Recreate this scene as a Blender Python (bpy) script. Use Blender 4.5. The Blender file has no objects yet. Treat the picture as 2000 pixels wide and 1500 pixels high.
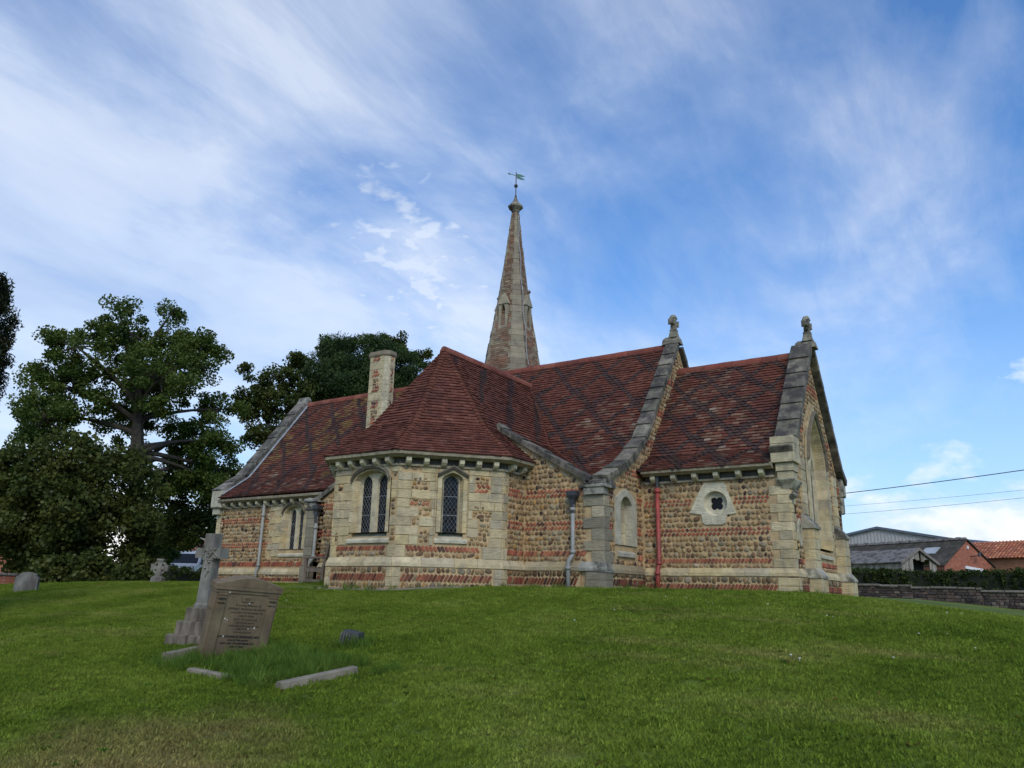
import bpy, math, random
import numpy as np
from mathutils import Vector, Matrix
rnd = random.Random(11)
S = bpy.context.scene
COL = S.collection

# ------------------------------------------------------------------ camera
CAM = Vector((12.0, -15.0, -0.1))
FPX, PITCH, AZ, ROLL = 1521.0, math.radians(15.04), math.radians(56.43), math.radians(1.22)
_a = math.pi - AZ
_vh = Vector((math.cos(_a), math.sin(_a), 0)); _r0 = Vector((_vh.y, -_vh.x, 0))
FWD = _vh*math.cos(PITCH) + Vector((0, 0, math.sin(PITCH)))
_u0 = -_vh*math.sin(PITCH) + Vector((0, 0, math.cos(PITCH)))
RIGHT = _r0*math.cos(ROLL) + _u0*math.sin(ROLL)
UP = _u0*math.cos(ROLL) - _r0*math.sin(ROLL)
cd = bpy.data.cameras.new('camera'); cam = bpy.data.objects.new('camera', cd); COL.objects.link(cam)
cd.sensor_fit = 'HORIZONTAL'; cd.sensor_width = 36.0; cd.lens = 36.0*FPX/2000.0
cd.clip_start = 0.1; cd.clip_end = 6000
cam.matrix_world = Matrix(((RIGHT.x, UP.x, -FWD.x, CAM.x), (RIGHT.y, UP.y, -FWD.y, CAM.y), (RIGHT.z, UP.z, -FWD.z, CAM.z), (0, 0, 0, 1)))
S.camera = cam

# ------------------------------------------------------------------ light
SUN_EL, SUN_AZ = math.radians(40), math.radians(-48)      # azimuth of the sun measured from +X towards +Y
sl = bpy.data.lights.new('sun', 'SUN'); sl.energy = 1.4; sl.angle = math.radians(28); sl.color = (1.0, 0.90, 0.76)
so = bpy.data.objects.new('sun', sl); COL.objects.link(so)
_sd = Vector((math.cos(SUN_EL)*math.cos(SUN_AZ), math.cos(SUN_EL)*math.sin(SUN_AZ), math.sin(SUN_EL)))
so.rotation_euler = (-_sd).to_track_quat('-Z', 'Y').to_euler(); so.location = (30, -30, 40)
S.view_settings.view_transform = 'Standard'; S.view_settings.look = 'None'
S.view_settings.exposure = 0.52; S.view_settings.gamma = 1.0
S.view_settings.use_curve_mapping = False
S.cycles.max_bounces = 6; S.cycles.transparent_max_bounces = 8

def nn(nt, t, **kw):
    n = nt.nodes.new(t)
    for k, v in kw.items():
        if k.startswith('i_'):
            key = k[2:]
            key = int(key) if key.isdigit() else key.replace('_', ' ')
            n.inputs[key].default_value = v
        else:
            setattr(n, k, v)
    return n
def ramp(nt, stops, interp='LINEAR'):
    r = nt.nodes.new('ShaderNodeValToRGB'); r.color_ramp.interpolation = interp
    e = r.color_ramp.elements
    while len(e) > len(stops): e.remove(e[-1])
    while len(e) < len(stops): e.new(0.5)
    for x, (p, c) in zip(e, stops):
        x.position = p; x.color = c if len(c) == 4 else (*c, 1)
    return r
def g3(v): return (v, v, v, 1)
def mth(nt, op, a, b=None, c=None):
    n = nt.nodes.new('ShaderNodeMath'); n.operation = op
    for i, x in enumerate((a, b, c)):
        if x is None: continue
        if isinstance(x, (int, float)): n.inputs[i].default_value = x
        else: nt.links.new(x, n.inputs[i])
    return n.outputs[0]

# ------------------------------------------------------------------ sky with cloud

W = bpy.data.worlds.new('World'); S.world = W; W.use_nodes = True
nt = W.node_tree; nt.nodes.clear(); L = nt.links.new
out = nn(nt, 'ShaderNodeOutputWorld'); bg = nn(nt, 'ShaderNodeBackground', i_Strength=0.125)
sky = nn(nt, 'ShaderNodeTexSky'); sky.sky_type = 'NISHITA'; sky.sun_disc = False
sky.sun_elevation = SUN_EL; sky.sun_rotation = math.radians(90) - SUN_AZ
sky.air_density = 1.15; sky.dust_density = 0.6; sky.ozone_density = 2.2
tc = nn(nt, 'ShaderNodeTexCoord'); sep = nn(nt, 'ShaderNodeSeparateXYZ'); L(tc.outputs['Generated'], sep.inputs[0])
zz = mth(nt, 'ADD', mth(nt, 'MAXIMUM', sep.outputs[2], 0.0), 0.16)
cmb = nn(nt, 'ShaderNodeCombineXYZ')
L(mth(nt, 'DIVIDE', sep.outputs[0], zz), cmb.inputs[0]); L(mth(nt, 'DIVIDE', sep.outputs[1], zz), cmb.inputs[1])
# thin high streaks
mp = nn(nt, 'ShaderNodeMapping'); L(cmb.outputs[0], mp.inputs[0])
mp.inputs['Rotation'].default_value = (0, 0, math.radians(38)); mp.inputs['Scale'].default_value = (1.35, 0.95, 1)
mp.inputs['Location'].default_value = (3.1, 1.7, 0)
n1 = nn(nt, 'ShaderNodeTexNoise', i_Scale=1.6, i_Detail=9.0, i_Roughness=0.56, i_Distortion=0.35); L(mp.outputs[0], n1.inputs['Vector'])
# broad sheets
mp2 = nn(nt, 'ShaderNodeMapping'); L(cmb.outputs[0], mp2.inputs[0]); mp2.inputs['Location'].default_value = (0.35, 0.9, 0.0)
n2 = nn(nt, 'ShaderNodeTexNoise', i_Scale=0.55, i_Detail=3.0, i_Roughness=0.5, i_Distortion=0.3); L(mp2.outputs[0], n2.inputs['Vector'])
sheet = mth(nt, 'ADD', mth(nt, 'MULTIPLY', n1.outputs['Fac'], 0.55), mth(nt, 'MULTIPLY', n2.outputs['Fac'], 0.75))
mp4 = nn(nt, 'ShaderNodeMapping'); L(cmb.outputs[0], mp4.inputs[0]); mp4.inputs['Rotation'].default_value = (0, 0, math.radians(62)); mp4.inputs['Scale'].default_value = (5.5, 1.6, 1)
n4 = nn(nt, 'ShaderNodeTexNoise', i_Scale=1.6, i_Detail=8.0, i_Roughness=0.65, i_Distortion=0.5); L(mp4.outputs[0], n4.inputs['Vector'])
sheet = mth(nt, 'ADD', sheet, mth(nt, 'MULTIPLY', mth(nt, 'SUBTRACT', n4.outputs['Fac'], 0.5), 0.27))
# the veil thickens towards the west, as the weather moves in
west = mth(nt, 'MULTIPLY', sep.outputs[0], -0.47)
sheet = mth(nt, 'ADD', sheet, west)
r1 = ramp(nt, [(0.64, g3(0.03)), (0.80, g3(0.25)), (0.96, g3(0.6)), (1.0, g3(0.70))]); L(sheet, r1.inputs[0])
# heaped cloud low over the horizon
mp3 = nn(nt, 'ShaderNodeMapping'); L(tc.outputs['Generated'], mp3.inputs[0]); mp3.inputs['Scale'].default_value = (1, 1, 2.0); mp3.inputs['Location'].default_value = (0.0, 0.0, 0.0)
n3 = nn(nt, 'ShaderNodeTexNoise', i_Scale=4.6, i_Detail=9.0, i_Roughness=0.55, i_Distortion=0.15); L(mp3.outputs[0], n3.inputs['Vector'])
low = mth(nt, 'SUBTRACT', n3.outputs['Fac'], mth(nt, 'MULTIPLY', mth(nt, 'MAXIMUM', sep.outputs[2], 0.0), 1.25))
r3 = ramp(nt, [(0.35, g3(0)), (0.44, g3(0.8)), (0.54, g3(1))]); L(low, r3.inputs[0])
cl_col = ramp(nt, [(0.36, (4.0, 4.3, 4.9, 1)), (0.5, (4.9, 5.15, 5.6, 1)), (0.66, (7.0, 7.0, 7.0, 1))]); L(n3.outputs['Fac'], cl_col.inputs[0])
# flocks of small puffs at mid height
n5 = nn(nt, 'ShaderNodeTexNoise', i_Scale=17.0, i_Detail=5.0, i_Roughness=0.5, i_Distortion=0.2); L(cmb.outputs[0], n5.inputs['Vector'])
def sky_xy(px, py):
    d = (FWD+RIGHT*((px-1000)/FPX)-UP*((py-750)/FPX)).normalized(); return Vector((d.x/(d.z+0.16), d.y/(d.z+0.16)))
_p, _q = sky_xy(735, 360), sky_xy(860, 640); _c = (_p+_q)/2; _l = (_q-_p).length; _t = math.atan2((_q-_p).y, (_q-_p).x)
mv = nn(nt, 'ShaderNodeVectorMath', operation='SUBTRACT'); L(cmb.outputs[0], mv.inputs[0]); mv.inputs[1].default_value = (_c.x, _c.y, 0)
mp6 = nn(nt, 'ShaderNodeMapping'); L(mv.outputs[0], mp6.inputs[0]); mp6.vector_type = 'TEXTURE'; mp6.inputs['Rotation'].default_value = (0, 0, _t); mp6.inputs['Scale'].default_value = (_l*0.62, _l*0.26, 1)
ln6 = nn(nt, 'ShaderNodeVectorMath', operation='LENGTH'); L(mp6.outputs[0], ln6.inputs[0])
pf = mth(nt, 'SUBTRACT', mth(nt, 'MULTIPLY', n5.outputs['Fac'], 1.6), mth(nt, 'MULTIPLY', ln6.outputs['Value'], 0.35))
rp_ = ramp(nt, [(0.36, g3(0)), (0.54, g3(0.28)), (0.80, g3(0.78))]); L(pf, rp_.inputs[0])
veil = mth(nt, 'MAXIMUM', r1.outputs[0], rp_.outputs[0])
m1 = nn(nt, 'ShaderNodeMixRGB', blend_type='MIX'); L(veil, m1.inputs[0])
skm = nn(nt, 'ShaderNodeMixRGB', blend_type='MULTIPLY', i_Fac=1.0); L(sky.outputs[0], skm.inputs[1]); skm.inputs[2].default_value = (0.38, 0.72, 1.06, 1)
L(skm.outputs[0], m1.inputs[1]); vc = ramp(nt, [(0.35, (3.3, 3.85, 4.9, 1)), (0.5, (4.2, 4.75, 5.65, 1)), (0.66, (5.3, 5.6, 6.1, 1))]); L(n1.outputs['Fac'], vc.inputs[0]); L(vc.outputs[0], m1.inputs[2])
hz = ramp(nt, [(0.0, g3(0.75)), (0.12, g3(0.45)), (0.38, g3(0.0))]); L(sep.outputs[2], hz.inputs[0])
m2 = nn(nt, 'ShaderNodeMixRGB'); L(hz.outputs[0], m2.inputs[0]); L(m1.outputs[0], m2.inputs[1]); m2.inputs[2].default_value = (4.0, 4.75, 5.8, 1)
m3 = nn(nt, 'ShaderNodeMixRGB'); L(r3.outputs[0], m3.inputs[0]); L(m2.outputs[0], m3.inputs[1]); L(cl_col.outputs[0], m3.inputs[2])
L(m3.outputs[0], bg.inputs[0]); L(bg.outputs[0], out.inputs[0])
# ------------------------------------------------------------------ helpers
def at(x, y, D):
    """world point seen at photo pixel (x, y) at horizontal distance D from the camera"""
    d = FWD + RIGHT*((x-1000)/FPX) - UP*((y-750)/FPX)
    return CAM + d*(D/math.hypot(d.x, d.y))
def atz(x, y, z):
    d = FWD + RIGHT*((x-1000)/FPX) - UP*((y-750)/FPX)
    return CAM + d*((z-CAM.z)/d.z)
def mat(name): 
    m = bpy.data.materials.new(name); m.use_nodes = True
    return m
def attr_mat(name, rough=0.85, var=0.35, vscale=6.0, bump=0.4, bscale=40.0, bdist=0.01, tint=None, tfac=0.0, tscale=1.5, tlo=0.55, thi=0.7, base=None, streak=None, spec=0.3, bsq=None):
    """procedural stone-like material; the piece's own colour comes from its colour attribute (or base)"""
    m = mat(name); nt = m.node_tree; L = nt.links.new; b = nt.nodes['Principled BSDF']
    if base is None:
        a = nn(nt, 'ShaderNodeAttribute', attribute_name='Col'); col = a.outputs['Color']
    else:
        a = nn(nt, 'ShaderNodeRGB'); a.outputs[0].default_value = (*base, 1); col = a.outputs[0]
    t = nn(nt, 'ShaderNodeTexCoord')
    n = nn(nt, 'ShaderNodeTexNoise', i_Scale=vscale, i_Detail=6.0, i_Roughness=0.6); L(t.outputs['Object'], n.inputs['Vector'])
    r = ramp(nt, [(0.3, g3(1-var)), (0.7, g3(1+var))]); L(n.outputs['Fac'], r.inputs[0])
    mu = nn(nt, 'ShaderNodeMixRGB', blend_type='MULTIPLY', i_Fac=1.0); L(col, mu.inputs[1]); L(r.outputs[0], mu.inputs[2]); col = mu.outputs[0]
    if tint:
        n2 = nn(nt, 'ShaderNodeTexNoise', i_Scale=tscale, i_Detail=8.0, i_Roughness=0.68); L(t.outputs['Object'], n2.inputs['Vector'])
        r2 = ramp(nt, [(tlo, g3(0)), (thi, g3(tfac))]); L(n2.outputs['Fac'], r2.inputs[0])
        mx = nn(nt, 'ShaderNodeMixRGB'); L(r2.outputs[0], mx.inputs[0]); L(col, mx.inputs[1]); mx.inputs[2].default_value = (*tint, 1); col = mx.outputs[0]
    if streak:
        sc, sfac, scol, lo, hi = streak
        mp = nn(nt, 'ShaderNodeMapping'); mp.inputs['Scale'].default_value = (sc, sc, sc*0.22); L(t.outputs['Object'], mp.inputs[0])
        n4 = nn(nt, 'ShaderNodeTexNoise', i_Scale=1.0, i_Detail=6.0, i_Roughness=0.6); L(mp.outputs[0], n4.inputs['Vector'])
        r4 = ramp(nt, [(lo, g3(0)), (hi, g3(sfac))]); L(n4.outputs['Fac'], r4.inputs[0])
        mx = nn(nt, 'ShaderNodeMixRGB'); L(r4.outputs[0], mx.inputs[0]); L(col, mx.inputs[1]); mx.inputs[2].default_value = (*scol, 1); col = mx.outputs[0]
    L(col, b.inputs['Base Color']); b.inputs['Roughness'].default_value = rough; b.inputs['Specular IOR Level'].default_value = spec
    if bump:
        n3 = nn(nt, 'ShaderNodeTexNoise', i_Scale=bscale, i_Detail=5.0, i_Roughness=0.65); 
        if bsq:
            mq = nn(nt, 'ShaderNodeMapping'); mq.inputs['Scale'].default_value = bsq; L(t.outputs['Object'], mq.inputs[0]); L(mq.outputs[0], n3.inputs['Vector'])
        else: L(t.outputs['Object'], n3.inputs['Vector'])
        bp = nn(nt, 'ShaderNodeBump', i_Strength=bump, i_Distance=bdist); L(n3.outputs['Fac'], bp.inputs['Height']); L(bp.outputs[0], b.inputs['Normal'])
    return m
M = {}
M['mortar'] = attr_mat('mortar', base=(0.44, 0.31, 0.16), var=0.3, vscale=3.5, bump=0.6, bscale=35, tint=(0.2, 0.16, 0.11), tfac=0.6, tscale=1.1, tlo=0.5, thi=0.72)
M['cobble'] = attr_mat('cobble', var=0.3, vscale=14, bump=0.35, bscale=60, rough=0.8, tint=(0.46, 0.34, 0.19), tfac=0.5, tscale=9, tlo=0.56, thi=0.68, streak=(2.2, 0.6, (0.10, 0.078, 0.055), 0.55, 0.72))
M['brick'] = attr_mat('brick', var=0.3, vscale=25, bump=0.5, bscale=70, tint=(0.1, 0.07, 0.06), tfac=0.6, tscale=2.5, tlo=0.55, thi=0.75)
M['ashlar'] = attr_mat('ashlar', var=0.2, vscale=5, bump=0.9, bscale=26, bdist=0.03, bsq=(0.35, 0.35, 1.6), tint=(0.24, 0.205, 0.15), tfac=0.75, tscale=2.2, tlo=0.50, thi=0.70, streak=(7, 0.55, (0.21, 0.185, 0.145), 0.54, 0.74))
M['dark_stone'] = attr_mat('weathered_stone', var=0.35, vscale=5, bump=0.7, bscale=30, bdist=0.02, tint=(0.045, 0.040, 0.034), tfac=0.92, tscale=2.4, tlo=0.44, thi=0.60, streak=(9, 0.4, (0.34, 0.31, 0.24), 0.58, 0.74))
M['tile'] = attr_mat('roof_tile', var=0.2, vscale=9, bump=0.35, bscale=90, bdist=0.006, rough=0.85, spec=0.12, tint=(0.062, 0.028, 0.026), tfac=0.7, tscale=0.75, tlo=0.5, thi=0.7)
M['deck'] = attr_mat('roof_deck', base=(0.03, 0.02, 0.018), bump=0)
M['spire'] = attr_mat('spire_masonry', var=0.25, vscale=4, bump=0.6, bscale=30, tint=(0.2, 0.18, 0.14), tfac=0.6, tscale=1.6, tlo=0.5, thi=0.7)
M['lead'] = attr_mat('lead', base=(0.30, 0.32, 0.34), rough=0.5, bump=0.1)
M['came'] = attr_mat('lead_came', base=(0.20, 0.21, 0.215), rough=0.6, bump=0)
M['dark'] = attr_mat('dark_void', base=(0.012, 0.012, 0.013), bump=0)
def simple(name, col, rough=0.6, metal=0.0, bump=0.15, bscale=25, var=0.2, spec=0.4, **k):
    m = attr_mat(name, base=col, rough=rough, bump=bump, bscale=bscale, var=var, spec=spec, **k); m.node_tree.nodes['Principled BSDF'].inputs['Metallic'].default_value = metal
    return m
M['pipe_grey'] = simple('grey_pipe_paint', (0.27, 0.265, 0.235), 0.5, tint=(0.26, 0.13, 0.05), tfac=0.7, tscale=6, tlo=0.6, thi=0.7)
M['pipe_red'] = simple('red_pipe_paint', (0.30, 0.055, 0.045), 0.55, tint=(0.13, 0.045, 0.035), tfac=0.8, tscale=5, tlo=0.48, thi=0.66, var=0.35)
M['iron'] = simple('black_iron', (0.04, 0.042, 0.045), 0.5)
M['wood'] = simple('weathered_oak', (0.16, 0.12, 0.088), 0.8, bump=0.5, bscale=50, var=0.35)
M['sandstone'] = attr_mat('brown_sandstone', base=(0.17, 0.12, 0.07), var=0.28, vscale=3.5, bump=0.5, bscale=60, streak=(9, 0.6, (0.10, 0.075, 0.045), 0.48, 0.72), tint=(0.30, 0.27, 0.14), tfac=0.35, tscale=3.0, tlo=0.5, thi=0.7)
M['granite'] = attr_mat('grey_stone', base=(0.205, 0.19, 0.155), var=0.3, vscale=5, bump=0.4, bscale=70, streak=(6, 0.8, (0.085, 0.070, 0.052), 0.42, 0.62))
M['kerb'] = attr_mat('kerb_stone', base=(0.20, 0.17, 0.12), var=0.3, vscale=6, bump=0.5, bscale=50)
M['copper'] = simple('green_copper', (0.06, 0.17, 0.115), 0.6)
M['ink'] = simple('inscription_paint', (0.022, 0.018, 0.014), 0.8, bump=0)
M['ink2'] = simple('worn_inscription', (0.062, 0.046, 0.028), 0.9, bump=0)
def glass_mat():
    m = mat('window_glass'); nt = m.node_tree; b = nt.nodes['Principled BSDF']
    b.inputs['Base Color'].default_value = (0.005, 0.006, 0.008, 1); b.inputs['Roughness'].default_value = 0.1; b.inputs['Specular IOR Level'].default_value = 0.16
    return m
M['glass'] = glass_mat()

WM = {}
def world_of(o): return WM.get(o.name, Matrix.Identity(4))
def link(o, parent=None):
    COL.objects.link(o)
    if parent is not None:
        o.parent = parent; o.matrix_parent_inverse = world_of(parent).inverted()
    return o
def tag(o, label=None, cat=None, group=None, kind=None):
    if label: o['label'] = label
    if cat: o['category'] = cat
    if group: o['group'] = group
    if kind: o['kind'] = kind
    return o
def empty(name, loc, label=None, cat=None, group=None):
    o = bpy.data.objects.new(name, None); o.location = loc; o.empty_display_size = 0.2; COL.objects.link(o)
    WM[o.name] = Matrix.Translation(Vector(loc)); return tag(o, label, cat, group)
class MB:
    def __init__(s): s.v = []; s.f = []; s.c = []
    def add(s, vs, fs, col=(0.5, 0.5, 0.5)):
        o = len(s.v); s.v += [tuple(p) for p in vs]; s.f += [tuple(i+o for i in f) for f in fs]; s.c += [col]*len(vs); return s
    def box(s, a, b, col=(0.5, 0.5, 0.5)):
        (x0, y0, z0), (x1, y1, z1) = a, b
        return s.add([(x0,y0,z0),(x1,y0,z0),(x1,y1,z0),(x0,y1,z0),(x0,y0,z1),(x1,y0,z1),(x1,y1,z1),(x0,y1,z1)], [(3,2,1,0),(4,5,6,7),(0,1,5,4),(1,2,6,5),(2,3,7,6),(3,0,4,7)], col)
    def loft(s, rings, col=(0.5, 0.5, 0.5), cap=True):
        n = len(rings[0]); vs = [p for r in rings for p in r]; fs = []
        for k in range(len(rings)-1):
            for i in range(n):
                j = (i+1) % n; fs.append((k*n+i, k*n+j, (k+1)*n+j, (k+1)*n+i))
        if cap: fs.append(tuple(range(n-1, -1, -1))); fs.append(tuple((len(rings)-1)*n+i for i in range(n)))
        return s.add(vs, fs, col)
    def tube(s, pts, r, n=8, col=(0.5, 0.5, 0.5), cap=True):
        pts = [Vector(p) for p in pts]; rr = r if isinstance(r, (list, tuple)) else [r]*len(pts); rings = []
        for i, p in enumerate(pts):
            d = (pts[min(i+1, len(pts)-1)]-pts[max(i-1, 0)])
            d = d.normalized() if d.length > 1e-9 else Vector((0, 0, 1))
            a = Vector((1, 0, 0)) if abs(d.x) < 0.8 else Vector((0, 1, 0))
            e1 = d.cross(a).normalized(); e2 = d.cross(e1)
            rings.append([p+(e1*math.cos(6.28319*k/n)+e2*math.sin(6.28319*k/n))*rr[i] for k in range(n)])
        return s.loft(rings, col, cap)
    def lathe(s, c, prof, n=10, col=(0.5, 0.5, 0.5), rot=0.0):
        return s.loft([[(c[0]+r*math.cos(6.28319*k/n+rot), c[1]+r*math.sin(6.28319*k/n+rot), c[2]+z) for k in range(n)] for r, z in prof], col)
    def mesh(s, name, m, smooth=False):
        me = bpy.data.meshes.new(name); me.from_pydata(s.v, [], s.f); me.materials.append(m)
        ca = me.color_attributes.new('Col', 'FLOAT_COLOR', 'POINT')
        ca.data.foreach_set('color', np.array([(*c, 1.0) for c in s.c], dtype=np.float32).ravel())
        if smooth: me.polygons.foreach_set('use_smooth', [True]*len(me.polygons))
        me.update(); return me
    def build(s, name, m, parent=None, smooth=False):
        return link(bpy.data.objects.new(name, s.mesh(name, m, smooth)), parent)
class Fr:
    """a wall plane: u along it, v up, n out of it"""
    def __init__(s, o, u, n, v=(0, 0, 1)): s.o = Vector(o); s.u = Vector(u).normalized(); s.n = Vector(n).normalized(); s.v = Vector(v)
    def p(s, u, v, n=0.0): return s.o+s.u*u+s.v*v+s.n*n
    def off(s, dn, du=0.0): return Fr(s.o+s.n*dn+s.u*du, s.u, s.n, s.v)
def fbox(mb, fr, u0, u1, v0, v1, n0, n1, col=(0.5, 0.5, 0.5), ch=0.0):
    vs = [fr.p(u0,v0,n0), fr.p(u1,v0,n0), fr.p(u1,v1,n0), fr.p(u0,v1,n0), fr.p(u0,v0,n1-ch), fr.p(u1,v0,n1-ch), fr.p(u1,v1,n1-ch), fr.p(u0,v1,n1-ch)]
    fs = [(0,1,5,4),(1,2,6,5),(2,3,7,6),(3,0,4,7),(3,2,1,0)]
    if ch:
        vs += [fr.p(u0+ch,v0+ch,n1), fr.p(u1-ch,v0+ch,n1), fr.p(u1-ch,v1-ch,n1), fr.p(u0+ch,v1-ch,n1)]
        fs += [(4,5,9,8),(5,6,10,9),(6,7,11,10),(7,4,8,11),(8,9,10,11)]
    else: fs.append((4,5,6,7))
    return mb.add(vs, fs, col)
def fprism(mb, fr, poly, n0, n1, col=(0.5, 0.5, 0.5)):
    n = len(poly); return mb.add([fr.p(u, v, n0) for u, v in poly]+[fr.p(u, v, n1) for u, v in poly],
        [tuple(range(n-1, -1, -1)), tuple(range(n, 2*n))]+[(i, (i+1) % n, n+(i+1) % n, n+i) for i in range(n)], col)
def clip(poly, a, b, c):
    """keep the part of a convex polygon where a*u+b*v <= c"""
    o = []
    for i, p in enumerate(poly):
        q = poly[(i+1) % len(poly)]; dp = a*p[0]+b*p[1]-c; dq = a*q[0]+b*q[1]-c
        if dp <= 0: o.append(p)
        if dp*dq < 0: t = dp/(dp-dq); o.append((p[0]+(q[0]-p[0])*t, p[1]+(q[1]-p[1])*t))
    return o
def wall_back(name, fr, poly, holes, th, m, parent):
    """solid wall of convex outline with rectangular openings"""
    mb = MB(); cuts = sorted({u for h in holes for u in h[:2]}); lo = min(p[0] for p in poly); hi = max(p[0] for p in poly)
    es = [lo]+[c for c in cuts if lo < c < hi]+[hi]
    for a, b in zip(es, es[1:]):
        s = clip(clip(poly, -1, 0, -a), 1, 0, b)
        if len(s) < 3: continue
        spans = sorted((h[2], h[3]) for h in holes if h[0] < (a+b)/2 < h[1])
        cur = -9.0
        for z0, z1 in spans+[(99.0, 99.0)]:
            q = clip(clip(s, 0, -1, -cur), 0, 1, z0)
            if len(q) >= 3: fprism(mb, fr, q, -th, 0)
            cur = z1
    return mb.build(name, m, parent)

# ---- single pieces: cobbles, bricks, blocks, tiles; the largest of a kind become objects of their own
PIECES = {}
def piece(kind, vs, fs, col, parent, vis=True):
    c = Vector((0, 0, 0))
    for p in vs: c += Vector(p)
    c /= len(vs)
    sz = max((Vector(p)-c).length for p in vs[::max(1, len(vs)//6)])
    d = (c-CAM).length
    PIECES.setdefault(kind, []).append((sz/d if vis else 0.0, vs, fs, col, parent))
def flush_pieces(spec):
    for kind, (mname, joined, limit, smooth) in spec.items():
        L_ = sorted(PIECES.get(kind, []), key=lambda t: -t[0]); rest = {}
        for i, (sc, vs, fs, col, par) in enumerate(L_):
            if i < limit and sc > 0: MB().add(vs, fs, col).build(kind, M[mname], par, smooth)
            else: rest.setdefault(par.name, (par, MB()))[1].add(vs, fs, col)
        for pn, (par, mb) in rest.items():
            o = mb.build(joined, M[mname], par, smooth); o['kind'] = 'stuff'
def jit(c, a): 
    k = 1+rnd.uniform(-a, a); return tuple(max(0.004, x*k*(1+rnd.uniform(-a, a)*0.1)) for x in c)
COBBLE_COLS = [((0.29,0.182,0.082),6),((0.24,0.142,0.064),5),((0.33,0.222,0.108),5),((0.22,0.145,0.078),4),((0.25,0.20,0.13),3),((0.155,0.086,0.046),3),((0.05,0.03,0.023),1.0),((0.34,0.185,0.058),0.8),((0.34,0.27,0.17),1.2)]
def pick(tab):
    t = rnd.uniform(0, sum(w for _, w in tab))
    for c, w in tab:
        t -= w
        if t <= 0: return c
    return tab[-1][0]
def cobble(fr, u, v, w, h, rot, prot, parent, vis=True, dark=1.0):
    n = 9; cr, sr = math.cos(rot), math.sin(rot); vs = []; ph = rnd.uniform(0, 6.28)
    rj = [1+rnd.uniform(-0.14, 0.12) for _ in range(n)]
    for rr, nn_ in ((1.0, -0.004), (0.93, prot*0.55), (0.62, prot*0.93)):
        for k in range(n):
            a = 6.28319*k/n+ph; c, s_ = math.cos(a), math.sin(a)
            x = w/2*rr*rj[k]*math.copysign(abs(c)**0.8, c); y = h/2*rr*rj[k]*math.copysign(abs(s_)**0.8, s_)
            vs.append(fr.p(u+x*cr-y*sr, v+x*sr+y*cr, nn_))
    vs.append(fr.p(u, v, prot)); fs = []
    for k in range(n):
        j = (k+1) % n; fs += [(k, j, n+j, n+k), (n+k, n+j, 2*n+j, 2*n+k), (2*n+k, 2*n+j, 3*n)]
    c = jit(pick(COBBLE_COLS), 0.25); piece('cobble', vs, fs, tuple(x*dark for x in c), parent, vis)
def block(kind, fr, u, v, w, h, rot, prot, col, parent, ch=0.006, vis=True, sink=0.02, rough=0.0):
    cr, sr = math.cos(rot), math.sin(rot); vs = []
    for dx, n_ in ((0, -sink), (0, prot-ch), (ch, prot)):
        for sx, sy in ((-1,-1),(1,-1),(1,1),(-1,1)):
            x = sx*(w/2-dx)+rnd.uniform(-rough, rough); y = sy*(h/2-dx)+rnd.uniform(-rough, rough)
            vs.append(fr.p(u+x*cr-y*sr, v+x*sr+y*cr, n_+(rnd.uniform(-rough, rough) if n_ > 0 else 0)))
    fs = []
    for k in range(2):
        for i in range(4): j = (i+1) % 4; fs.append((k*4+i, k*4+j, k*4+4+j, k*4+4+i))
    fs.append((8, 9, 10, 11)); piece(kind, vs, fs, col, parent, vis)
BRICK_COLS = [((0.34,0.105,0.055),6),((0.28,0.08,0.045),4),((0.19,0.06,0.04),3),((0.39,0.155,0.08),2),((0.10,0.045,0.035),1)]
def inrect(u, v, R, pad=0.0):
    return any(r[0]-pad < u < r[1]+pad and r[2]-pad < v < r[3]+pad for r in R)
def cobbles(fr, u0, u1, v0, v1, parent, excl=(), inside=None, size=0.092, vis=True, dark=1.0):
    if v1-v0 < 0.05 or u1-u0 < 0.05: return
    nr = max(1, round((v1-v0)/size)); rh = (v1-v0)/nr
    for r in range(nr):
        u = u0+rnd.uniform(0, 0.03); v = v0+(r+0.5)*rh
        while u < u1-0.03:
            w = rnd.choice((rnd.uniform(0.055, 0.10), rnd.uniform(0.07, 0.12), rnd.uniform(0.09, 0.19)))
            w = min(w, u1-u); cu, cv = u+w/2, v+rnd.uniform(-0.017, 0.017); u += w+0.006
            if w < 0.04: break
            if inrect(cu, cv, excl, 0.035) or (inside and not inside(cu, cv)): continue
            cobble(fr, cu, cv, w*0.93, rh*rnd.uniform(0.68, 1.04), rnd.gauss(0, 0.24), rnd.uniform(0.012, 0.034), parent, vis, dark)
def bricks(fr, u0, u1, v0, v1, rows, parent, excl=(), inside=None, vis=True, sgn=1, dark=1.0):
    H = (v1-v0)/rows; ang = math.radians(48 if rows > 1 else 60); t = 0.056; Ln = (H*1.04-t*math.cos(ang))/math.sin(ang); step = (t+0.015)/math.sin(ang)
    for r in range(rows):
        a = ang if (r % 2 == 0) == (sgn > 0) else math.pi-ang; u = u0+0.05+r*step*0.4
        while u < u1-0.04:
            v = v0+(r+0.5)*H; cu = u; u += step*rnd.uniform(0.97, 1.03)
            if inrect(cu, v, excl, 0.045) or (inside and not inside(cu, v)): continue
            if rnd.random() < 0.06: cobble(fr, cu, v, t*1.1, H*0.95, a-1.57, 0.03, parent, vis, dark); continue
            c = jit(pick(BRICK_COLS), 0.2)
            block('brick', fr, cu, v, Ln*rnd.uniform(0.93, 1.03), t, a+rnd.gauss(0, 0.03), rnd.uniform(0.012, 0.024), tuple(x*dark for x in c), parent, 0.005, vis, 0.015, 0.002)
ASH = [((0.52,0.41,0.225),5),((0.56,0.455,0.27),4),((0.47,0.375,0.215),3),((0.42,0.345,0.22),2.5),((0.54,0.41,0.205),2)]
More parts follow.
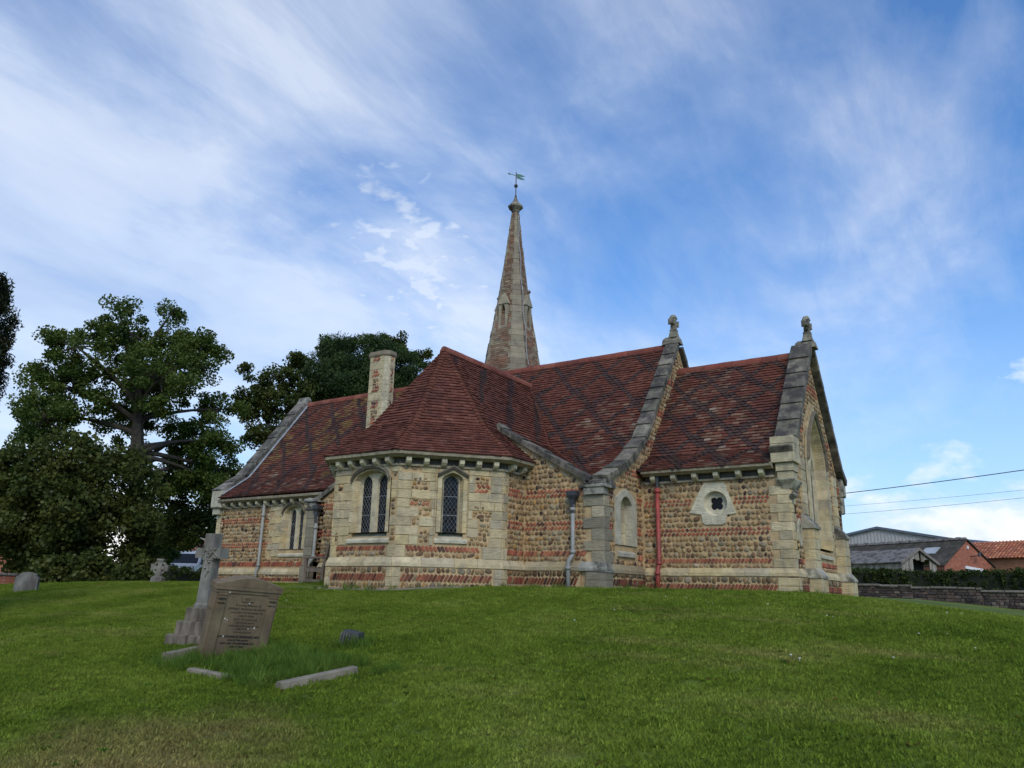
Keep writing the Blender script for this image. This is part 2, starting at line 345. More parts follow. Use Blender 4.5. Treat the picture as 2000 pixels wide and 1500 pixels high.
def ash(fr, u0, u1, v0, v1, parent, prot=None, kind='ashlar_block', col=None, vis=True, ch=0.008, n0=0.05):
    block(kind, fr, (u0+u1)/2, (v0+v1)/2, u1-u0-0.007, v1-v0-0.007, 0, prot if prot is not None else rnd.uniform(0.012, 0.024), col or jit(pick(ASH), 0.1), parent, ch, vis, n0, 0.0025)
def ash_fill(fr, u0, u1, rows, parent, excl=(), wlo=0.24, whi=0.46, vis=True):
    """courses of ashlar broken by openings and by patches of rubble"""
    for v0, v1 in zip(rows, rows[1:]):
        vm = (v0+v1)/2; gaps = sorted((max(u0, r[0]), min(u1, r[1])) for r in excl if r[2] < vm < r[3] and r[1] > u0 and r[0] < u1)
        cur = u0; runs = []
        for a, b in gaps:
            if a-cur > 0.05: runs.append((cur, a))
            cur = max(cur, b)
        if u1-cur > 0.05: runs.append((cur, u1))
        for a, b in runs:
            u = a
            while u < b-0.02:
                w = rnd.uniform(wlo, whi)
                if b-(u+w) < 0.13: w = b-u
                ash(fr, u, u+w, v0, v1, parent, vis=vis); u += w
# ---- tiles
def frame_of(poly):
    p0 = Vector(poly[0]); n = Vector((0, 0, 0))
    for i in range(1, len(poly)-1): n += (Vector(poly[i])-p0).cross(Vector(poly[i+1])-p0)
    n.normalize()
    if n.z < 0: n = -n
    u = Vector((0, 0, 1)).cross(n).normalized(); v = n.cross(u).normalized()
    return Fr(p0, u, n, v)
def span(P, v):
    xs = []
    for i, a in enumerate(P):
        b = P[(i+1) % len(P)]
        if (a[1]-v)*(b[1]-v) <= 0 and abs(a[1]-b[1]) > 1e-9: xs.append(a[0]+(b[0]-a[0])*(v-a[1])/(b[1]-a[1]))
    return (min(xs), max(xs)) if len(xs) >= 2 else None
def tiles(poly, parent, colour, gauge=0.105, tw=0.165, lift=0.034, kind='roof_tile', vis=True, pointed=None):
    fr = frame_of(poly); P = [((Vector(p)-fr.o).dot(fr.u), (Vector(p)-fr.o).dot(fr.v)) for p in poly]
    vlo = min(p[1] for p in P); vhi = max(p[1] for p in P); nr = max(1, round((vhi-vlo)/gauge)); g = (vhi-vlo)/nr
    ulo = min(p[0] for p in P); uhi = max(p[0] for p in P)
    for r in range(nr):
        v = vlo+r*g; s0 = span(P, v+g*0.04); s1 = span(P, v+g*0.98)
        if not s0: continue
        if not s1: s1 = s0
        u = ulo-tw*rnd.uniform(0, 0.15)-(tw/2 if r % 2 else 0)
        dip = 0.0
        while u < uhi:
            w = tw*rnd.uniform(0.96, 1.04); a, b = u, u+w; u += w
            a0, b0 = max(a, s0[0]), min(b, s0[1]); a1, b1 = max(a, s1[0]), min(b, s1[1])
            if b0-a0 < 0.012 and b1-a1 < 0.012: continue
            if b0 < a0: a0 = b0 = (a0+b0)/2
            if b1 < a1: a1 = b1 = (a1+b1)/2
            lf = lift*rnd.uniform(0.75, 1.3); q = rnd.uniform(-0.004, 0.004); gp = 0.002
            c = fr.p((a+b)/2, v+g/2); col, pt = colour(c, fr)
            vb = v-0.008+rnd.uniform(-0.004, 0.004)
            if pt and b0-a0 > tw*0.8:
                um = (a0+b0)/2
                vs = [fr.p(a0+gp, vb+0.012, -0.004), fr.p(um, vb-0.03, -0.004), fr.p(b0-gp, vb+0.012, -0.004), fr.p(a0+gp, vb+0.012, lf+q), fr.p(um, vb-0.03, lf+0.006), fr.p(b0-gp, vb+0.012, lf-q), fr.p(b1-gp, v+g+0.01, 0.004), fr.p(a1+gp, v+g+0.01, 0.004)]
                fs = [(0,1,4,3),(1,2,5,4),(3,4,5,6,7),(0,3,7),(2,6,5)]
            else:
                vs = [fr.p(a0+gp, vb, -0.004), fr.p(b0-gp, vb, -0.004), fr.p(a0+gp, vb, lf+q), fr.p(b0-gp, vb, lf-q), fr.p(b1-gp, v+g+0.01, 0.004), fr.p(a1+gp, v+g+0.01, 0.004)]
                fs = [(0,1,3,2),(2,3,4,5),(0,2,5),(1,4,3)]
            piece(kind, vs, fs, col, parent, vis)
def np_mesh(name, V, F, m, col=None, smooth=False):
    me = bpy.data.meshes.new(name); n, k = len(F), F.shape[1]
    me.vertices.add(len(V)); me.vertices.foreach_set('co', np.asarray(V, np.float32).ravel())
    me.loops.add(n*k); me.loops.foreach_set('vertex_index', F.ravel().astype(np.int32))
    me.polygons.add(n); me.polygons.foreach_set('loop_start', np.arange(0, n*k, k, dtype=np.int32))
    if smooth: me.polygons.foreach_set('use_smooth', np.ones(n, bool))
    me.update(); me.validate()
    if col is not None:
        ca = me.color_attributes.new('Col', 'FLOAT_COLOR', 'POINT'); ca.data.foreach_set('color', np.c_[col, np.ones(len(col))].astype(np.float32).ravel())
    me.materials.append(m); return me
# ------------------------------------------------------------------ the ground
def ground_z(X, Y):
    d = math.hypot(max(0.0, X-8.1)*0.9, max(0.0, -1.6-Y)); z = -0.127*(math.sqrt(d*d+0.64)-0.8)
    z -= 0.018*min(25.0, max(0.0, -X-9)); z = max(z, -2.4)
    return z + 0.02*math.sin(X*0.9+1.3)*math.sin(Y*0.7) * min(1.0, d/2.0)
WORN = (6.9, -12.1)
def grass_colour(nt, t):
    L = nt.links.new
    n = nn(nt, 'ShaderNodeTexNoise', i_Scale=0.55, i_Detail=6.0, i_Roughness=0.62); L(t, n.inputs['Vector'])
    mp = nn(nt, 'ShaderNodeMapping'); mp.inputs['Rotation'].default_value = (0, 0, math.radians(-33)); mp.inputs['Scale'].default_value = (0.55, 1.6, 1.0); L(t, mp.inputs[0])
    n2 = nn(nt, 'ShaderNodeTexNoise', i_Scale=0.7, i_Detail=5.0, i_Roughness=0.6); L(mp.outputs[0], n2.inputs['Vector'])
    r = ramp(nt, [(0.30, (0.064, 0.098, 0.013)), (0.44, (0.104, 0.146, 0.018)), (0.58, (0.142, 0.182, 0.026)), (0.74, (0.192, 0.205, 0.046))]); L(n.outputs['Fac'], r.inputs[0])
    r2 = ramp(nt, [(0.57, g3(0)), (0.70, g3(0.45)), (0.8, g3(0.75))]); L(n2.outputs['Fac'], r2.inputs[0])
    mx = nn(nt, 'ShaderNodeMixRGB'); L(r2.outputs[0], mx.inputs[0]); L(r.outputs[0], mx.inputs[1]); mx.inputs[2].default_value = (0.26, 0.205, 0.075, 1)
    # worn, dried-out turf
    cx_, cy_ = WORN; dv = nn(nt, 'ShaderNodeVectorMath', operation='DISTANCE'); L(t, dv.inputs[0]); dv.inputs[1].default_value = (cx_, cy_, ground_z(cx_, cy_))
    wf = mth(nt, 'ADD', mth(nt, 'MULTIPLY', dv.outputs['Value'], 0.5), mth(nt, 'MULTIPLY', mth(nt, 'SUBTRACT', n.outputs['Fac'], 0.5), 1.6)); r4 = ramp(nt, [(0.15, g3(0.8)), (0.75, g3(0))]); L(wf, r4.inputs[0])
    mw = nn(nt, 'ShaderNodeMixRGB'); L(r4.outputs[0], mw.inputs[0]); L(mx.outputs[0], mw.inputs[1]); mw.inputs[2].default_value = (0.24, 0.165, 0.075, 1); mx = mw
    return mx.outputs[0]
gm = mat('lawn'); nt = gm.node_tree; L = nt.links.new; b = nt.nodes['Principled BSDF']
geo = nn(nt, 'ShaderNodeNewGeometry'); c = grass_colour(nt, geo.outputs['Position'])
n3 = nn(nt, 'ShaderNodeTexNoise', i_Scale=22.0, i_Detail=5.0); L(geo.outputs['Position'], n3.inputs['Vector'])
r3 = ramp(nt, [(0.3, g3(0.6)), (0.7, g3(1.1))]); L(n3.outputs['Fac'], r3.inputs[0])
mu = nn(nt, 'ShaderNodeMixRGB', blend_type='MULTIPLY', i_Fac=1.0); L(c, mu.inputs[1]); L(r3.outputs[0], mu.inputs[2]); L(mu.outputs[0], b.inputs['Base Color'])
b.inputs['Roughness'].default_value = 0.9; b.inputs['Specular IOR Level'].default_value = 0.15
bp = nn(nt, 'ShaderNodeBump', i_Strength=0.7, i_Distance=0.04); L(n3.outputs['Fac'], bp.inputs['Height']); L(bp.outputs[0], b.inputs['Normal'])
def axis_vals(lo, hi, fine_lo, fine_hi, fine):
    v = list(np.arange(fine_lo, fine_hi+1e-6, fine)); s = fine
    x = fine_hi
    while x < hi: s *= 1.35; x += s; v.append(min(x, hi))
    x = fine_lo; s = fine
    while x > lo: s *= 1.35; x -= s; v.insert(0, max(x, lo))
    return v
xs = axis_vals(-3000, 3000, -30, 22, 0.5); ys = axis_vals(-300, 4000, -20, 16, 0.5)
V = [(x, y, ground_z(x, y)) for y in ys for x in xs]; nx = len(xs)
F = np.array([(j*nx+i, j*nx+i+1, (j+1)*nx+i+1, (j+1)*nx+i) for j in range(len(ys)-1) for i in range(nx-1)])
ground = bpy.data.objects.new('ground', np_mesh('ground', np.array(V), F, gm, None, True)); link(ground)
tag(ground, 'mown green churchyard lawn rising to the church', None, None, 'structure')

# mown grass blades, scattered over the lawn in front of the church
def blade_mat(name, col_fn, bright=1.0):
    m = mat(name); nt = m.node_tree; L = nt.links.new; nt.nodes.remove(nt.nodes['Principled BSDF']); o = nt.nodes['Material Output']
    geo = nn(nt, 'ShaderNodeNewGeometry'); c = col_fn(nt, geo.outputs['Position'])
    oi = nn(nt, 'ShaderNodeObjectInfo'); rr = ramp(nt, [(0, g3(0.75*bright)), (1, g3(1.5*bright))]); L(oi.outputs['Random'], rr.inputs[0])
    mu = nn(nt, 'ShaderNodeMixRGB', blend_type='MULTIPLY', i_Fac=1.0); L(c, mu.inputs[1]); L(rr.outputs[0], mu.inputs[2])
    d = nn(nt, 'ShaderNodeBsdfDiffuse'); t = nn(nt, 'ShaderNodeBsdfTranslucent'); mx = nn(nt, 'ShaderNodeMixShader', i_Fac=0.4)
    L(mu.outputs[0], d.inputs[0]); L(mu.outputs[0], t.inputs[0]); L(d.outputs[0], mx.inputs[1]); L(t.outputs[0], mx.inputs[2]); L(mx.outputs[0], o.inputs[0])
    return m
M['blade'] = blade_mat('grass_blade', grass_colour, 1.3)
def tuft_mesh(name, nb, rad, hlo, hhi, wid, lean, m, seed):
    r = random.Random(seed); V = []; F = []
    for _ in range(nb):
        a = r.uniform(0, 6.28); q = rad*math.sqrt(r.random()); x, y = q*math.cos(a), q*math.sin(a); h = r.uniform(hlo, hhi); w = wid*r.uniform(0.7, 1.3)
        b = r.uniform(0, 6.28); dx, dy = math.cos(b), math.sin(b); l = lean*r.uniform(0.3, 1.0)*h; e = r.uniform(0, 6.28); lx, ly = math.cos(e)*l, math.sin(e)*l; o = len(V)
        V += [(x-dx*w/2, y-dy*w/2, -0.005), (x+dx*w/2, y+dy*w/2, -0.005), (x+lx*0.4+dx*w*0.4, y+ly*0.4+dy*w*0.4, h*0.6), (x+lx*0.4-dx*w*0.4, y+ly*0.4-dy*w*0.4, h*0.6), (x+lx, y+ly, h), (x+lx, y+ly, h)]
        F += [(o, o+1, o+2, o+3), (o+3, o+2, o+4, o+5)]
    return np_mesh(name, np.array(V), np.array(F), m)
def scatter(obj, src, density, smin, smax, seed, tilt=0.25):
    ng = bpy.data.node_groups.new(obj.name+'_scatter', 'GeometryNodeTree')
    ng.interface.new_socket('Geometry', in_out='INPUT', socket_type='NodeSocketGeometry'); ng.interface.new_socket('Geometry', in_out='OUTPUT', socket_type='NodeSocketGeometry')
    gi = ng.nodes.new('NodeGroupInput'); go = ng.nodes.new('NodeGroupOutput')
    dp = ng.nodes.new('GeometryNodeDistributePointsOnFaces'); dp.inputs['Density'].default_value = density; dp.inputs['Seed'].default_value = seed
    ip = ng.nodes.new('GeometryNodeInstanceOnPoints'); oi = ng.nodes.new('GeometryNodeObjectInfo'); oi.inputs['Object'].default_value = src
    rv = ng.nodes.new('FunctionNodeRandomValue'); rv.data_type = 'FLOAT_VECTOR'; rv.inputs[0].default_value = (-tilt, -tilt, 0); rv.inputs[1].default_value = (tilt, tilt, 6.28)
    rs = ng.nodes.new('FunctionNodeRandomValue'); rs.data_type = 'FLOAT'; rs.inputs[2].default_value = smin; rs.inputs[3].default_value = smax
    K = ng.links.new
    K(gi.outputs[0], dp.inputs['Mesh']); K(dp.outputs['Points'], ip.inputs['Points']); K(oi.outputs['Geometry'], ip.inputs['Instance'])
    K(rv.outputs[0], ip.inputs['Rotation']); K(rs.outputs[1], ip.inputs['Scale']); K(ip.outputs[0], go.inputs[0])
    md = obj.modifiers.new('scatter', 'NODES'); md.node_group = ng
tuft = bpy.data.objects.new('grass_tuft', tuft_mesh('grass_tuft', 30, 0.08, 0.008, 0.024, 0.0065, 1.3, M['blade'], 3))
gx = np.arange(-16, 19.01, 0.5); gy = np.arange(-14.5, 1.01, 0.5); V = []; F = []
def in_building(x, y): return (abs(x) < 4.6 and y > -0.3) or (abs(x) < 2.7 and y > -2.85) or (-10.9 < x < 8.1 and y > 1.2)
idx = {}
for j, y in enumerate(gy[:-1]):
    for i, x in enumerate(gx[:-1]):
        cx, cy = x+0.25, y+0.25; v = Vector((cx, cy, ground_z(cx, cy)))-CAM; dz = v.dot(FWD)
        if dz < 3.5 or abs(v.dot(RIGHT)/dz) > 0.72 or v.dot(UP)/dz < -0.56 or dz > 25 or in_building(cx, cy): continue
        q = []
        for a, c_ in ((x, y), (x+0.5, y), (x+0.5, y+0.5), (x, y+0.5)):
            k = (round(a*2), round(c_*2))
            if k not in idx: idx[k] = len(V); V.append((a, c_, ground_z(a, c_)))
            q.append(idx[k])
        F.append(q)
grass = bpy.data.objects.new('grass', np_mesh('grass', np.array(V), np.array(F), M['blade'])); link(grass)
scatter(grass, tuft, 380.0, 0.7, 1.5, 4)
tag(grass, 'short mown green grass with yellowed patches on the lawn', 'grass', None, 'stuff')

# broad-leaved weeds and a few dropped leaves in the turf
def rosette(name, n, ln, wd, m, seed, lift):
    r = random.Random(seed); V = []; F = []
    for k in range(n):
        a = 6.283*k/n+r.uniform(-0.3, 0.3); l = ln*r.uniform(0.6, 1.1); c, s_ = math.cos(a), math.sin(a); o = len(V)
        V += [(0, 0, 0.012), (c*l*0.5-s_*wd, s_*l*0.5+c*wd, 0.02+lift*r.random()), (c*l, s_*l, 0.012+lift*0.5*r.random()), (c*l*0.5+s_*wd, s_*l*0.5-c*wd, 0.02+lift*r.random())]; F.append((o, o+1, o+2, o+3))
    return bpy.data.objects.new(name, np_mesh(name, np.array(V), np.array(F), m))
def weed_colour(nt, t):
    r = nn(nt, 'ShaderNodeRGB'); r.outputs[0].default_value = (0.085, 0.150, 0.022, 1); return r.outputs[0]
def litter_colour(nt, t):
    r = nn(nt, 'ShaderNodeRGB'); r.outputs[0].default_value = (0.20, 0.115, 0.04, 1); return r.outputs[0]
me = grass.data
weeds = bpy.data.objects.new('lawn_weeds', me.copy()); link(weeds); scatter(weeds, rosette('weed_rosette', 8, 0.075, 0.016, blade_mat('weed_leaf', weed_colour, 1.0), 5, 0.03), 1.6, 0.4, 0.85, 21, 0.15); tag(weeds, 'broad-leaved weeds scattered through the mown lawn', 'weeds', None, 'stuff')
litter = bpy.data.objects.new('fallen_leaves', me.copy()); link(litter); scatter(litter, rosette('fallen_leaf', 2, 0.05, 0.012, blade_mat('dry_leaf', litter_colour, 1.0), 8, 0.02), 0.5, 0.5, 1.2, 33, 0.4); tag(litter, 'small dry brown leaves fallen on the lawn', 'fallen leaves', None, 'stuff')
# ------------------------------------------------------------------ the church
church = empty('church', (0, 2, 0), 'Victorian cobble and limestone church with red tiled roofs and slender spire', 'church')
FA = Fr((-0.91, -2.59, 0), (1, 0, 0), (0, -1, 0)); FB = Fr((0.92, -2.59, 0), (0.669, 0.743, 0), (0.743, -0.669, 0)); FC = Fr((2.452, -0.889, 0), (0, 1, 0), (1, 0, 0))
FD = Fr((-2.452, -0.889, 0), (0.669, -0.743, 0), (-0.743, -0.669, 0)); FEp = Fr((-2.452, 0, 0), (0, -1, 0), (-1, 0, 0))
FG = Fr((0, 0, 0), (1, 0, 0), (0, -1, 0)); FE = Fr((4.45, 0, 0), (0, 1, 0), (1, 0, 0)); FCh = Fr((0, 1.97, 0), (1, 0, 0), (0, -1, 0))
FEg = Fr((7.84, 0, 0), (0, 1, 0), (1, 0, 0)); FN = Fr((0, 1.42, 0), (1, 0, 0), (0, -1, 0))
LB = 2.289
# backing walls
apse = wall_back('apse_wall', FA, [(0, 0), (1.83, 0), (1.83, 2.52), (0, 2.52)], [(0.58, 1.60, 1.0, 2.47)], 0.35, M['mortar'], church)
wall_back('apse_cant_wall', FB, [(0, 0), (LB, 0), (LB, 2.52), (0, 2.52)], [(0.90, 1.44, 1.0, 2.44)], 0.35, M['mortar'], church)
wall_back('apse_side_wall', FC, [(0, 0), (0.889, 0), (0.889, 2.52), (0, 2.52)], [], 0.35, M['mortar'], church)
wall_back('apse_cant_wall', FD, [(0, 0), (LB, 0), (LB, 2.52), (0, 2.52)], [], 0.35, M['mortar'], church)
wall_back('apse_side_wall', FEp, [(0, 0), (0.889, 0), (0.889, 2.52), (0, 2.52)], [], 0.35, M['mortar'], church)
TP = [(0, 5.9), (1.75, 3.6), (4.3, 2.15)]; NP = [(4.59, 6.61), (2.2, 3.50), (1.15, 2.74), (-0.05, 2.2)]; CP = [(4.59, 5.86), (2.45, 3.15), (1.68, 2.70)]
def prof(P, x):
    P = sorted(P)
    for (a, za), (b, zb) in zip(P, P[1:]):
        if x <= b or (b, zb) == P[-1]: return za+(zb-za)*(x-a)/(b-a)
transept = wall_back('transept_wall', FG, [(-4.4, -0.3), (4.435, -0.3), (4.435, 2.15), (1.75, 3.62), (0, 5.8), (-1.75, 3.62), (-4.4, 2.15)], [], 0.4, M['mortar'], church)
nave_e = wall_back('nave_east_wall', FE, [(0.015, -0.3), (8.2, -0.3), (8.2, 2.15), (7.2, 3.0), (6.98, 3.52), (4.59, 6.60), (2.2, 3.52), (1.1, 2.72), (0.015, 2.2)], [(0.76, 1.38, 0.96, 2.06)], 0.4, M['mortar'], church)
chancel = wall_back('chancel_wall', FCh, [(4.0, -0.3), (7.84, -0.3), (7.84, 2.5), (4.0, 2.5)], [(5.94, 6.52, 1.62, 2.2)], 0.4, M['mortar'], church)
east = bpy.data.objects.new('east_wall', bpy.data.meshes.new('east_wall')); link(east, church)   # filled in below, round its arch
nave = wall_back('nave_wall', FN, [(-10.5, -0.4), (-4.0, -0.4), (-4.0, 2.5), (-10.5, 2.5)], [(-7.22, -6.28, 1.04, 2.45)], 0.4, M['mortar'], church)
mb = MB()
FW = Fr((-10.5, 0, 0), (0, 1, 0), (-1, 0, 0)); fprism(mb, FW, [(1.42, -0.4), (7.76, -0.4), (7.76, 2.5), (4.59, 6.6), (1.42, 2.5)], -0.4, 0)
fbox(mb, Fr((0, 7.76, 0), (1, 0, 0), (0, 1, 0)), -10.5, 4.45, -0.4, 2.5, -0.4, 0); fbox(mb, Fr((0, 7.21, 0), (1, 0, 0), (0, 1, 0)), 4.4, 7.84, -0.4, 2.5, -0.4, 0)
fbox(mb, Fr((-4.4, 0, 0), (0, 1, 0), (-1, 0, 0)), 0.0, 1.6, -0.3, 2.2, -0.4, 0)
mb.build('far_wall', M['mortar'], church)

# --- facing of the apse
rowsA = [0.83, 1.03, 1.22, 1.41, 1.60, 1.79, 1.98, 2.17, 2.35, 2.52]
winA = [(0.50, 1.66, 0.84, 2.52)]
pA = [(0.08,0.24,2.0,2.18),(1.70,1.83,2.24,2.40),(1.68,1.80,1.45,1.80),(1.68,1.83,0.92,1.2),(0.09,0.2,0.92,1.12)]
bandA = [(0.16, 1.64, 0.60, 0.83)]
ash_fill(FA, 0, 1.83, [0.58]+rowsA, apse, winA+pA+bandA)
for r in pA: cobbles(FA, *r, apse, size=0.1)
bricks(FA, 0.16, 1.64, 0.71, 0.82, 1, apse); cobbles(FA, 0.17, 1.63, 0.6, 0.70, apse)
winB = [(0.80, 1.53, 0.84, 2.52)]
pB = [(0.29,0.68,2.0,2.25),(0.07,0.5,2.40,2.52),(0.27,0.74,1.65,1.83),(0.46,0.74,1.43,1.65),(0.32,0.49,1.23,1.43),(0.48,0.71,0.9,1.14),(1.67,2.02,1.96,2.33),(1.62,2.05,1.45,1.69),(1.76,2.02,1.06,1.45),(1.56,2.0,0.85,1.06)]
ash_fill(FB, 0, LB, [0.58]+rowsA, apse, winB+pB+[(0.23, 1.86, 0.58, 0.83)])
for r in pB:
    if r[0] == 0.27: cobbles(FB, r[0], r[1], 1.74, r[3], apse, size=0.09); bricks(FB, r[0], r[1], r[2], 1.74, 1, apse)
    elif r[0] == 1.67: cobbles(FB, r[0], r[1], 2.18, r[3], apse); bricks(FB, r[0], r[1], r[2], 2.18, 2, apse)
    else: cobbles(FB, *r, apse)
bricks(FB, 0.23, 1.86, 0.70, 0.83, 1, apse, sgn=-1); cobbles(FB, 0.24, 1.85, 0.59, 0.69, apse)
# side face running back to the gable
def rubble(fr, u0, u1, v0, v1, bands, parent, excl=(), inside=None, vis=True, dark=1.0, size=0.112):
    cur = v0
    for a, b_, rows in sorted(bands):
        cobbles(fr, u0, u1, cur, a-0.008, parent, excl, inside, size, vis, dark); bricks(fr, u0, u1, a, b_, rows, parent, excl, inside, vis, dark=dark); cur = b_+0.008
    cobbles(fr, u0, u1, cur, v1, parent, excl, inside, size, vis, dark)
GB = [(0.69, 0.82, 1), (1.25, 1.45, 2), (1.96, 2.16, 2)]
for k, (a, b_) in enumerate(zip([0.58]+rowsA, rowsA)): ash(FC, 0, 0.12 if k % 2 else 0.2, a, b_, apse)
rubble(FC, 0.2, 0.88, 0.58, 2.5, GB, apse)
for fr, ln in ((FD, LB), (FEp, 0.889)): ash_fill(fr, 0, ln, [0.58]+rowsA, apse, vis=False)
# --- gable wall either side of the apse
gtop = lambda u: (prof(TP, abs(u)) if abs(u) < 4.3 else 2.15)-0.02
gin = lambda u, v: v < gtop(u)-0.06
rubble(FG, 2.47, 4.05, 0.58, 3.4, GB, transept, (), gin)
rubble(FG, -4.25, -2.47, 0.58, 3.4, GB, transept, (), gin)
# --- nave east return, with its blocked lancet
lanc = [(0.50, 1.62, 0.72, 2.20)]
rubble(FE, 0.22, 1.97, 0.52, 3.0, [(0.66, 0.79, 1), (1.22, 1.41, 2), (1.92, 2.1, 2), (2.55, 2.72, 2)], nave_e, lanc, lambda u, v: v < prof(NP, u)-0.1)
rubble(FE, 1.97, 4.6, 2.9, 6.5, [(3.4, 3.6, 2), (4.3, 4.5, 2), (5.3, 5.5, 2)], nave_e, (), lambda u, v: prof(CP, u)+0.02 < v < prof(NP, u)-0.1)
rubble(FE, 4.6, 6.6, 3.4, 6.5, [(4.3, 4.5, 2), (5.3, 5.5, 2)], nave_e, (), lambda u, v: prof(CP, 9.18-u)+0.02 < v < prof(NP, 9.18-u)-0.1)
# --- chancel south wall
hexo = [(5.96, 2.37), (6.47, 2.37), (6.50, 2.20), (6.68, 1.67), (6.46, 1.66), (6.44, 1.45), (5.92, 1.46), (5.90, 1.68), (5.62, 1.72), (5.88, 2.22)]
def in_poly(P, u, v):
    r = False
    for i, (a, b_) in enumerate(P):
        c, d = P[i-1]
        if (b_ > v) != (d > v) and u < (c-a)*(v-b_)/(d-b_)+a: r = not r
    return r
rubble(FCh, 4.5, 7.42, 0.52, 2.46, [(0.62, 0.73, 1), (1.21, 1.39, 2), (1.88, 2.05, 2)], chancel, (), lambda u, v: not any(in_poly(hexo, u+du, v+dv) for du, dv in ((0, 0), (0.04, 0), (-0.04, 0), (0, 0.04), (0, -0.04))), size=0.115)
for k, v in enumerate(np.arange(0.52, 2.30, 0.19)):
    w = 0.28 if k % 2 else 0.44; ash(FCh, 7.84-w, 7.84, v, v+0.19, chancel)
    ash(FEg, 1.97, 1.97+(0.36 if k % 2 else 0.22), v, v+0.19, east)
# --- nave west wall
rubble(FN, -10.3, -4.75, 0.50, 2.40, [(0.53, 0.69, 1), (1.10, 1.28, 2), (1.87, 2.05, 2)], nave, [(-7.86, -6.05, 0.80, 2.6)], size=0.11)
for k, v in enumerate(np.arange(0.50, 2.2, 0.21)): ash(FN, -10.5, -10.5+(0.24 if k % 2 else 0.34), v, v+0.21, nave)
# --- east wall
eb = [(0.62, 0.73, 1), (1.5, 1.68, 2), (2.6, 2.78, 2), (3.6, 3.8, 2), (4.8, 5.0, 2)]
rubble(FEg, 2.3, 7.1, 0.52, 5.8, eb, east, [(3.4, 5.78, 0.8, 3.1)], lambda u, v: v < 5.95-abs(u-4.59)*1.25-0.12 and (v < 3.1 or ((u-4.59)/1.2)**2+((v-3.0)/1.55)**2 > 1))
for sgn in (-1, 1):
    for v in np.arange(0.52, 3.3, 0.2): u0 = 4.59+sgn*1.14; ash(FEg, min(u0, u0+sgn*0.3), max(u0, u0+sgn*0.3), v, v+0.2, east)

# --- plinth: projecting base with a weathered sloping course
def plinth(fr, u0, u1, zt, zb, parent, cobb, e0=0.0, e1=0.0, vis=True, ends=(0.15, 0.15), base=-0.3, dark=1.0):
    f2 = fr.off(0.07); mb = MB(); fbox(mb, f2, u0-e0, u1+e1, base, zb, -0.2, 0); mb.build('plinth_core', M['mortar'], parent)
    u = u0-e0
    while u < u1+e1-0.02:
        w = rnd.uniform(0.42, 0.75)
        if u1+e1-(u+w) < 0.25: w = u1+e1-u
        c = jit(pick(ASH), 0.1); c = tuple(x*dark for x in c)
        a, b2 = u+0.003, u+w-0.003; j = rnd.uniform(-0.006, 0.006)
        piece('plinth_stone', [fr.p(a, zb, -0.02), fr.p(b2, zb, -0.02), fr.p(b2, zt, -0.02), fr.p(a, zt, -0.02), fr.p(a, zb+0.003, 0.095+j), fr.p(b2, zb+0.003, 0.095+j), fr.p(b2, zb+0.075, 0.09+j), fr.p(a, zb+0.075, 0.09+j), fr.p(a, zt, 0.022), fr.p(b2, zt, 0.022)],
              [(0,1,5,4),(4,5,6,7),(7,6,9,8),(8,9,2,3),(0,4,7,8,3),(1,2,9,6,5)], c, parent, vis)
        u += w
    bot = cobb
    for a, b2 in ((u0-e0, u0-e0+ends[0]), (u1+e1-ends[1], u1+e1)):
        if b2-a > 0.02:
            for z in (0.0, zb/2): ash(f2, a, b2, z-0.02, z+zb/2-0.02, parent, vis=vis)
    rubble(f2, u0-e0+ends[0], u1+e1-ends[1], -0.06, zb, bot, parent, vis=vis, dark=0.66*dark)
B4 = [(0.09, 0.25, 1)]
tA = 0.07*math.tan(math.radians(24)); tB = 0.07*math.tan(math.radians(21))
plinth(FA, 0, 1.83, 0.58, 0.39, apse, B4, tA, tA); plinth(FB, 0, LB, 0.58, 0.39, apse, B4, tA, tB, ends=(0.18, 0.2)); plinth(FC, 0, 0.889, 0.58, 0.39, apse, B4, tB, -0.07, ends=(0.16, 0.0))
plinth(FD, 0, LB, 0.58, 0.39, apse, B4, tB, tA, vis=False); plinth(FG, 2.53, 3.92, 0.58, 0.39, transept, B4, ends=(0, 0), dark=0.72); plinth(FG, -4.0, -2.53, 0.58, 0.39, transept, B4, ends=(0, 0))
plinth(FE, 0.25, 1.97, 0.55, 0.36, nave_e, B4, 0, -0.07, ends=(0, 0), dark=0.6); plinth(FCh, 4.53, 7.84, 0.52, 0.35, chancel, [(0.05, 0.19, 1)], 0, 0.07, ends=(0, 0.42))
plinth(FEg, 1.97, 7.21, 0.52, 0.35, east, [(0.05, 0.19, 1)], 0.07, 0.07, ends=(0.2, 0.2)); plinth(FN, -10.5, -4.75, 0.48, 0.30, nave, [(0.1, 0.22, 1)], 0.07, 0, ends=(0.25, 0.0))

# --- windows
def arch_loop(u0, u1, zs, zsp, zt, n=10, four=0.75):
    uc, hw = (u0+u1)/2, (u1-u0)/2; h = zt-zsp; P = [(u0, zs)]
    for k in range(n+1):
        x = -1+2*k/n; a = abs(x); P.append((uc+x*hw, zsp+h*(four*math.sqrt(max(0, 1-a*a))+(1-four)*(1-a))))
    P.append((u1, zs)); return P
def ring(mb, fr, outer, inner, n0, n1, inner2=None, col=(0.5, 0.46, 0.33)):
    n = len(inner); inner2 = inner2 or inner
    vs = [fr.p(u, v, n0) for u, v in outer]+[fr.p(u, v, n0) for u, v in inner]+[fr.p(u, v, n1) for u, v in inner2]+[fr.p(u, v, n1) for u, v in outer]
    fs = []
    for i in range(n):
        j = (i+1) % n
        fs += [(i, j, n+j, n+i), (n+i, n+j, 2*n+j, 2*n+i), (3*n+i, 3*n+j, j, i)]
    mb.add(vs, fs, col)
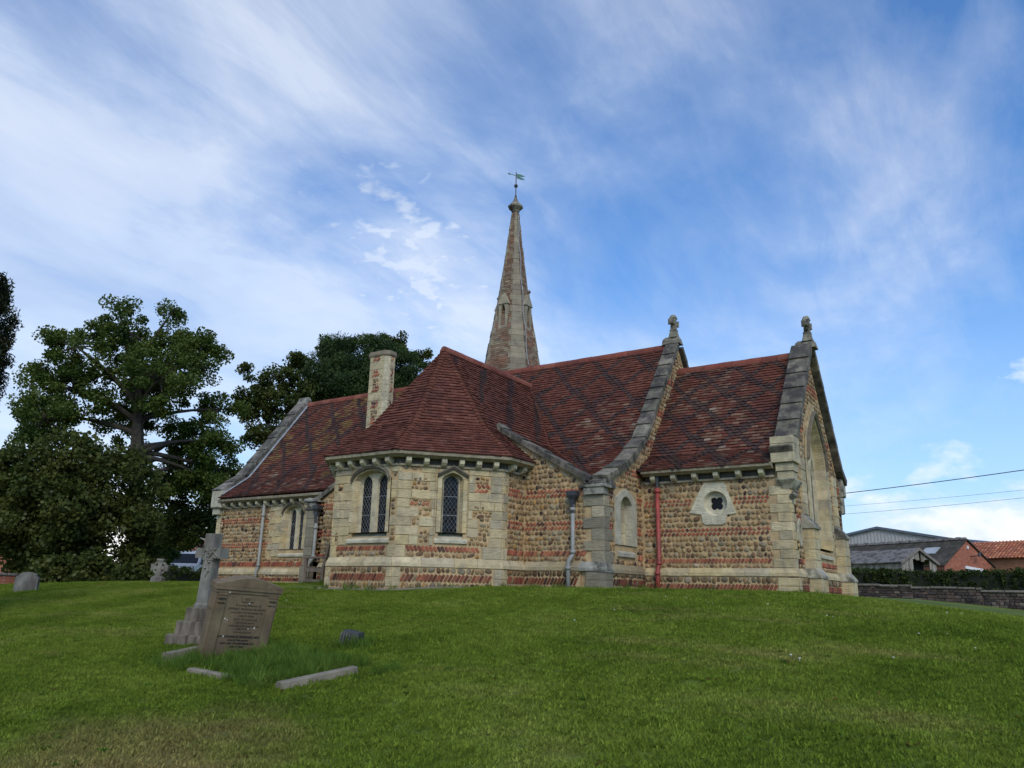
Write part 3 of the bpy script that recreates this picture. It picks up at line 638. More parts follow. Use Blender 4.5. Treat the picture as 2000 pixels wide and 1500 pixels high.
def rect_for(loop, u0, u1, zs, zt):
    a0, a1 = loop[0][0], loop[-1][0]; out = [(u0, zs)]
    for u, v in loop[1:-1]: out.append((u0+(u1-u0)*(u-a0)/(a1-a0), zt))
    return out+[(u1, zs)]
def window(fr, u0, u1, zs, zsp, zt, lights, parent, m=0.09, four=0.75, d1=0.11, d2=0.17, sill=True, hood='arch', top=0.06, sillm=0.12, pane=(0.083, 0.125), dark_glass=True, oarch=None):
    mb = MB(); C1 = jit((0.56, 0.48, 0.31), 0.05)
    big = arch_loop(u0, u1, zs, zsp, zt, 12, four); small = arch_loop(u0+0.05, u1-0.05, zs, zsp, zt-0.04, 12, four)
    ring(mb, fr, arch_loop(u0-oarch, u1+oarch, zs, zsp, zt+oarch*1.2, 12, four) if oarch else rect_for(big, u0-m, u1+m, zs, zt+top), big, 0.028, -d1, small, C1)
    w = mb.build('window', M['mortar'], parent)
    # the dressed stones of the surround, jambs first and then the arch
    ou = arch_loop(u0-oarch, u1+oarch, zs, zsp, zt+oarch*1.2, 12, four) if oarch else rect_for(big, u0-m, u1+m, zs, zt+top)
    if not oarch: ou[1] = (ou[1][0], zsp+0.02); ou[-2] = (ou[-2][0], zsp+0.02)
    nj = max(3, round((zsp-zs)/0.24)); seg = []
    for k in range(nj):
        t0, t1 = k/nj, (k+1)/nj; lp_ = lambda A, B, t: (A[0]+(B[0]-A[0])*t, A[1]+(B[1]-A[1])*t)
        for e0, e1 in ((0, 1), (-1, -2)): seg.append([tuple(lp_(P_[e0], P_[e1], t) for t in (t0, t1)) for P_ in (ou, big, small)])
    grp = 3 if u1-u0 > 0.6 and not oarch else (1 if oarch else 6)
    for k in range(1, len(big)-2, grp):
        e_ = min(k+grp, len(big)-2); seg.append([tuple(P_[k:e_+1]) for P_ in (ou, big, small)])
    for O_, I_, S_ in seg:
        nS = len(O_); vs = []; q = rnd.uniform(0.031, 0.036)
        def shrink(P_):
            c0 = ((P_[0][0]+P_[-1][0])/2, (P_[0][1]+P_[-1][1])/2); d0 = math.hypot(P_[-1][0]-P_[0][0], P_[-1][1]-P_[0][1])+1e-6; f_ = max(0.9, 1-0.007/d0)
            R_ = list(P_); R_[0] = (c0[0]+(P_[0][0]-c0[0])*f_, c0[1]+(P_[0][1]-c0[1])*f_); R_[-1] = (c0[0]+(P_[-1][0]-c0[0])*f_, c0[1]+(P_[-1][1]-c0[1])*f_); return R_
        O_, I_, S_ = shrink(O_), shrink(I_), shrink(S_)
        vs = [fr.p(a, b, 0) for a, b in O_]+[fr.p(a, b, q) for a, b in O_]+[fr.p(a, b, q) for a, b in I_]+[fr.p(a+(0.003 if a < (u0+u1)/2 else -0.003), b, -d1) for a, b in S_]
        fs = [(r_*nS+i, r_*nS+i+1, (r_+1)*nS+i+1, (r_+1)*nS+i) for r_ in range(3) for i in range(nS-1)]
        piece('jamb_stone', vs, fs, jit(pick(ASH), 0.09), w)
    for k, (a, b_, zp, zq) in enumerate(lights):
        ca = u0-0.02 if k == 0 else (lights[k-1][1]+a)/2; cb = u1+0.02 if k == len(lights)-1 else (b_+lights[k+1][0])/2
        mb = MB(); lp = arch_loop(a, b_, zs, zp, zq, 10, 0.55); lp2 = arch_loop(a+0.02, b_-0.02, zs, zp, zq-0.02, 10, 0.55)
        ring(mb, fr, rect_for(lp, ca, cb, zs, zt+0.02), lp, -d1, -d2, lp2, jit((0.55, 0.47, 0.31), 0.06)); mb.build('tracery', M['ashlar'], w)
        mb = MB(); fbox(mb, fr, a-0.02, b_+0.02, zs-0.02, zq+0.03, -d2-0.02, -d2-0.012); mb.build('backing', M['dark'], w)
        pw, ph = pane; pw = (b_-a)/max(2, round((b_-a)/pw)); lead = MB()
        r = 0; z = zs
        while z < zq+ph/2:
            u = a+(pw/2 if r % 2 else 0.0)
            while u < b_+pw*0.6:
                if a-pw*0.3 < u < b_+pw*0.3:
                    hw, hh = pw/2*0.96, ph/2*0.96; t1, t2 = rnd.gauss(0, 0.003), rnd.gauss(0, 0.003)
                    cl = lambda x: min(b_+0.015, max(a-0.015, x)); mb = MB()
                    mb.add([fr.p(u, max(zs-0.015, z-hh), -d2-0.006-t1), fr.p(cl(u+hw), max(zs-0.015, z), -d2-0.006+t2), fr.p(u, min(z+hh, zq+0.02), -d2-0.006+t1), fr.p(cl(u-hw), max(zs-0.015, z), -d2-0.006-t2)], [(0, 1, 2, 3)])
                    if u > a-0.015 and u < b_+0.015 and z+hh > zs: mb.build('pane', M['glass'], w)
                u += pw
            z += ph/2; r += 1
        # lead cames: two crossing families of thin bars and a few saddle bars
        sl = ph/pw; k0 = -int((zq-zs)/ph)-2
        for s_ in (1, -1):
            for q in range(-2-int((zq-zs)/ph), 3+int((zq-zs)/ph)+4):
                z0 = zs-ph/2+q*ph+(0 if s_ > 0 else 0)
                pts = clip([(a, z0), (b_, z0+s_*sl*(b_-a)), (b_, z0+s_*sl*(b_-a)+0.006), (a, z0+0.006)], 0, -1, -zs); pts = clip(pts, 0, 1, zq) if len(pts) > 2 else pts
                if len(pts) > 2: fprism(lead, fr, pts, -d2-0.006, -d2+0.001)
        for q in (0.3, 0.62): fbox(lead, fr, a, b_, zs+(zq-zs)*q, zs+(zq-zs)*q+0.012, -d2, -d2+0.006)
        if lead.v: lead.build('lead_lattice', M['came'], w)
    if sill:
        mb = MB(); a, b_ = u0-sillm, u1+sillm
        mb.add([fr.p(a, zs-0.22, -0.02), fr.p(b_, zs-0.22, -0.02), fr.p(b_, zs-0.22, 0.045), fr.p(a, zs-0.22, 0.045), fr.p(a, zs-0.16, 0.05), fr.p(b_, zs-0.16, 0.05), fr.p(b_-0.06, zs+0.005, -d2), fr.p(a+0.06, zs+0.005, -d2)],
               [(0,1,2,3),(3,2,5,4),(4,5,6,7),(0,3,4,7),(1,6,5,2)], jit((0.55, 0.5, 0.36), 0.05)); mb.build('sill', M['ashlar'], w)
    if hood:
        mb = MB(); P = []
        if hood == 'arch':
            lp = arch_loop(u0-0.07, u1+0.07, zs, zsp-0.02, zt+0.07, 14, four)[1:-1]; P = lp
        else: P = [(u0-0.1, zsp+0.07), ((u0+u1)/2, zt+0.10), (u1+0.1, zsp+0.07)]
        rings = []
        for u, v in P: rings.append([fr.p(u, v-0.035, 0.02), fr.p(u, v-0.03, 0.075), fr.p(u, v+0.02, 0.115), fr.p(u, v+0.05, 0.10), fr.p(u, v+0.055, 0.02)])
        mb.loft(rings, (0.15, 0.125, 0.09)); mb.build('hood_mould', M['dark_stone'] if hood == 'dark' else M['hood'], w)
    return w
M['hood'] = attr_mat('hood_stone', var=0.35, vscale=9, bump=0.6, bscale=40)
window(FA, 0.60, 1.57, 1.09, 2.22, 2.42, [(0.67, 1.0, 2.18, 2.35), (1.15, 1.48, 2.18, 2.35)], apse, four=0.85)
window(FB, 0.94, 1.41, 1.11, 2.24, 2.39, [(1.00, 1.345, 2.20, 2.36)], apse, hood='angle', four=0.6)
window(FN, -7.18, -6.32, 1.05, 2.14, 2.36, [(-7.08, -6.81, 2.12, 2.29), (-6.69, -6.42, 2.12, 2.29)], nave, m=0.12, four=0.9)
for k, v in enumerate(np.arange(0.83, 2.42, 0.2)):
    ash(FN, -7.86 if k % 2 else -7.66, -7.305, v, v+0.2, nave, prot=0.026); ash(FN, -6.195, -5.95 if k % 2 else -6.05, v, v+0.2, nave, prot=0.026)
for fr, us, par in ((FA, ((0.50, 0.505), (1.662, 1.665)), apse),): pass
# blocks beside the apse openings
for k, v in enumerate(rowsA[:-1]):
    v1 = rowsA[k+1]
    if v >= 1.0: ash(FB, 0.80, 0.846, v, v1, apse, prot=0.02); ash(FB, 1.504, 1.53, v, v1, apse, prot=0.02)
# blocked lancet
mb = MB(); lp = [(0.78, 0.97), (0.78, 1.88), (0.93, 2.02), (1.075, 2.06), (1.22, 2.02), (1.37, 1.88), (1.37, 0.97)]
ot = [(0.52, 0.97), (0.52, 1.95), (0.8, 2.14), (1.075, 2.22), (1.35, 2.14), (1.62, 1.95), (1.62, 0.97)]
ring(mb, FE, ot, lp, 0.03, -0.2, None, (0.46, 0.42, 0.31)); bw = mb.build('blocked_window', M['ashlar'], nave_e)
for z0, z1 in ((0.97, 1.25), (1.25, 1.5), (1.5, 1.78), (1.78, 2.05)): ash(FE.off(-0.17), 0.77, 1.38, z0, z1, bw, prot=0.02, kind='infill_block')
mb = MB(); mb.add([FE.p(0.62, 0.72, -0.02), FE.p(1.5, 0.72, -0.02), FE.p(1.5, 0.72, 0.05), FE.p(0.62, 0.72, 0.05), FE.p(0.62, 0.8, 0.05), FE.p(1.5, 0.8, 0.05), FE.p(1.42, 0.98, -0.16), FE.p(0.7, 0.98, -0.16)], [(0,1,2,3),(3,2,5,4),(4,5,6,7),(0,3,4,7),(1,6,5,2)], (0.42, 0.39, 0.3)); mb.build('sill', M['ashlar'], bw)
# quatrefoil
def circ(cu, cv, r, n, ph=0): return [(cu+r*math.cos(6.28319*k/n+ph), cv+r*math.sin(6.28319*k/n+ph)) for k in range(n)]
QU, QV = 6.22, 1.92
hexo = [(5.96, 2.37), (6.47, 2.37), (6.50, 2.20), (6.68, 1.67), (6.46, 1.66), (6.44, 1.45), (5.92, 1.46), (5.90, 1.68), (5.62, 1.72), (5.88, 2.22)]
def ray_out(poly, cu, cv, a):
    best = 9; dx, dy = math.cos(a), math.sin(a)
    for i, p in enumerate(poly):
        q = poly[(i+1) % len(poly)]; ex, ey = q[0]-p[0], q[1]-p[1]; den = dx*ey-dy*ex
        if abs(den) < 1e-9: continue
        t = ((p[0]-cu)*ey-(p[1]-cv)*ex)/den; s_ = ((p[0]-cu)*dy-(p[1]-cv)*dx)/den
        if t > 0 and -1e-6 <= s_ <= 1.000001: best = min(best, t)
    return (cu+dx*best, cv+dy*best)
N = 40
mb = MB(); ring(mb, FCh, [ray_out(hexo, QU, QV, 6.28319*k/N) for k in range(N)], circ(QU, QV, 0.27, N), 0.03, -0.09, circ(QU, QV, 0.235, N), (0.60, 0.54, 0.38)); qw = mb.build('quatrefoil_window', M['ashlar'], chancel)
def quad(a):
    best = 0.05
    for k in range(4):
        th = math.pi/4+k*math.pi/2; d = 0.088; r = 0.078; cx = d*math.cos(a-th); sy = d*math.sin(a-th)
        if abs(sy) < r and cx > 0: best = max(best, cx+math.sqrt(r*r-sy*sy))
    return best
mb = MB(); ring(mb, FCh, circ(QU, QV, 0.25, N), [(QU+quad(6.28319*k/N)*math.cos(6.28319*k/N), QV+quad(6.28319*k/N)*math.sin(6.28319*k/N)) for k in range(N)], -0.085, -0.15, None, (0.55, 0.5, 0.36)); mb.build('tracery', M['ashlar'], qw)
mb = MB(); fprism(mb, FCh, circ(QU, QV, 0.25, 24), -0.16, -0.151); mb.build('pane', M['glass'], qw)
# great east window under its arch
gab = [(1.985, -0.3), (7.195, -0.3), (7.195, 2.7), (4.59, 5.95), (1.985, 2.7)]; arc = arch_loop(3.62, 5.56, 1.0, 3.05, 4.3, 16, 0.55)
angs = sorted({round(math.atan2(v-2.4, u-4.59), 4) for u, v in gab+arc})
mb = MB(); ring(mb, FEg, [ray_out(gab, 4.59, 2.4, a) for a in angs], [ray_out(arc, 4.59, 2.4, a) for a in angs], 0, -0.4)
east.data = mb.mesh('east_wall', M['mortar'])
window(FEg, 3.66, 5.52, 1.05, 3.05, 4.25, [(3.78, 4.26, 2.8, 3.3), (4.36, 4.82, 3.2, 3.8), (4.92, 5.40, 2.8, 3.3)], east, m=0.14, four=0.55, d1=0.2, d2=0.28, sillm=0.1, pane=(0.19, 0.28), oarch=0.2)
# ------------------------------------------------------------------ cornices, roofs, copings
def cornice(name, fr, u0, u1, zt, parent, e0=0.0, e1=0.0, n_corb=None, end0=True):
    """moulded eaves course on corbels; e0/e1 mitre tangents at the ends"""
    sec = [(0.0, zt-0.11), (0.16, zt-0.11), (0.20, zt-0.085), (0.27, zt-0.06), (0.285, zt), (0.27, zt+0.012), (0.0, zt+0.012)]
    c = jit((0.31, 0.265, 0.18), 0.1)
    # built stone by stone
    u = u0; first = True
    while u < u1-1e-6:
        w = rnd.uniform(0.6, 1.0); v = u+w
        if u1-v < 0.4: v = u1
        A = [(u-(e0*n if first else -0.0015)) for n, z in sec]; B = [(v+(e1*n if v == u1 else -0.0015)) for n, z in sec]; k = len(sec)
        piece('cornice_stone', [fr.p(A[i], z, n) for i, (n, z) in enumerate(sec)]+[fr.p(B[i], z, n) for i, (n, z) in enumerate(sec)],
              [tuple(range(k-1, -1, -1)), tuple(range(k, 2*k))]+[(i, (i+1) % k, k+(i+1) % k, k+i) for i in range(k)], jit(c, 0.12), parent)
        u = v; first = False
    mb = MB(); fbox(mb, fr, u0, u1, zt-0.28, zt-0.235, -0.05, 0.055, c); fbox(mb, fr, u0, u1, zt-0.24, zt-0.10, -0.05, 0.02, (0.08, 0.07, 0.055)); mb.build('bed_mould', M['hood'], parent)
    n = n_corb or max(2, round((u1-u0)/0.42))
    for k in range(n):
        cu = u0+(k+0.5)*(u1-u0)/n; h = 0.055
        P = [(0.0, zt-0.27), (0.075, zt-0.265), (0.14, zt-0.235), (0.185, zt-0.19), (0.19, zt-0.113), (0.0, zt-0.113)]; m_ = len(P)
        piece('corbel', [fr.p(cu-h, z, q) for q, z in P]+[fr.p(cu+h, z, q) for q, z in P], [tuple(range(m_-1, -1, -1)), tuple(range(m_, 2*m_))]+[(i, (i+1) % m_, m_+(i+1) % m_, m_+i) for i in range(m_)], jit((0.56, 0.49, 0.32), 0.1), parent)
TG24, TG21 = math.tan(math.radians(24)), math.tan(math.radians(21))
cornice('c', FA, 0, 1.83, 2.76, apse, TG24, TG24, 5); cornice('c', FB, 0, LB, 2.76, apse, TG24, TG21, 6); cornice('c', FC, 0, 0.86, 2.76, apse, TG21, 0, 2)
cornice('c', FD, 0, LB, 2.76, apse, TG21, TG24, 5); cornice('c', FEp, 0.0, 0.889, 2.76, apse, 0, TG21, 2)
cornice('c', FN, -10.2, -4.55, 2.66, nave, n_corb=14); cornice('c', FCh, 4.56, 7.55, 2.70, chancel, n_corb=6)

TILE = [((0.142,0.052,0.034),6),((0.130,0.047,0.031),6),((0.155,0.060,0.040),4),((0.116,0.043,0.030),4),((0.102,0.040,0.029),2),((0.175,0.076,0.050),0.6)]
LICH = [((0.18,0.100,0.066),4),((0.165,0.090,0.058),4),((0.24,0.175,0.13),0.6)]
BLUE = [((0.070,0.043,0.036),3),((0.080,0.047,0.038),2),((0.060,0.038,0.034),2)]
from mathutils import noise as mnoise
def patch(c, sc, seed): return mnoise.noise(Vector((c.x*sc+seed, c.y*sc, c.z*sc)))
def col_plain(c, fr):
    return jit(pick(TILE), 0.1), False
def lattice(a, s, pa, ps, w):
    p = a/pa; q = s/ps; f1 = (p+q) % 1; f2 = (p-q) % 1
    return min(f1, 1-f1) < w or min(f2, 1-f2) < w
def col_chancel(c, fr):
    s = (5.86-c.z)/0.785
    if lattice(c.x-5.99, s-2.30, 1.03, 1.09, 0.105): return jit(pick(BLUE), 0.12), True
    l = patch(c, 0.55, 3.0)+0.35*patch(c, 2.0, 9.0)+(5.86-c.z < 1.2)*0.12
    if l > 0.20 and rnd.random() < 0.4: return jit(pick(LICH), 0.2), False
    return jit(pick(TILE), 0.1), False
def col_nave(c, fr):
    s = (6.61-c.z)/0.793
    if lattice(c.x-0.45, s, 1.35, 1.55, 0.08): return jit(pick(BLUE), 0.12), True
    l = patch(c, 0.45, 7.0)+0.35*patch(c, 2.0, 1.0)+(c.x > 0)*0.1
    if l > 0.26 and rnd.random() < 0.33: return jit(pick(LICH), 0.2), False
    if c.x < -3 and patch(c, 0.5, 31.0)+0.2*(c.z > 4) > 0.22 and rnd.random() < 0.6: return jit((0.17, 0.10, 0.040), 0.2), False
    return jit(pick(TILE), 0.1), False
def col_trans(c, fr):
    s = (5.9-c.z)/0.796
    p = (c.y+s*0.92-0.35)/1.32; f = p % 1
    if min(f, 1-f) < 0.085: return jit(pick(BLUE), 0.12), True
    return jit(pick(TILE), 0.1), False
nave_roof = MB(); chancel_roof = MB(); apse_roof = MB(); trans_roof = MB()
ROOF = {}
def roof_part(name):
    o = bpy.data.objects.new(name, bpy.data.meshes.new(name)); link(o, church); ROOF[name] = (o, MB()); return o
nr, cr_, ar, tr_ = roof_part('nave_roof'), roof_part('chancel_roof'), roof_part('apse_roof'), roof_part('transept_roof')
def roof(name, poly, colour, vis=True, tile=True, **k):
    o, mb = ROOF[name]; f = frame_of(poly); mb.add([Vector(p)-f.n*0.012 for p in poly]+[Vector(p)-f.n*0.05 for p in poly], [tuple(range(len(poly))), tuple(range(2*len(poly)-1, len(poly)-1, -1))])
    if tile: tiles(poly, o, colour, vis=vis, **k)
nz = lambda Y: prof(NP, Y)
tz = lambda X: prof(TP, abs(X))
def NPt(pts): return [(x, y, nz(y)) for x, y in pts]
def TPt(pts): return [(x, y, tz(x)) for x, y in pts]
XW, XE = -10.12, 4.2
roof('nave_roof', NPt([(XW, 2.2), (-1.925, 2.2), (0, 4.044), (0, 4.59), (XW, 4.59)]), col_nave)
roof('nave_roof', NPt([(0, 4.044), (1.925, 2.2), (XE, 2.2), (XE, 4.59), (0, 4.59)]), col_nave)
roof('nave_roof', NPt([(XW, 1.10), (-3.26, 1.15), (-1.925, 2.2), (XW, 2.2)]), col_nave)
roof('nave_roof', NPt([(1.925, 2.2), (3.26, 1.15), (XE, 1.15), (XE, 2.2)]), col_nave)
roof('nave_roof', NPt([(3.26, 1.15), (4.13, 0.03), (XE, 0.03), (XE, 1.15)]), col_nave)
roof('nave_roof', NPt([(-4.35, 0.0), (-4.2, 0.0), (-3.26, 1.15), (-4.35, 1.15)]), col_nave, vis=False)
roof('nave_roof', [(XW, 4.59, 6.61), (XE, 4.59, 6.61), (XE, 6.98, 3.5), (XW, 6.98, 3.5)], col_nave, vis=False, tile=False)
roof('nave_roof', [(XW, 6.98, 3.5), (XE, 6.98, 3.5), (XE, 8.05, 2.72), (XW, 8.05, 2.72)], col_nave, vis=False, tile=False)
roof('transept_roof', TPt([(0, 0), (1.75, 0), (1.75, 2.277), (0, 4.044)]), col_trans)
roof('transept_roof', TPt([(1.75, 0.26), (4.0, 0.26), (3.26, 1.15), (1.925, 2.2), (1.75, 2.277)]), col_trans)
roof('transept_roof', TPt([(0, 4.044), (-1.75, 2.277), (-1.75, 0), (0, 0)]), col_trans, vis=False)
roof('transept_roof', TPt([(-1.75, 0.26), (-1.75, 2.277), (-1.925, 2.2), (-3.26, 1.15), (-4.0, 0.26)]), col_trans, vis=False)
roof('chancel_roof', [(4.46, 2.45, 3.15), (7.52, 2.45, 3.15), (7.52, 4.59, 5.86), (4.46, 4.59, 5.86)], col_chancel)
roof('chancel_roof', [(4.46, 1.68, 2.70), (7.52, 1.68, 2.70), (7.52, 2.45, 3.15), (4.46, 2.45, 3.15)], col_chancel)
roof('chancel_roof', [(4.46, 4.59, 5.86), (7.52, 4.59, 5.86), (7.52, 7.5, 2.7), (4.46, 7.5, 2.7)], col_chancel, vis=False, tile=False)
# apse roof: hips gathered to one apex
APX = Vector((0, -0.05, 5.9)); EZ = 2.77; BZ = 3.6; BT = 0.636; OV = 0.29
def isect(l1, l2):
    (p, n), (q, m_) = l1, l2; det = n[0]*m_[1]-n[1]*m_[0]; a = p[0]*n[0]+p[1]*n[1]; b = q[0]*m_[0]+q[1]*m_[1]
    return ((a*m_[1]-b*n[1])/det, (n[0]*b-m_[0]*a)/det)
def line(fr): return ((fr.o.x+fr.n.x*OV, fr.o.y+fr.n.y*OV), (fr.n.x, fr.n.y))
AB = isect(line(FA), line(FB)); BC = isect(line(FB), line(FC)); AD = isect(line(FA), line(FD)); DE_ = isect(line(FD), line(FEp))
ea = lambda p: Vector((p[0], p[1], EZ))
br = lambda p: Vector((p[0]*BT, APX.y+(p[1]-APX.y)*BT, BZ))
for p, q, vis in ((AD, AB, True), (AB, BC, True), (DE_, AD, False)):
    roof('apse_roof', [br(p), br(q), APX], col_plain, vis); roof('apse_roof', [ea(p), ea(q), br(q), br(p)], col_plain, vis)
for s_, p, vis in ((1, BC, True), (-1, DE_, False)):
    bx, ex = br(p).x, p[0]
    roof('apse_roof', [br(p), Vector((bx, 0.0, BZ)), Vector((0, 0.0, 5.9)), APX], col_plain, vis)
    roof('apse_roof', [ea(p), Vector((ex, -0.02, EZ)), Vector((bx, -0.02, BZ)), br(p)], col_plain, vis)
# bonnet tiles along the hips
def bonnets(a, b_, n1, n2, vis):
    d = b_-a; n = max(2, round(d.length/0.125)); ax = (a-b_).normalized(); out_ = (n1+n2).normalized(); side = ax.cross(out_).normalized()
    for k in range(n):
        base = a+d*((k+1)/n); vs = []
        for t, lf, hw in ((0.0, 0.050, 0.105), (0.15, 0.018, 0.07)):
            for q in range(5):
                th = math.pi*(q/4-0.5)*0.8; vs.append(base+ax*t+side*(hw*math.sin(th))+out_*(lf+0.05*(math.cos(th)-1)))
        vs += [v-out_*0.02 for v in vs[:5]]
        fs = [(q, q+1, q+6, q+5) for q in range(4)]+[(10+q, 11+q, q+1, q) for q in range(4)]
        piece('bonnet_tile', vs, fs, jit(pick(TILE), 0.1), ar, vis)
fn = lambda pts: frame_of(pts).n
for p, fl, f2, vis in ((AB, (AD, AB), (AB, BC), True), (BC, (AB, BC), None, True), (AD, (DE_, AD), (AD, AB), True), (DE_, None, (DE_, AD), False)):
    N1 = fn([br(fl[0]), br(fl[1]), APX]) if fl else Vector((-0.79, 0, 0.6)); N2 = fn([br(f2[0]), br(f2[1]), APX]) if f2 else Vector((0.79, 0, 0.6))
    bonnets(APX, br(p), N1, N2, vis); bonnets(br(p), ea(p), N1, N2, vis)
# valley tiles between the transept and the nave
VN = Vector((0, -0.793, 0.61)); VL = [Vector((0.0, 4.044, 5.9)), Vector((1.75, 2.277, 3.6)), Vector((1.925, 2.2, 3.5)), Vector((3.26, 1.15, 2.74)), Vector((4.1, 0.08, 2.26))]
for k, (a, b_) in enumerate(zip(VL, VL[1:])): bonnets(a, b_, VN if k < 2 else Vector((0, -0.58, 0.81)), Vector((0.796, 0, 0.605)) if k == 0 else Vector((0.49, 0, 0.87)), True)
# ridge tiles, one by one
def ridge(a, b_, parent, vis=True, wdt=0.13, ln=0.4):
    a, b_ = Vector(a), Vector(b_); d = b_-a; n = round(d.length/ln); ax = d.normalized(); side = Vector((-ax.y, ax.x, 0))
    for k in range(n):
        p = a+d*(k/n)+ax*0.004; q = a+d*((k+1)/n)-ax*0.004; dz = rnd.uniform(-0.004, 0.004); vs = []
        prof_ = [(-wdt, -0.13), (-wdt*0.92, -0.05), (-wdt*0.45, 0.035), (0, 0.055), (wdt*0.45, 0.035), (wdt*0.92, -0.05), (wdt, -0.13)]
        for c in (p, q): vs += [c+side*x+Vector((0, 0, z+dz)) for x, z in prof_]
        m_ = len(prof_); fs = [(i, i+1, m_+i+1, m_+i) for i in range(m_-1)]+[tuple(range(m_-1, -1, -1)), tuple(range(m_, 2*m_))]
        piece('ridge_tile', vs, fs, jit(rnd.choice([(0.20,0.062,0.042),(0.17,0.055,0.04),(0.22,0.078,0.052)]), 0.15), parent, vis)
ridge((XW, 4.59, 6.63), (XE, 4.59, 6.63), nr); ridge((4.46, 4.59, 5.88), (7.52, 4.59, 5.88), cr_); ridge((0, -0.12, 5.93), (0, 4.1, 5.93), tr_)
for name, (o, mb) in ROOF.items(): o.data = mb.mesh(name, M['deck'])

# --- copings: separate weathered slabs lapping down each gable
def coping(P, fr, n0, n1, parent, ln=0.5, th=0.13, up=0.16, vis=True, col=(0.17, 0.148, 0.108), step=0.035):
    """P: points (u, z) from the foot up; slabs span n0..n1 across the wall"""
    for (u0, z0), (u1, z1) in zip(P, P[1:]):
        d = Vector((u1-u0, z1-z0)); L_ = d.length; n = max(1, round(L_/ln)); d.normalize(); q = Vector((-d.y, d.x)); q = q if q.y > 0 else -q
        for k in range(n):
            a = k*L_/n; b_ = (k+1)*L_/n; vs = []; j = rnd.uniform(-0.006, 0.006)
            for t, h0, h1 in ((a-0.012, up-th, up+step+j), (b_-0.004, up-th, up+j)):
                c = Vector((u0, z0))+d*t
                for nn_, hh in ((n0, h0), (n1, h0), (n1, h1-0.02), (n1-0.02*(1 if n1 > n0 else -1), h1), (n0+0.02, h1), (n0, h1-0.02)):
                    w = c+q*hh; vs.append(fr.p(w.x, w.y, nn_))
            piece('coping_stone', vs, [(5,4,3,2,1,0), (6,7,8,9,10,11)]+[(i, (i+1) % 6, 6+(i+1) % 6, 6+i) for i in range(6)], jit(col, 0.4), parent, vis)
coping([(0.02, 2.22), (1.15, 2.74), (2.2, 3.50)], FE, -0.27, 0.11, nave_e, 0.62); coping([(2.2, 3.5), (4.52, 6.52)], FE, -0.27, 0.11, nave_e, 0.5)
coping([(9.16, 2.22), (8.03, 2.74), (6.98, 3.50)], FE, -0.27, 0.11, nave_e, 0.62, vis=False); coping([(6.98, 3.5), (4.66, 6.52)], FE, -0.27, 0.11, nave_e, 0.5)
EC = [(1.78, 2.92), (2.3, 3.25), (4.50, 5.98)]
coping(EC[:2], FEg, -0.32, 0.17, east, 0.5, th=0.16, up=0.1); coping(EC[1:], FEg, -0.32, 0.17, east, 0.56, th=0.16, up=0.12)
ECn = [(9.18-u, z) for u, z in EC]; coping(ECn[:2], FEg, -0.32, 0.17, east, 0.5, th=0.16, up=0.1); coping(ECn[1:], FEg, -0.32, 0.17, east, 0.56, th=0.16, up=0.12)
coping([(4.12, 2.26), (1.78, 3.60), (1.66, 3.74)], FG, -0.27, 0.09, transept, 0.6, th=0.12, up=0.10); coping([(-4.25, 2.2), (-1.78, 3.60)], FG, -0.27, 0.09, transept, 0.6, th=0.12, up=0.10)
FWi = Fr((-10.5, 0, 0), (0, 1, 0), (-1, 0, 0)); coping([(1.3, 2.85), (2.2, 3.50), (4.52, 6.52)], FWi, -0.36, 0.14, nave, 0.62, th=0.13, up=0.17, col=(0.19, 0.17, 0.135)); coping([(7.88, 2.85), (6.98, 3.50), (4.66, 6.52)], FWi, -0.36, 0.14, nave, 0.62, th=0.13, up=0.17, vis=False)
# lead flashing beside the west coping
mb = MB()
for (a, za), (b_, zb) in zip([(1.2, 2.80), (2.2, 3.52)], [(2.2, 3.52), (4.55, 6.58)]): mb.add([(-10.15, a, za+0.05), (-10.04, a, za+0.04), (-10.04, b_, zb+0.04), (-10.15, b_, zb+0.05)], [(0, 1, 2, 3)])
mb.build('flashing', M['lead'], nr)

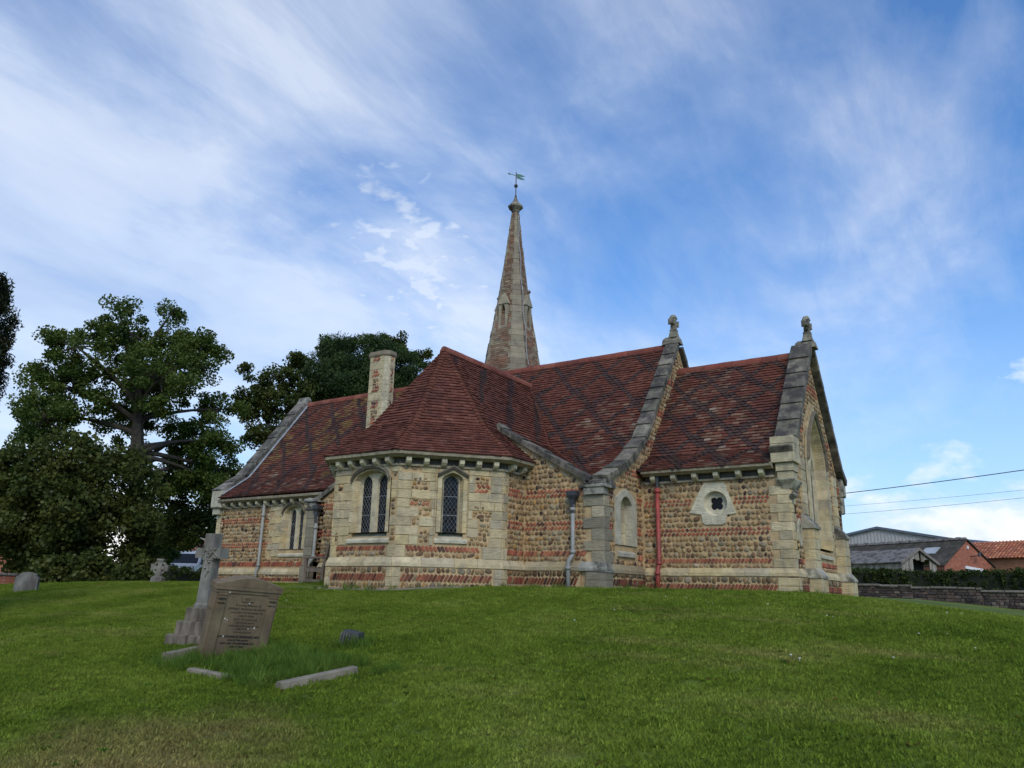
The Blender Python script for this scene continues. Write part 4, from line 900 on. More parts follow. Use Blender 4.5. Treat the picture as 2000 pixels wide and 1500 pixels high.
# --- gable crosses
def gable_cross(x, y, z, parent, ringed):
    mb = MB(); c = (0.26, 0.235, 0.17)
    mb.loft([[(x-0.30, y-0.17, z-0.12), (x+0.2, y-0.17, z-0.12), (x+0.2, y+0.17, z-0.12), (x-0.30, y+0.17, z-0.12)], [(x-0.30, y-0.10, z+0.04), (x+0.17, y-0.10, z+0.04), (x+0.17, y+0.10, z+0.04), (x-0.30, y+0.10, z+0.04)], [(x-0.24, y-0.05, z+0.11), (x+0.13, y-0.06, z+0.11), (x+0.13, y+0.06, z+0.11), (x-0.24, y+0.05, z+0.11)]], c)
    s = mb.build('saddle_stone', M['dark_stone'], parent); mb = MB(); t = 0.085
    mb.loft([[(x-a, y-b_, z+h), (x+a, y-b_, z+h), (x+a, y+b_, z+h), (x-a, y+b_, z+h)] for h, a, b_ in ((0.08, 0.12, 0.12), (0.26, 0.085, 0.085), (0.30, 0.095, 0.095), (0.33, 0.07, 0.07), (0.62, 0.065, 0.07), (0.66, 0.085, 0.10), (0.74, 0.06, 0.05), (0.76, 0.02, 0.02))], c)
    zc = z+0.52
    for s_ in (-1, 1): mb.loft([[(x-a, y+s_*d, zc-b_), (x+a, y+s_*d, zc-b_), (x+a, y+s_*d, zc+b_), (x-a, y+s_*d, zc+b_)] for d, a, b_ in ((0.03, 0.06, 0.05), (0.15, 0.065, 0.055), (0.18, 0.09, 0.09), (0.23, 0.07, 0.07), (0.25, 0.03, 0.03))], c)
    if ringed:
        R = 0.17; rg = []
        for k in range(21):
            a = 6.28319*k/20; cy, cz = math.cos(a), math.sin(a)
            rg.append([(x+sx*0.045, y+cy*(R+sr*0.028), zc+cz*(R+sr*0.028)) for sx, sr in ((-1, -1), (1, -1), (1, 1), (-1, 1))])
        mb.loft(rg, c, False)
    mb.build('cross', M['dark_stone'], s)
gable_cross(4.37, 4.59, 6.76, nave_e, False); gable_cross(7.90, 4.59, 6.08, east, True)
mb = MB(); mb.loft([[(-10.62+i*0.0, 4.59-a, z), (-10.2, 4.59-a, z), (-10.2, 4.59+a, z), (-10.62, 4.59+a, z)] for i, (a, z) in enumerate(((0.3, 6.42), (0.16, 6.72), (0.1, 6.86), (0.02, 6.9)))], (0.33, 0.31, 0.25)); mb.build('saddle_stone', M['dark_stone'], nave)

# --- buttresses and kneelers
def stack_blocks(fr, u0, u1, zs, parent, prot, back=0.3, kind='buttress_stone', col=None, mname=None):
    for z0, z1 in zip(zs, zs[1:]):
        w = u1-u0
        if w > 0.45 and rnd.random() < 0.6:
            m_ = u0+w*rnd.uniform(0.35, 0.65); ash(fr, u0, m_, z0, z1, parent, prot+rnd.uniform(-0.006, 0.006), kind, col and jit(col, 0.15), n0=back); ash(fr, m_, u1, z0, z1, parent, prot+rnd.uniform(-0.006, 0.006), kind, col and jit(col, 0.15), n0=back)
        else: ash(fr, u0, u1, z0, z1, parent, prot+rnd.uniform(-0.006, 0.006), kind, col and jit(col, 0.15), n0=back)
GREY = (0.25, 0.215, 0.15)
for k, (z0, z1) in enumerate(zip([0.56, 0.80, 1.02, 1.27, 1.50, 1.74, 1.98], [0.80, 1.02, 1.27, 1.50, 1.74, 1.98, 2.02])):
    w = 0.50 if k % 2 else 0.30; ash(FG, 4.47-w, 4.472, z0, z1, transept, 0.03, 'buttress_stone', jit(rnd.choice((GREY, GREY, (0.36, 0.30, 0.19))), 0.2), n0=0.1); ash(FE, -0.03, 0.24 if k % 2 else 0.42, z0, z1, nave_e, 0.024, 'buttress_stone', jit(rnd.choice((GREY, GREY, (0.36, 0.30, 0.19))), 0.2), n0=0.1)
stack_blocks(FG, 4.05, 4.53, [-0.2, 0.2, 0.40], transept, 0.085, 0.1, col=GREY); stack_blocks(FE, -0.085, 0.26, [-0.2, 0.2, 0.37], nave_e, 0.08, 0.1, col=GREY)
stack_blocks(FG, -4.56, -4.24, [0.5, 0.76, 1.0, 1.25, 1.5, 1.75, 1.98], transept, 0.10, 0.1, col=GREY); stack_blocks(FG, -4.60, -4.2, [-0.2, 0.2, 0.5], transept, 0.15, 0.1, col=GREY)
def weathering(fr, u0, u1, z0, z1, p0, p1, parent, col=(0.3, 0.285, 0.23), name='weathering'):
    mb = MB(); mb.add([fr.p(u0, z0, -0.1), fr.p(u1, z0, -0.1), fr.p(u1, z0, p0), fr.p(u0, z0, p0), fr.p(u0, z0+0.05, p0), fr.p(u1, z0+0.05, p0), fr.p(u1, z1, p1), fr.p(u0, z1, p1), fr.p(u1, z1, -0.1), fr.p(u0, z1, -0.1)],
        [(0,1,2,3),(3,2,5,4),(4,5,6,7),(7,6,8,9),(0,3,4,7,9),(1,8,6,5,2)], col); return mb.build(name, M['dark_stone'], parent)
weathering(FG, 3.90, 4.55, 0.39, 0.58, 0.11, 0.03, transept); weathering(FE, -0.1, 0.28, 0.36, 0.555, 0.10, 0.03, nave_e); weathering(FG, 4.02, 4.50, 1.99, 2.14, 0.10, 0.10, transept, name='buttress_cap')
mb = MB()
for a, b_, z0, z1, n1 in ((3.92, 4.58, 2.13, 2.21, 0.13), (4.0, 4.54, 2.21, 2.31, 0.09)): fbox(mb, FG, a, b_, z0, z1, -0.35, n1, (0.30, 0.28, 0.225), 0.02)
mb.build('kneeler', M['dark_stone'], transept)
mb = MB(); fbox(mb, FG, -4.60, -4.2, 1.98, 2.05, -0.2, 0.14, (0.28, 0.265, 0.22), 0.02); fbox(mb, FG, -4.57, -4.22, 2.05, 2.2, -0.3, 0.1, (0.34, 0.32, 0.26), 0.02); fbox(mb, FG, -4.66, -4.1, 2.2, 2.3, -0.3, 0.16, (0.30, 0.28, 0.23), 0.02); mb.build('kneeler', M['dark_stone'], transept)
# chancel south-east kneeler, corbelled out in stages
def kneeler_stage(z0, z1, u0, u1, n1, col, bot=None):
    fr = FCh; ash(fr, u0, u1, z0, z1, chancel, n1, 'kneeler_stone', col, n0=0.3)
for z0, z1, u0, u1, n1 in ((2.34, 2.52, 7.62, 7.95, 0.10), (2.52, 2.70, 7.60, 7.98, 0.13), (2.70, 2.92, 7.53, 8.03, 0.20), (2.92, 3.10, 7.53, 8.03, 0.20), (3.10, 3.26, 7.53, 8.03, 0.195)): kneeler_stage(z0, z1, u0, u1, n1, jit((0.50, 0.42, 0.26), 0.08))
mb = MB(); mb.loft([[(x0, 1.97-n, z), (7.98+d, 1.97-n, z), (7.98+d, 2.5, z), (x0, 2.5, z)] for z, n, x0, d in ((2.16, 0.02, 7.70, -0.1), (2.25, 0.06, 7.66, -0.04), (2.34, 0.12, 7.60, 0.0), (2.36, 0.12, 7.60, 0.0))], (0.42, 0.38, 0.27)); mb.build('kneeler_corbel', M['dark_stone'], chancel)
mb = MB()
for k in range(7):
    x, y, z = 7.93+rnd.uniform(-0.05, 0.04), 1.99+rnd.uniform(-0.06, 0.12), 2.04+rnd.uniform(-0.08, 0.1); r = rnd.uniform(0.04, 0.075); mb.lathe((x, y, z), [(0.01, -r), (r*0.8, -r*0.5), (r, 0), (r*0.8, r*0.5), (0.01, r)], 7, (0.24, 0.21, 0.15))
mb.build('carved_head', M['dark_stone'], chancel)
for s_, nm in ((1, 'kneeler'),):
    mb = MB(); fbox(mb, FEg, 7.10, 7.5, 2.55, 3.02, -0.36, 0.11, (0.40, 0.37, 0.28), 0.03); fbox(mb, FEg, 7.12, 7.36, 2.1, 2.55, -0.3, 0.08, (0.40, 0.37, 0.28), 0.04); mb.lathe((7.86, 7.5, 3.03), [(0.02, -0.11), (0.10, -0.06), (0.12, 0.02), (0.08, 0.1), (0.02, 0.12)], 8, (0.25, 0.23, 0.17)); mb.build('kneeler', M['dark_stone'], east)
for a in (2.75, 6.02):
    b_ = a+0.55
    stack_blocks(FEg, a, b_, [0.5, 0.72, 0.95, 1.18, 1.4], east, 0.24, 0.1); stack_blocks(FEg, a-0.05, b_+0.05, [-0.25, 0.05, 0.34], east, 0.34, 0.1); weathering(FEg, a-0.07, b_+0.07, 0.34, 0.54, 0.36, 0.24, east, (0.42, 0.38, 0.28)); weathering(FEg, a-0.03, b_+0.03, 1.39, 1.72, 0.28, 0.03, east, (0.36, 0.33, 0.25))
    stack_blocks(FEg, a+0.06, b_-0.06, [1.7, 1.95, 2.2, 2.45, 2.7, 2.95], east, 0.07, 0.1)
# slit opening near the corner
mb = MB(); vl = [(2.45+0.16*math.sin(6.28319*k/16), 1.28+0.30*math.cos(6.28319*k/16)) for k in range(16)]; vi = [(2.45+0.085*math.sin(6.28319*k/16), 1.28+0.2*math.cos(6.28319*k/16)) for k in range(16)]
ring(mb, FEg, vl, vi, 0.045, 0.0, None, (0.5, 0.45, 0.32)); sw = mb.build('slit_window', M['ashlar'], east); mb = MB(); fprism(mb, FEg, vi, 0.002, 0.006); mb.build('pane', M['glass'], sw)
# west kneeler of the nave
mb = MB()
for a, b_, z0, z1, n1 in ((-10.64, -10.12, 2.42, 2.98, 0.22), (-10.62, -10.26, 2.20, 2.42, 0.14)): fbox(mb, FN, a, b_, z0, z1, -0.3, n1, (0.5, 0.46, 0.34), 0.02)
mb.build('kneeler', M['ashlar'], nave)
# ------------------------------------------------------------------ spire, chimney, pipes
SC = Vector((-2.28, 6.5, 0)); SR = [(4.2, 1.12), (6.6, 1.12), (7.4, 1.02), (8.6, 0.80), (9.7, 0.60), (12.0, 0.275), (13.35, 0.115)]
def srad(z):
    for (a, ra), (b_, rb) in zip(SR, SR[1:]):
        if z <= b_: return ra+(rb-ra)*(z-a)/(b_-a)
    return SR[-1][1]
def sv(k, z, dr=0.0):
    """corner k (0..7) of the broached spire: four broad faces, four narrow canted ones"""
    a = srad(z)*0.83/1.02+dr; c = a*0.40; P = [(a, -(a-c)), (a, a-c), (a-c, a), (-(a-c), a), (-a, a-c), (-a, -(a-c)), (-(a-c), -a), (a-c, -a)]
    x, y = P[k % 8]; return Vector((SC.x+x, SC.y+y, z))
mb = MB(); mb.loft([[sv(k, z) for k in range(8)] for z, _ in SR], (0.26, 0.2, 0.14)); spire = mb.build('spire', M['spire'], church)
SPC = [((0.17,0.105,0.065),4),((0.21,0.15,0.09),4),((0.25,0.185,0.115),3),((0.15,0.095,0.062),3),((0.21,0.11,0.065),2)]
def col_spire(c, fr):
    t = mnoise.noise(Vector((0, 0, c.z*1.1+3)))+0.4*mnoise.noise(c*0.9)
    if t > 0.0 and rnd.random() < 0.6: return jit(rnd.choice([(0.19,0.095,0.056),(0.22,0.11,0.064)]), 0.15), False
    return jit(pick(SPC), 0.22), False
for k in (0, 2, 4, 6):
    for (a, _), (b_, _) in zip(SR, SR[1:]):
        if a >= 6: tiles([sv(k, a), sv(k+1, a), sv(k+1, b_), sv(k, b_)], spire, col_spire, 0.075, 0.2, 0.014, 'spire_brick', False)
# dressed stones up the canted corners
for k in (1, 3, 5, 7):
    z = 6.6; alt = 0
    while z < 13.2:
        h = rnd.uniform(0.19, 0.27); alt = 1-alt; z1 = min(z+h, 13.25); vs = []; wd = (0.12 if alt else 0.035)*min(1.0, srad(z)/0.7); q_ = rnd.uniform(0.012, 0.03)
        for zz in (z+0.004, z1-0.004):
            p, q = sv(k, zz, q_), sv(k+1, zz, q_); l = (sv(k-1, zz, q_)-p).normalized(); r = (sv(k+2, zz, q_)-q).normalized(); cn = (Vector((SC.x, SC.y, zz))-(p+q)/2).normalized()*0.07
            vs += [p+l*wd, p, q, q+r*wd, q+r*wd+cn, p+l*wd+cn]
        piece('spire_rib_stone', vs, [(5,4,3,2,1,0), (6,7,8,9,10,11)]+[(i, (i+1) % 6, 6+(i+1) % 6, 6+i) for i in range(6)], jit(rnd.choice([(0.24,0.20,0.135),(0.27,0.225,0.15),(0.22,0.18,0.125)]), 0.15), spire, k in (5, 7, 1)); z = z1
# lucarnes
for k in range(4):
    a = math.pi/2*k; zb = 8.50; r = srad(zb+0.35)*0.83/1.02; n = Vector((math.cos(a), math.sin(a), 0)); u = Vector((-n.y, n.x, 0))
    f = Fr(SC+n*(r+0.03), u, n); mb = MB(); c = (0.31, 0.265, 0.18)
    lp = arch_loop(-0.09, 0.09, zb+0.28, zb+0.85, zb+1.05, 8, 0.5); ot = [(-0.18, zb)]+[(-0.18+0.36*i/8, zb+1.10) for i in range(9)]+[(0.18, zb)]
    ring(mb, f, ot, lp, 0.0, -0.35, None, c); fbox(mb, f, -0.18, 0.18, zb, zb+0.28, -0.35, 0.005, c)
    lu = mb.build('lucarne', M['spire'], spire)
    mb = MB(); mb.add([f.p(-0.22, zb+1.05, 0.03), f.p(0.22, zb+1.05, 0.03), f.p(0, zb+1.50, 0.0), f.p(-0.22, zb+1.05, -0.5), f.p(0.22, zb+1.05, -0.5), f.p(0, zb+1.50, -0.5)], [(0,1,2),(0,2,5,3),(1,4,5,2),(0,3,4,1)], c); mb.build('gablet', M['spire'], lu)
    mb = MB(); p = f.p(0, zb+1.46, 0.0); mb.lathe(p, [(0.025, -0.02), (0.025, 0.06), (0.06, 0.09), (0.065, 0.13), (0.03, 0.18), (0.01, 0.20)], 7, (0.24, 0.2, 0.14)); mb.build('finial', M['dark_stone'], lu)
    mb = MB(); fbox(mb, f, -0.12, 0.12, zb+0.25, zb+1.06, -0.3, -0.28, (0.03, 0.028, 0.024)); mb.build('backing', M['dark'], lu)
    for q in range(6): mb = MB(); z = zb+0.33+q*0.11; mb.add([f.p(-0.1, z, -0.06), f.p(0.1, z, -0.06), f.p(0.1, z+0.06, -0.16), f.p(-0.1, z+0.06, -0.16)], [(0, 1, 2, 3)], (0.1, 0.09, 0.075)); mb.build('louvre', M['spire'], lu)
# capstone, ball and vane
tz_ = 13.35
mb = MB(); mb.lathe((SC.x, SC.y, tz_), [(0.115, -0.1), (0.13, -0.04), (0.15, -0.03), (0.15, 0.02), (0.28, 0.15), (0.285, 0.20), (0.20, 0.27), (0.10, 0.40), (0.05, 0.55), (0.03, 0.66)], 8, (0.26, 0.23, 0.165), 0.0); cap = mb.build('capstone', M['dark_stone'], spire)
mb = MB(); b0 = Vector((SC.x, SC.y, tz_+0.62)); mb.tube([b0, b0+Vector((0, 0, 0.98))], 0.018, 6); mb.lathe(b0+Vector((0, 0, 0.42)), [(0.005, -0.075), (0.055, -0.05), (0.075, 0), (0.055, 0.05), (0.005, 0.075)], 10); vane = mb.build('weather_vane', M['iron'], cap)
vd = (RIGHT*0.93-UP*0.22+FWD*0.2).normalized(); vp = b0+Vector((0, 0, 0.84)); vn = Vector((0, 0, 1))
mb = MB(); mb.tube([vp-vd*0.26, vp+vd*0.1], 0.012, 5); th = vd.cross(vn).normalized()*0.008
for s_ in (1, -1):
    pts = [vp+vd*0.03+vn*0.10*s_*0.9, vp+vd*0.03, vp+vd*0.22+vn*0.02*s_, vp+vd*0.34+vn*0.07*s_, vp+vd*0.2+vn*0.10*s_]
    mb.add([p+th for p in pts]+[p-th for p in pts], [(0,1,2,3,4), (9,8,7,6,5)]+[(i, (i+1) % 5, 5+(i+1) % 5, 5+i) for i in range(5)])
mb.loft([[vp-vd*0.24+vn*0.05, vp-vd*0.24-vn*0.05, vp-vd*0.23+th*2], [vp-vd*0.33+vn*0.005, vp-vd*0.33-vn*0.005, vp-vd*0.33+th*0.2]]); mb.build('vane_flag', M['copper'], vane)
mb = MB(); lpts = []
for i in range(30):
    z = 13.1-i*0.2; p = sv(0, z, 0.05)*0.85+sv(1, z, 0.05)*0.15; lpts.append(p+Vector((0.02*math.sin(i*0.9), 0.0, 0)))
mb.tube(lpts, 0.013, 5, (0.36, 0.34, 0.25)); mb.build('lightning_conductor', M['lead'], spire)

# chimney
ch0, ch1, cy0, cy1 = -4.74, -3.90, 2.0, 2.48
def octa(x0, x1, y0, y1, z, e): return [(x0+e, y0, z), (x1-e, y0, z), (x1, y0+e, z), (x1, y1-e, z), (x1-e, y1, z), (x0+e, y1, z), (x0, y1-e, z), (x0, y0+e, z)]
mb = MB(); mb.loft([octa(ch0, ch1, cy0, cy1, z, 0.13) for z in (3.0, 7.0)], (0.50, 0.43, 0.28)); chim = mb.build('chimney', M['ashlar'], church)
f1 = Fr((ch0, cy0, 0), (1, 0, 0), (0, -1, 0)); f2 = Fr((ch1, cy0, 0), (0, 1, 0), (1, 0, 0)); f3 = Fr((ch1-0.13, cy0, 0), (0.7071, 0.7071, 0), (0.7071, -0.7071, 0))
for k in range(14):
    z = 3.5+k*0.25; z1 = z+0.25; inner = (0.27+0.04*(k % 2), 0.53-0.03*(k % 3))
    for f, w in ((f1, 0.84), (f2, 0.48)):
        i0, i1 = 0.13+(w-0.26)*0.26, 0.13+(w-0.26)*0.74; cc_ = lambda: jit((0.50, 0.41, 0.24), 0.08)
        if k % 4 != 0: ash(f, 0.13, i0, z, z1, chim, 0.012, 'chimney_block', cc_()); ash(f, i1, w-0.13, z, z1, chim, 0.012, 'chimney_block', cc_())
        else: ash(f, 0.13, w-0.13, z, z1, chim, 0.012, 'chimney_block', cc_())
        if k % 4 in (1, 3): bricks(f, i0-0.02, i1+0.02, z+0.01, z1-0.01, 2, chim)
        if k % 4 == 2: cobbles(f, i0, i1, z, z1, chim, size=0.085)
    ash(f3, 0.0, 0.183, z, z1, chim, 0.006, 'chimney_block', jit((0.54, 0.47, 0.31), 0.08))
mb = MB(); mb.loft([octa(ch0-d, ch1+d, cy0-d, cy1+d, z, 0.13+d*0.4) for z, d in ((6.90, 0.0), (6.95, 0.04), (7.0, 0.05), (7.02, 0.03), (7.07, 0.03), (7.09, 0.01))], (0.22, 0.18, 0.12)); mb.build('chimney_cap', M['hood'], chim)

# downpipes
def downpipe(pts, r, m, parent, collars, hopper=None):
    mb = MB(); mb.tube(pts, r, 10); 
    for c in collars: c = Vector(c); mb.tube([c-Vector((0, 0, 0.035)), c+Vector((0, 0, 0.035))], r*1.35, 10)
    o = mb.build('downpipe', m, parent, True)
    if hopper is not None:
        h = Vector(hopper); mb = MB(); mb.loft([[(h.x+a*sx, h.y+b_*sy, h.z+z) for sx, sy in ((-1,-1),(1,-1),(1,1),(-1,1))] for z, a, b_ in ((-0.16, 0.05, 0.05), (-0.06, 0.06, 0.055), (0.0, 0.105, 0.08), (0.02, 0.115, 0.09), (0.12, 0.115, 0.09), (0.12, 0.1, 0.075), (0.05, 0.095, 0.07))]); mb.build('hopper', M['iron'], o)
        mb = MB(); mb.tube([h-Vector((0, 0, 0.36)), h-Vector((0, 0, 0.12))], r*1.05, 8); mb.build('spigot', M['iron'], o)
    return o
downpipe([(3.77, -0.12, 1.95), (3.77, -0.12, 0.80), (3.77, -0.12, 0.72), (3.71, -0.19, 0.60), (3.70, -0.20, 0.52), (3.71, -0.2, -0.05)], 0.048, M['pipe_grey'], transept, [(3.77, -0.12, 1.68), (3.77, -0.12, 0.78), (3.70, -0.2, 0.44)], (3.77, -0.12, 1.95))
downpipe([(-4.12, -0.12, 1.95), (-4.12, -0.12, 0.72), (-4.2, -0.19, 0.55), (-4.22, -0.2, 0.48), (-4.22, -0.2, -0.05)], 0.048, M['pipe_grey'], transept, [(-4.12, -0.12, 1.5), (-4.12, -0.12, 0.74), (-4.22, -0.2, 0.4)], (-4.12, -0.12, 1.98))
downpipe([(-8.06, 1.30, 2.45), (-8.06, 1.30, 0.55), (-8.07, 1.25, 0.42), (-8.07, 1.24, -0.1)], 0.046, M['pipe_grey'], nave, [(-8.06, 1.30, 2.1), (-8.06, 1.30, 0.58)])
o = downpipe([(4.9, 1.85, 2.32), (4.9, 1.85, 0.60), (4.885, 1.80, 0.50), (4.88, 1.78, 0.40), (4.88, 1.78, -0.05)], 0.05, M['pipe_red'], chancel, [(4.9, 1.85, 2.24), (4.9, 1.85, 0.62), (4.88, 1.78, 0.40)])
mb = MB(); mb.tube([(4.9, 1.85, 2.24), (4.9, 1.86, 2.58)], 0.046, 8); mb.build('lead_outlet', M['iron'], o)

flush_pieces({'ashlar_block': ('ashlar', 'ashlar_blocks', 300, False), 'cobble': ('cobble', 'cobbles', 300, True), 'brick': ('brick', 'bricks', 300, False), 'roof_tile': ('tile', 'roof_tiles', 300, False),
    'bonnet_tile': ('tile', 'bonnet_tiles', 300, True), 'ridge_tile': ('tile', 'ridge_tiles', 300, False), 'plinth_stone': ('ashlar', 'plinth_stones', 300, False), 'cornice_stone': ('hood', 'cornice_stones', 300, False), 'corbel': ('ashlar', 'corbels', 300, False),
    'coping_stone': ('dark_stone', 'coping_stones', 300, False), 'buttress_stone': ('ashlar', 'buttress_stones', 300, False), 'kneeler_stone': ('ashlar', 'kneeler_stones', 300, False), 'jamb_stone': ('ashlar', 'jamb_stones', 300, False), 'infill_block': ('ashlar', 'infill_blocks', 300, False),
    'spire_brick': ('spire', 'spire_masonry', 0, False), 'spire_rib_stone': ('spire', 'spire_rib_stones', 300, False), 'chimney_block': ('ashlar', 'chimney_blocks', 300, False)})
PIECES.clear()
# ------------------------------------------------------------------ graves and bench
def on_ground(x, y, sink=0.0): return Vector((x, y, ground_z(x, y)-sink))
def to_world(o, Mx):
    o.matrix_world = Mx; WM[o.name] = Mx
def place(e, loc, rz=0.0, rx=0.0, ry=0.0, sc=1.0):
    Mx = Matrix.Translation(Vector(loc)) @ Matrix.Rotation(rz, 4, 'Z') @ Matrix.Rotation(ry, 4, 'Y') @ Matrix.Rotation(rx, 4, 'X') @ Matrix.Scale(sc, 4); e.matrix_world = Mx; WM[e.name] = Mx
def part(mb, name, m, parent, smooth=False):
    o = mb.build(name, m, None, smooth); o.parent = parent; return o
# big headstone: local x along the face, -y the inscribed face
hs = empty('headstone', (0, 0, 0), 'leaning brown sandstone headstone with shallow pediment and long inscription, front left', 'headstone')
HW, HH, HT = 0.415, 0.92, 0.17
place(hs, on_ground(4.24, -8.95, 0.02), math.radians(76), math.radians(12), math.radians(3.2), 0.9)
def hs_out(e, y): return [(-HW-e*0.4, y, -0.3), (HW+e*0.4, y, -0.3), (HW+e, y, HH-0.12), (-HW-e, y, HH-0.12)]
mb = MB(); mb.loft([[(-HW*0.98, -HT/2, -0.3), (HW*0.98, -HT/2, -0.3), (HW*0.98, HT/2, -0.3), (-HW*0.98, HT/2, -0.3)], [(-HW, -HT/2, 0.62), (HW, -HT/2, 0.62), (HW, HT/2, 0.62), (-HW, HT/2, 0.62)], [(-HW, -HT/2, 0.80), (HW, -HT/2, 0.80), (HW, HT/2, 0.80), (-HW, HT/2, 0.80)]]); part(mb, 'slab', M['sandstone'], hs)
mb = MB()
for z0, z1, e in ((0.80, 0.835, 0.012), (0.84, 0.88, 0.025)): mb.box((-HW-e, -HT/2-e, z0), (HW+e, HT/2+e, z1))
mb.box((-HW-0.01, -HT/2-0.008, 0.832), (HW+0.01, HT/2+0.008, 0.842)); part(mb, 'cornice', M['sandstone'], hs)
mb = MB(); e = 0.022; pd = [(-HW-e, 0.883), (HW+e, 0.883), (HW+e, 0.905), (0.12, 0.985), (0, 0.998), (-0.12, 0.985), (-HW-e, 0.905)]
n = len(pd); mb.add([(x, -HT/2-e, z) for x, z in pd]+[(x, HT/2+e, z) for x, z in pd], [tuple(range(n)), tuple(range(2*n-1, n-1, -1))]+[(i, n+i, n+(i+1) % n, (i+1) % n) for i in range(n)]); part(mb, 'pediment', M['sandstone'], hs)
for sx in (-1, 1):
    mb = MB(); x = sx*0.335; mb.box((x-0.055, -HT/2-0.018, -0.1), (x+0.055, -HT/2+0.01, 0.66)); part(mb, 'pilaster', M['sandstone'], hs)
    mb = MB()
    for q in range(3): mb.box((x-0.05+q*0.034, -HT/2-0.028, 0.68), (x-0.022+q*0.034, -HT/2+0.01, 0.70)); mb.box((x-0.05+q*0.034, -HT/2-0.028, 0.735), (x-0.022+q*0.034, -HT/2+0.01, 0.76))
    mb.box((x-0.06, -HT/2-0.018, 0.77), (x+0.06, -HT/2+0.01, 0.795)); part(mb, 'capital', M['sandstone'], hs)
    mb = MB(); x = sx*(HW-0.0); mb.box((x-0.012, -0.055, 0.585), (x+0.012, 0.055, 0.62)); part(mb, 'side_moulding', M['sandstone'], hs)
mb = MB(); mb.box((-0.075, -HT/2-0.012, 0.705), (0.085, -HT/2+0.01, 0.765)); part(mb, 'name_panel', M['sandstone'], hs)
def words(txt, x, z, size, m, parent, shear=0.0, bold=0.0, y=-HT/2-0.0015):
    c = bpy.data.curves.new('inscription', 'FONT'); c.body = txt; c.size = size; c.align_x = 'CENTER'; c.extrude = 0.0012; c.shear = shear; c.offset = bold; c.materials.append(m); c.resolution_u = 2
    tmp = bpy.data.objects.new('text', c); me = bpy.data.meshes.new_from_object(tmp); me.name = 'inscription'; bpy.data.objects.remove(tmp)
    o = bpy.data.objects.new('inscription', me); COL.objects.link(o); o.parent = parent; o.location = (x, y, z); o.rotation_euler = (math.radians(90), 0, 0); return o
ox = 0.035
words('REST', 0.005, 0.72, 0.045, M['ink2'], hs, y=-HT/2-0.0135)
for t, z, sz, mm in (('In Loving Memory of', 0.645, 0.040, 'ink2'), ('HERBERT PEARSON MAYNARD', 0.598, 0.037, 'ink2'), ('WHO DIED 5TH NOVEMBER 1933', 0.556, 0.029, 'ink2'), ('AGED 72 YEARS.', 0.516, 0.029, 'ink2'), ('ALSO OF CAROLINE', 0.470, 0.034, 'ink2'), ('WIFE OF THE ABOVE', 0.432, 0.028, 'ink2'), ('WHO DIED 19TH JANUARY 1941', 0.393, 0.028, 'ink2'), ('AGED 77 YEARS.', 0.357, 0.027, 'ink2'), ('THY WILL BE DONE', 0.315, 0.025, 'ink2')): words(t, ox, z, sz, M[mm], hs, 0.0, 0.0004)
words('ALSO OF', -0.225, 0.258, 0.028, M['ink'], hs, 0.25, 0.0012); words('CHARLES REGINALD MAYNARD', 0.115, 0.255, 0.039, M['ink'], hs, 0.2, 0.0015)
for t, z, sz in (('SON OF THE ABOVE', 0.215, 0.029), ('WHO DIED 10TH SEPTEMBER 1973.', 0.175, 0.029), ('AGED 79 YEARS', 0.137, 0.027)): words(t, 0.0, z, sz, M['ink'], hs, 0.15, 0.0012)
mb = MB()
for _ in range(9):
    x, z, r = rnd.uniform(-0.36, 0.38), rnd.uniform(0.25, 0.9), rnd.uniform(0.006, 0.012); ny = -HT/2-(0.03 if z > 0.8 else 0.003); mb.add([(x+r*math.cos(k)*0.9, ny, z+r*math.sin(k)*1.2) for k in np.arange(0, 6.28, 0.9)], [tuple(range(7))], (0.6, 0.58, 0.5))
M['lichen'] = attr_mat('lichen_spot', base=(0.55, 0.53, 0.45), bump=0); part(mb, 'lichen_spot', M['lichen'], hs)

# stone cross on three steps
M['step_stone'] = attr_mat('stained_step_stone', base=(0.19, 0.155, 0.115), var=0.35, vscale=5, bump=0.5, bscale=60, streak=(6, 0.85, (0.055, 0.042, 0.03), 0.42, 0.62))
cx = empty('stone_cross', (0, 0, 0), 'tall grey stone cross on three square steps behind the leaning headstone', 'cross'); place(cx, on_ground(3.0, -8.45, 0.0), math.radians(8), math.radians(1), math.radians(1.2), 0.86)
def boxc(mb, w, d, z0, z1, t=0.0): mb.loft([[(-w, -d, z0), (w, -d, z0), (w, d, z0), (-w, d, z0)], [(-w+t, -d+t, z1-0.01), (w-t, -d+t, z1-0.01), (w-t, d-t, z1-0.01), (-w+t, d-t, z1-0.01)], [(-w+t+0.01, -d+t+0.01, z1), (w-t-0.01, -d+t+0.01, z1), (w-t-0.01, d-t-0.01, z1), (-w+t+0.01, d-t-0.01, z1)]])
for w, d, z0, z1 in ((0.40, 0.33, -0.2, 0.11), (0.30, 0.25, 0.11, 0.30), (0.21, 0.18, 0.30, 0.49)): mb = MB(); boxc(mb, w, d, z0, z1, 0.008); part(mb, 'step', M['step_stone'], cx)
mb = MB(); mb.loft([[(-w, -d, z), (w, -d, z), (w, d, z), (-w, d, z)] for w, d, z in ((0.135, 0.11, 0.48), (0.135, 0.11, 0.53), (0.112, 0.09, 0.56), (0.088, 0.07, 1.18))]); part(mb, 'shaft', M['granite'], cx)
mb = MB(); mb.loft([[(-w, -d, z), (w, -d, z), (w, d, z), (-w, d, z)] for w, d, z in ((0.10, 0.08, 1.18), (0.095, 0.078, 1.56), (0.09, 0.074, 1.575))]); part(mb, 'cross_head', M['granite'], cx)
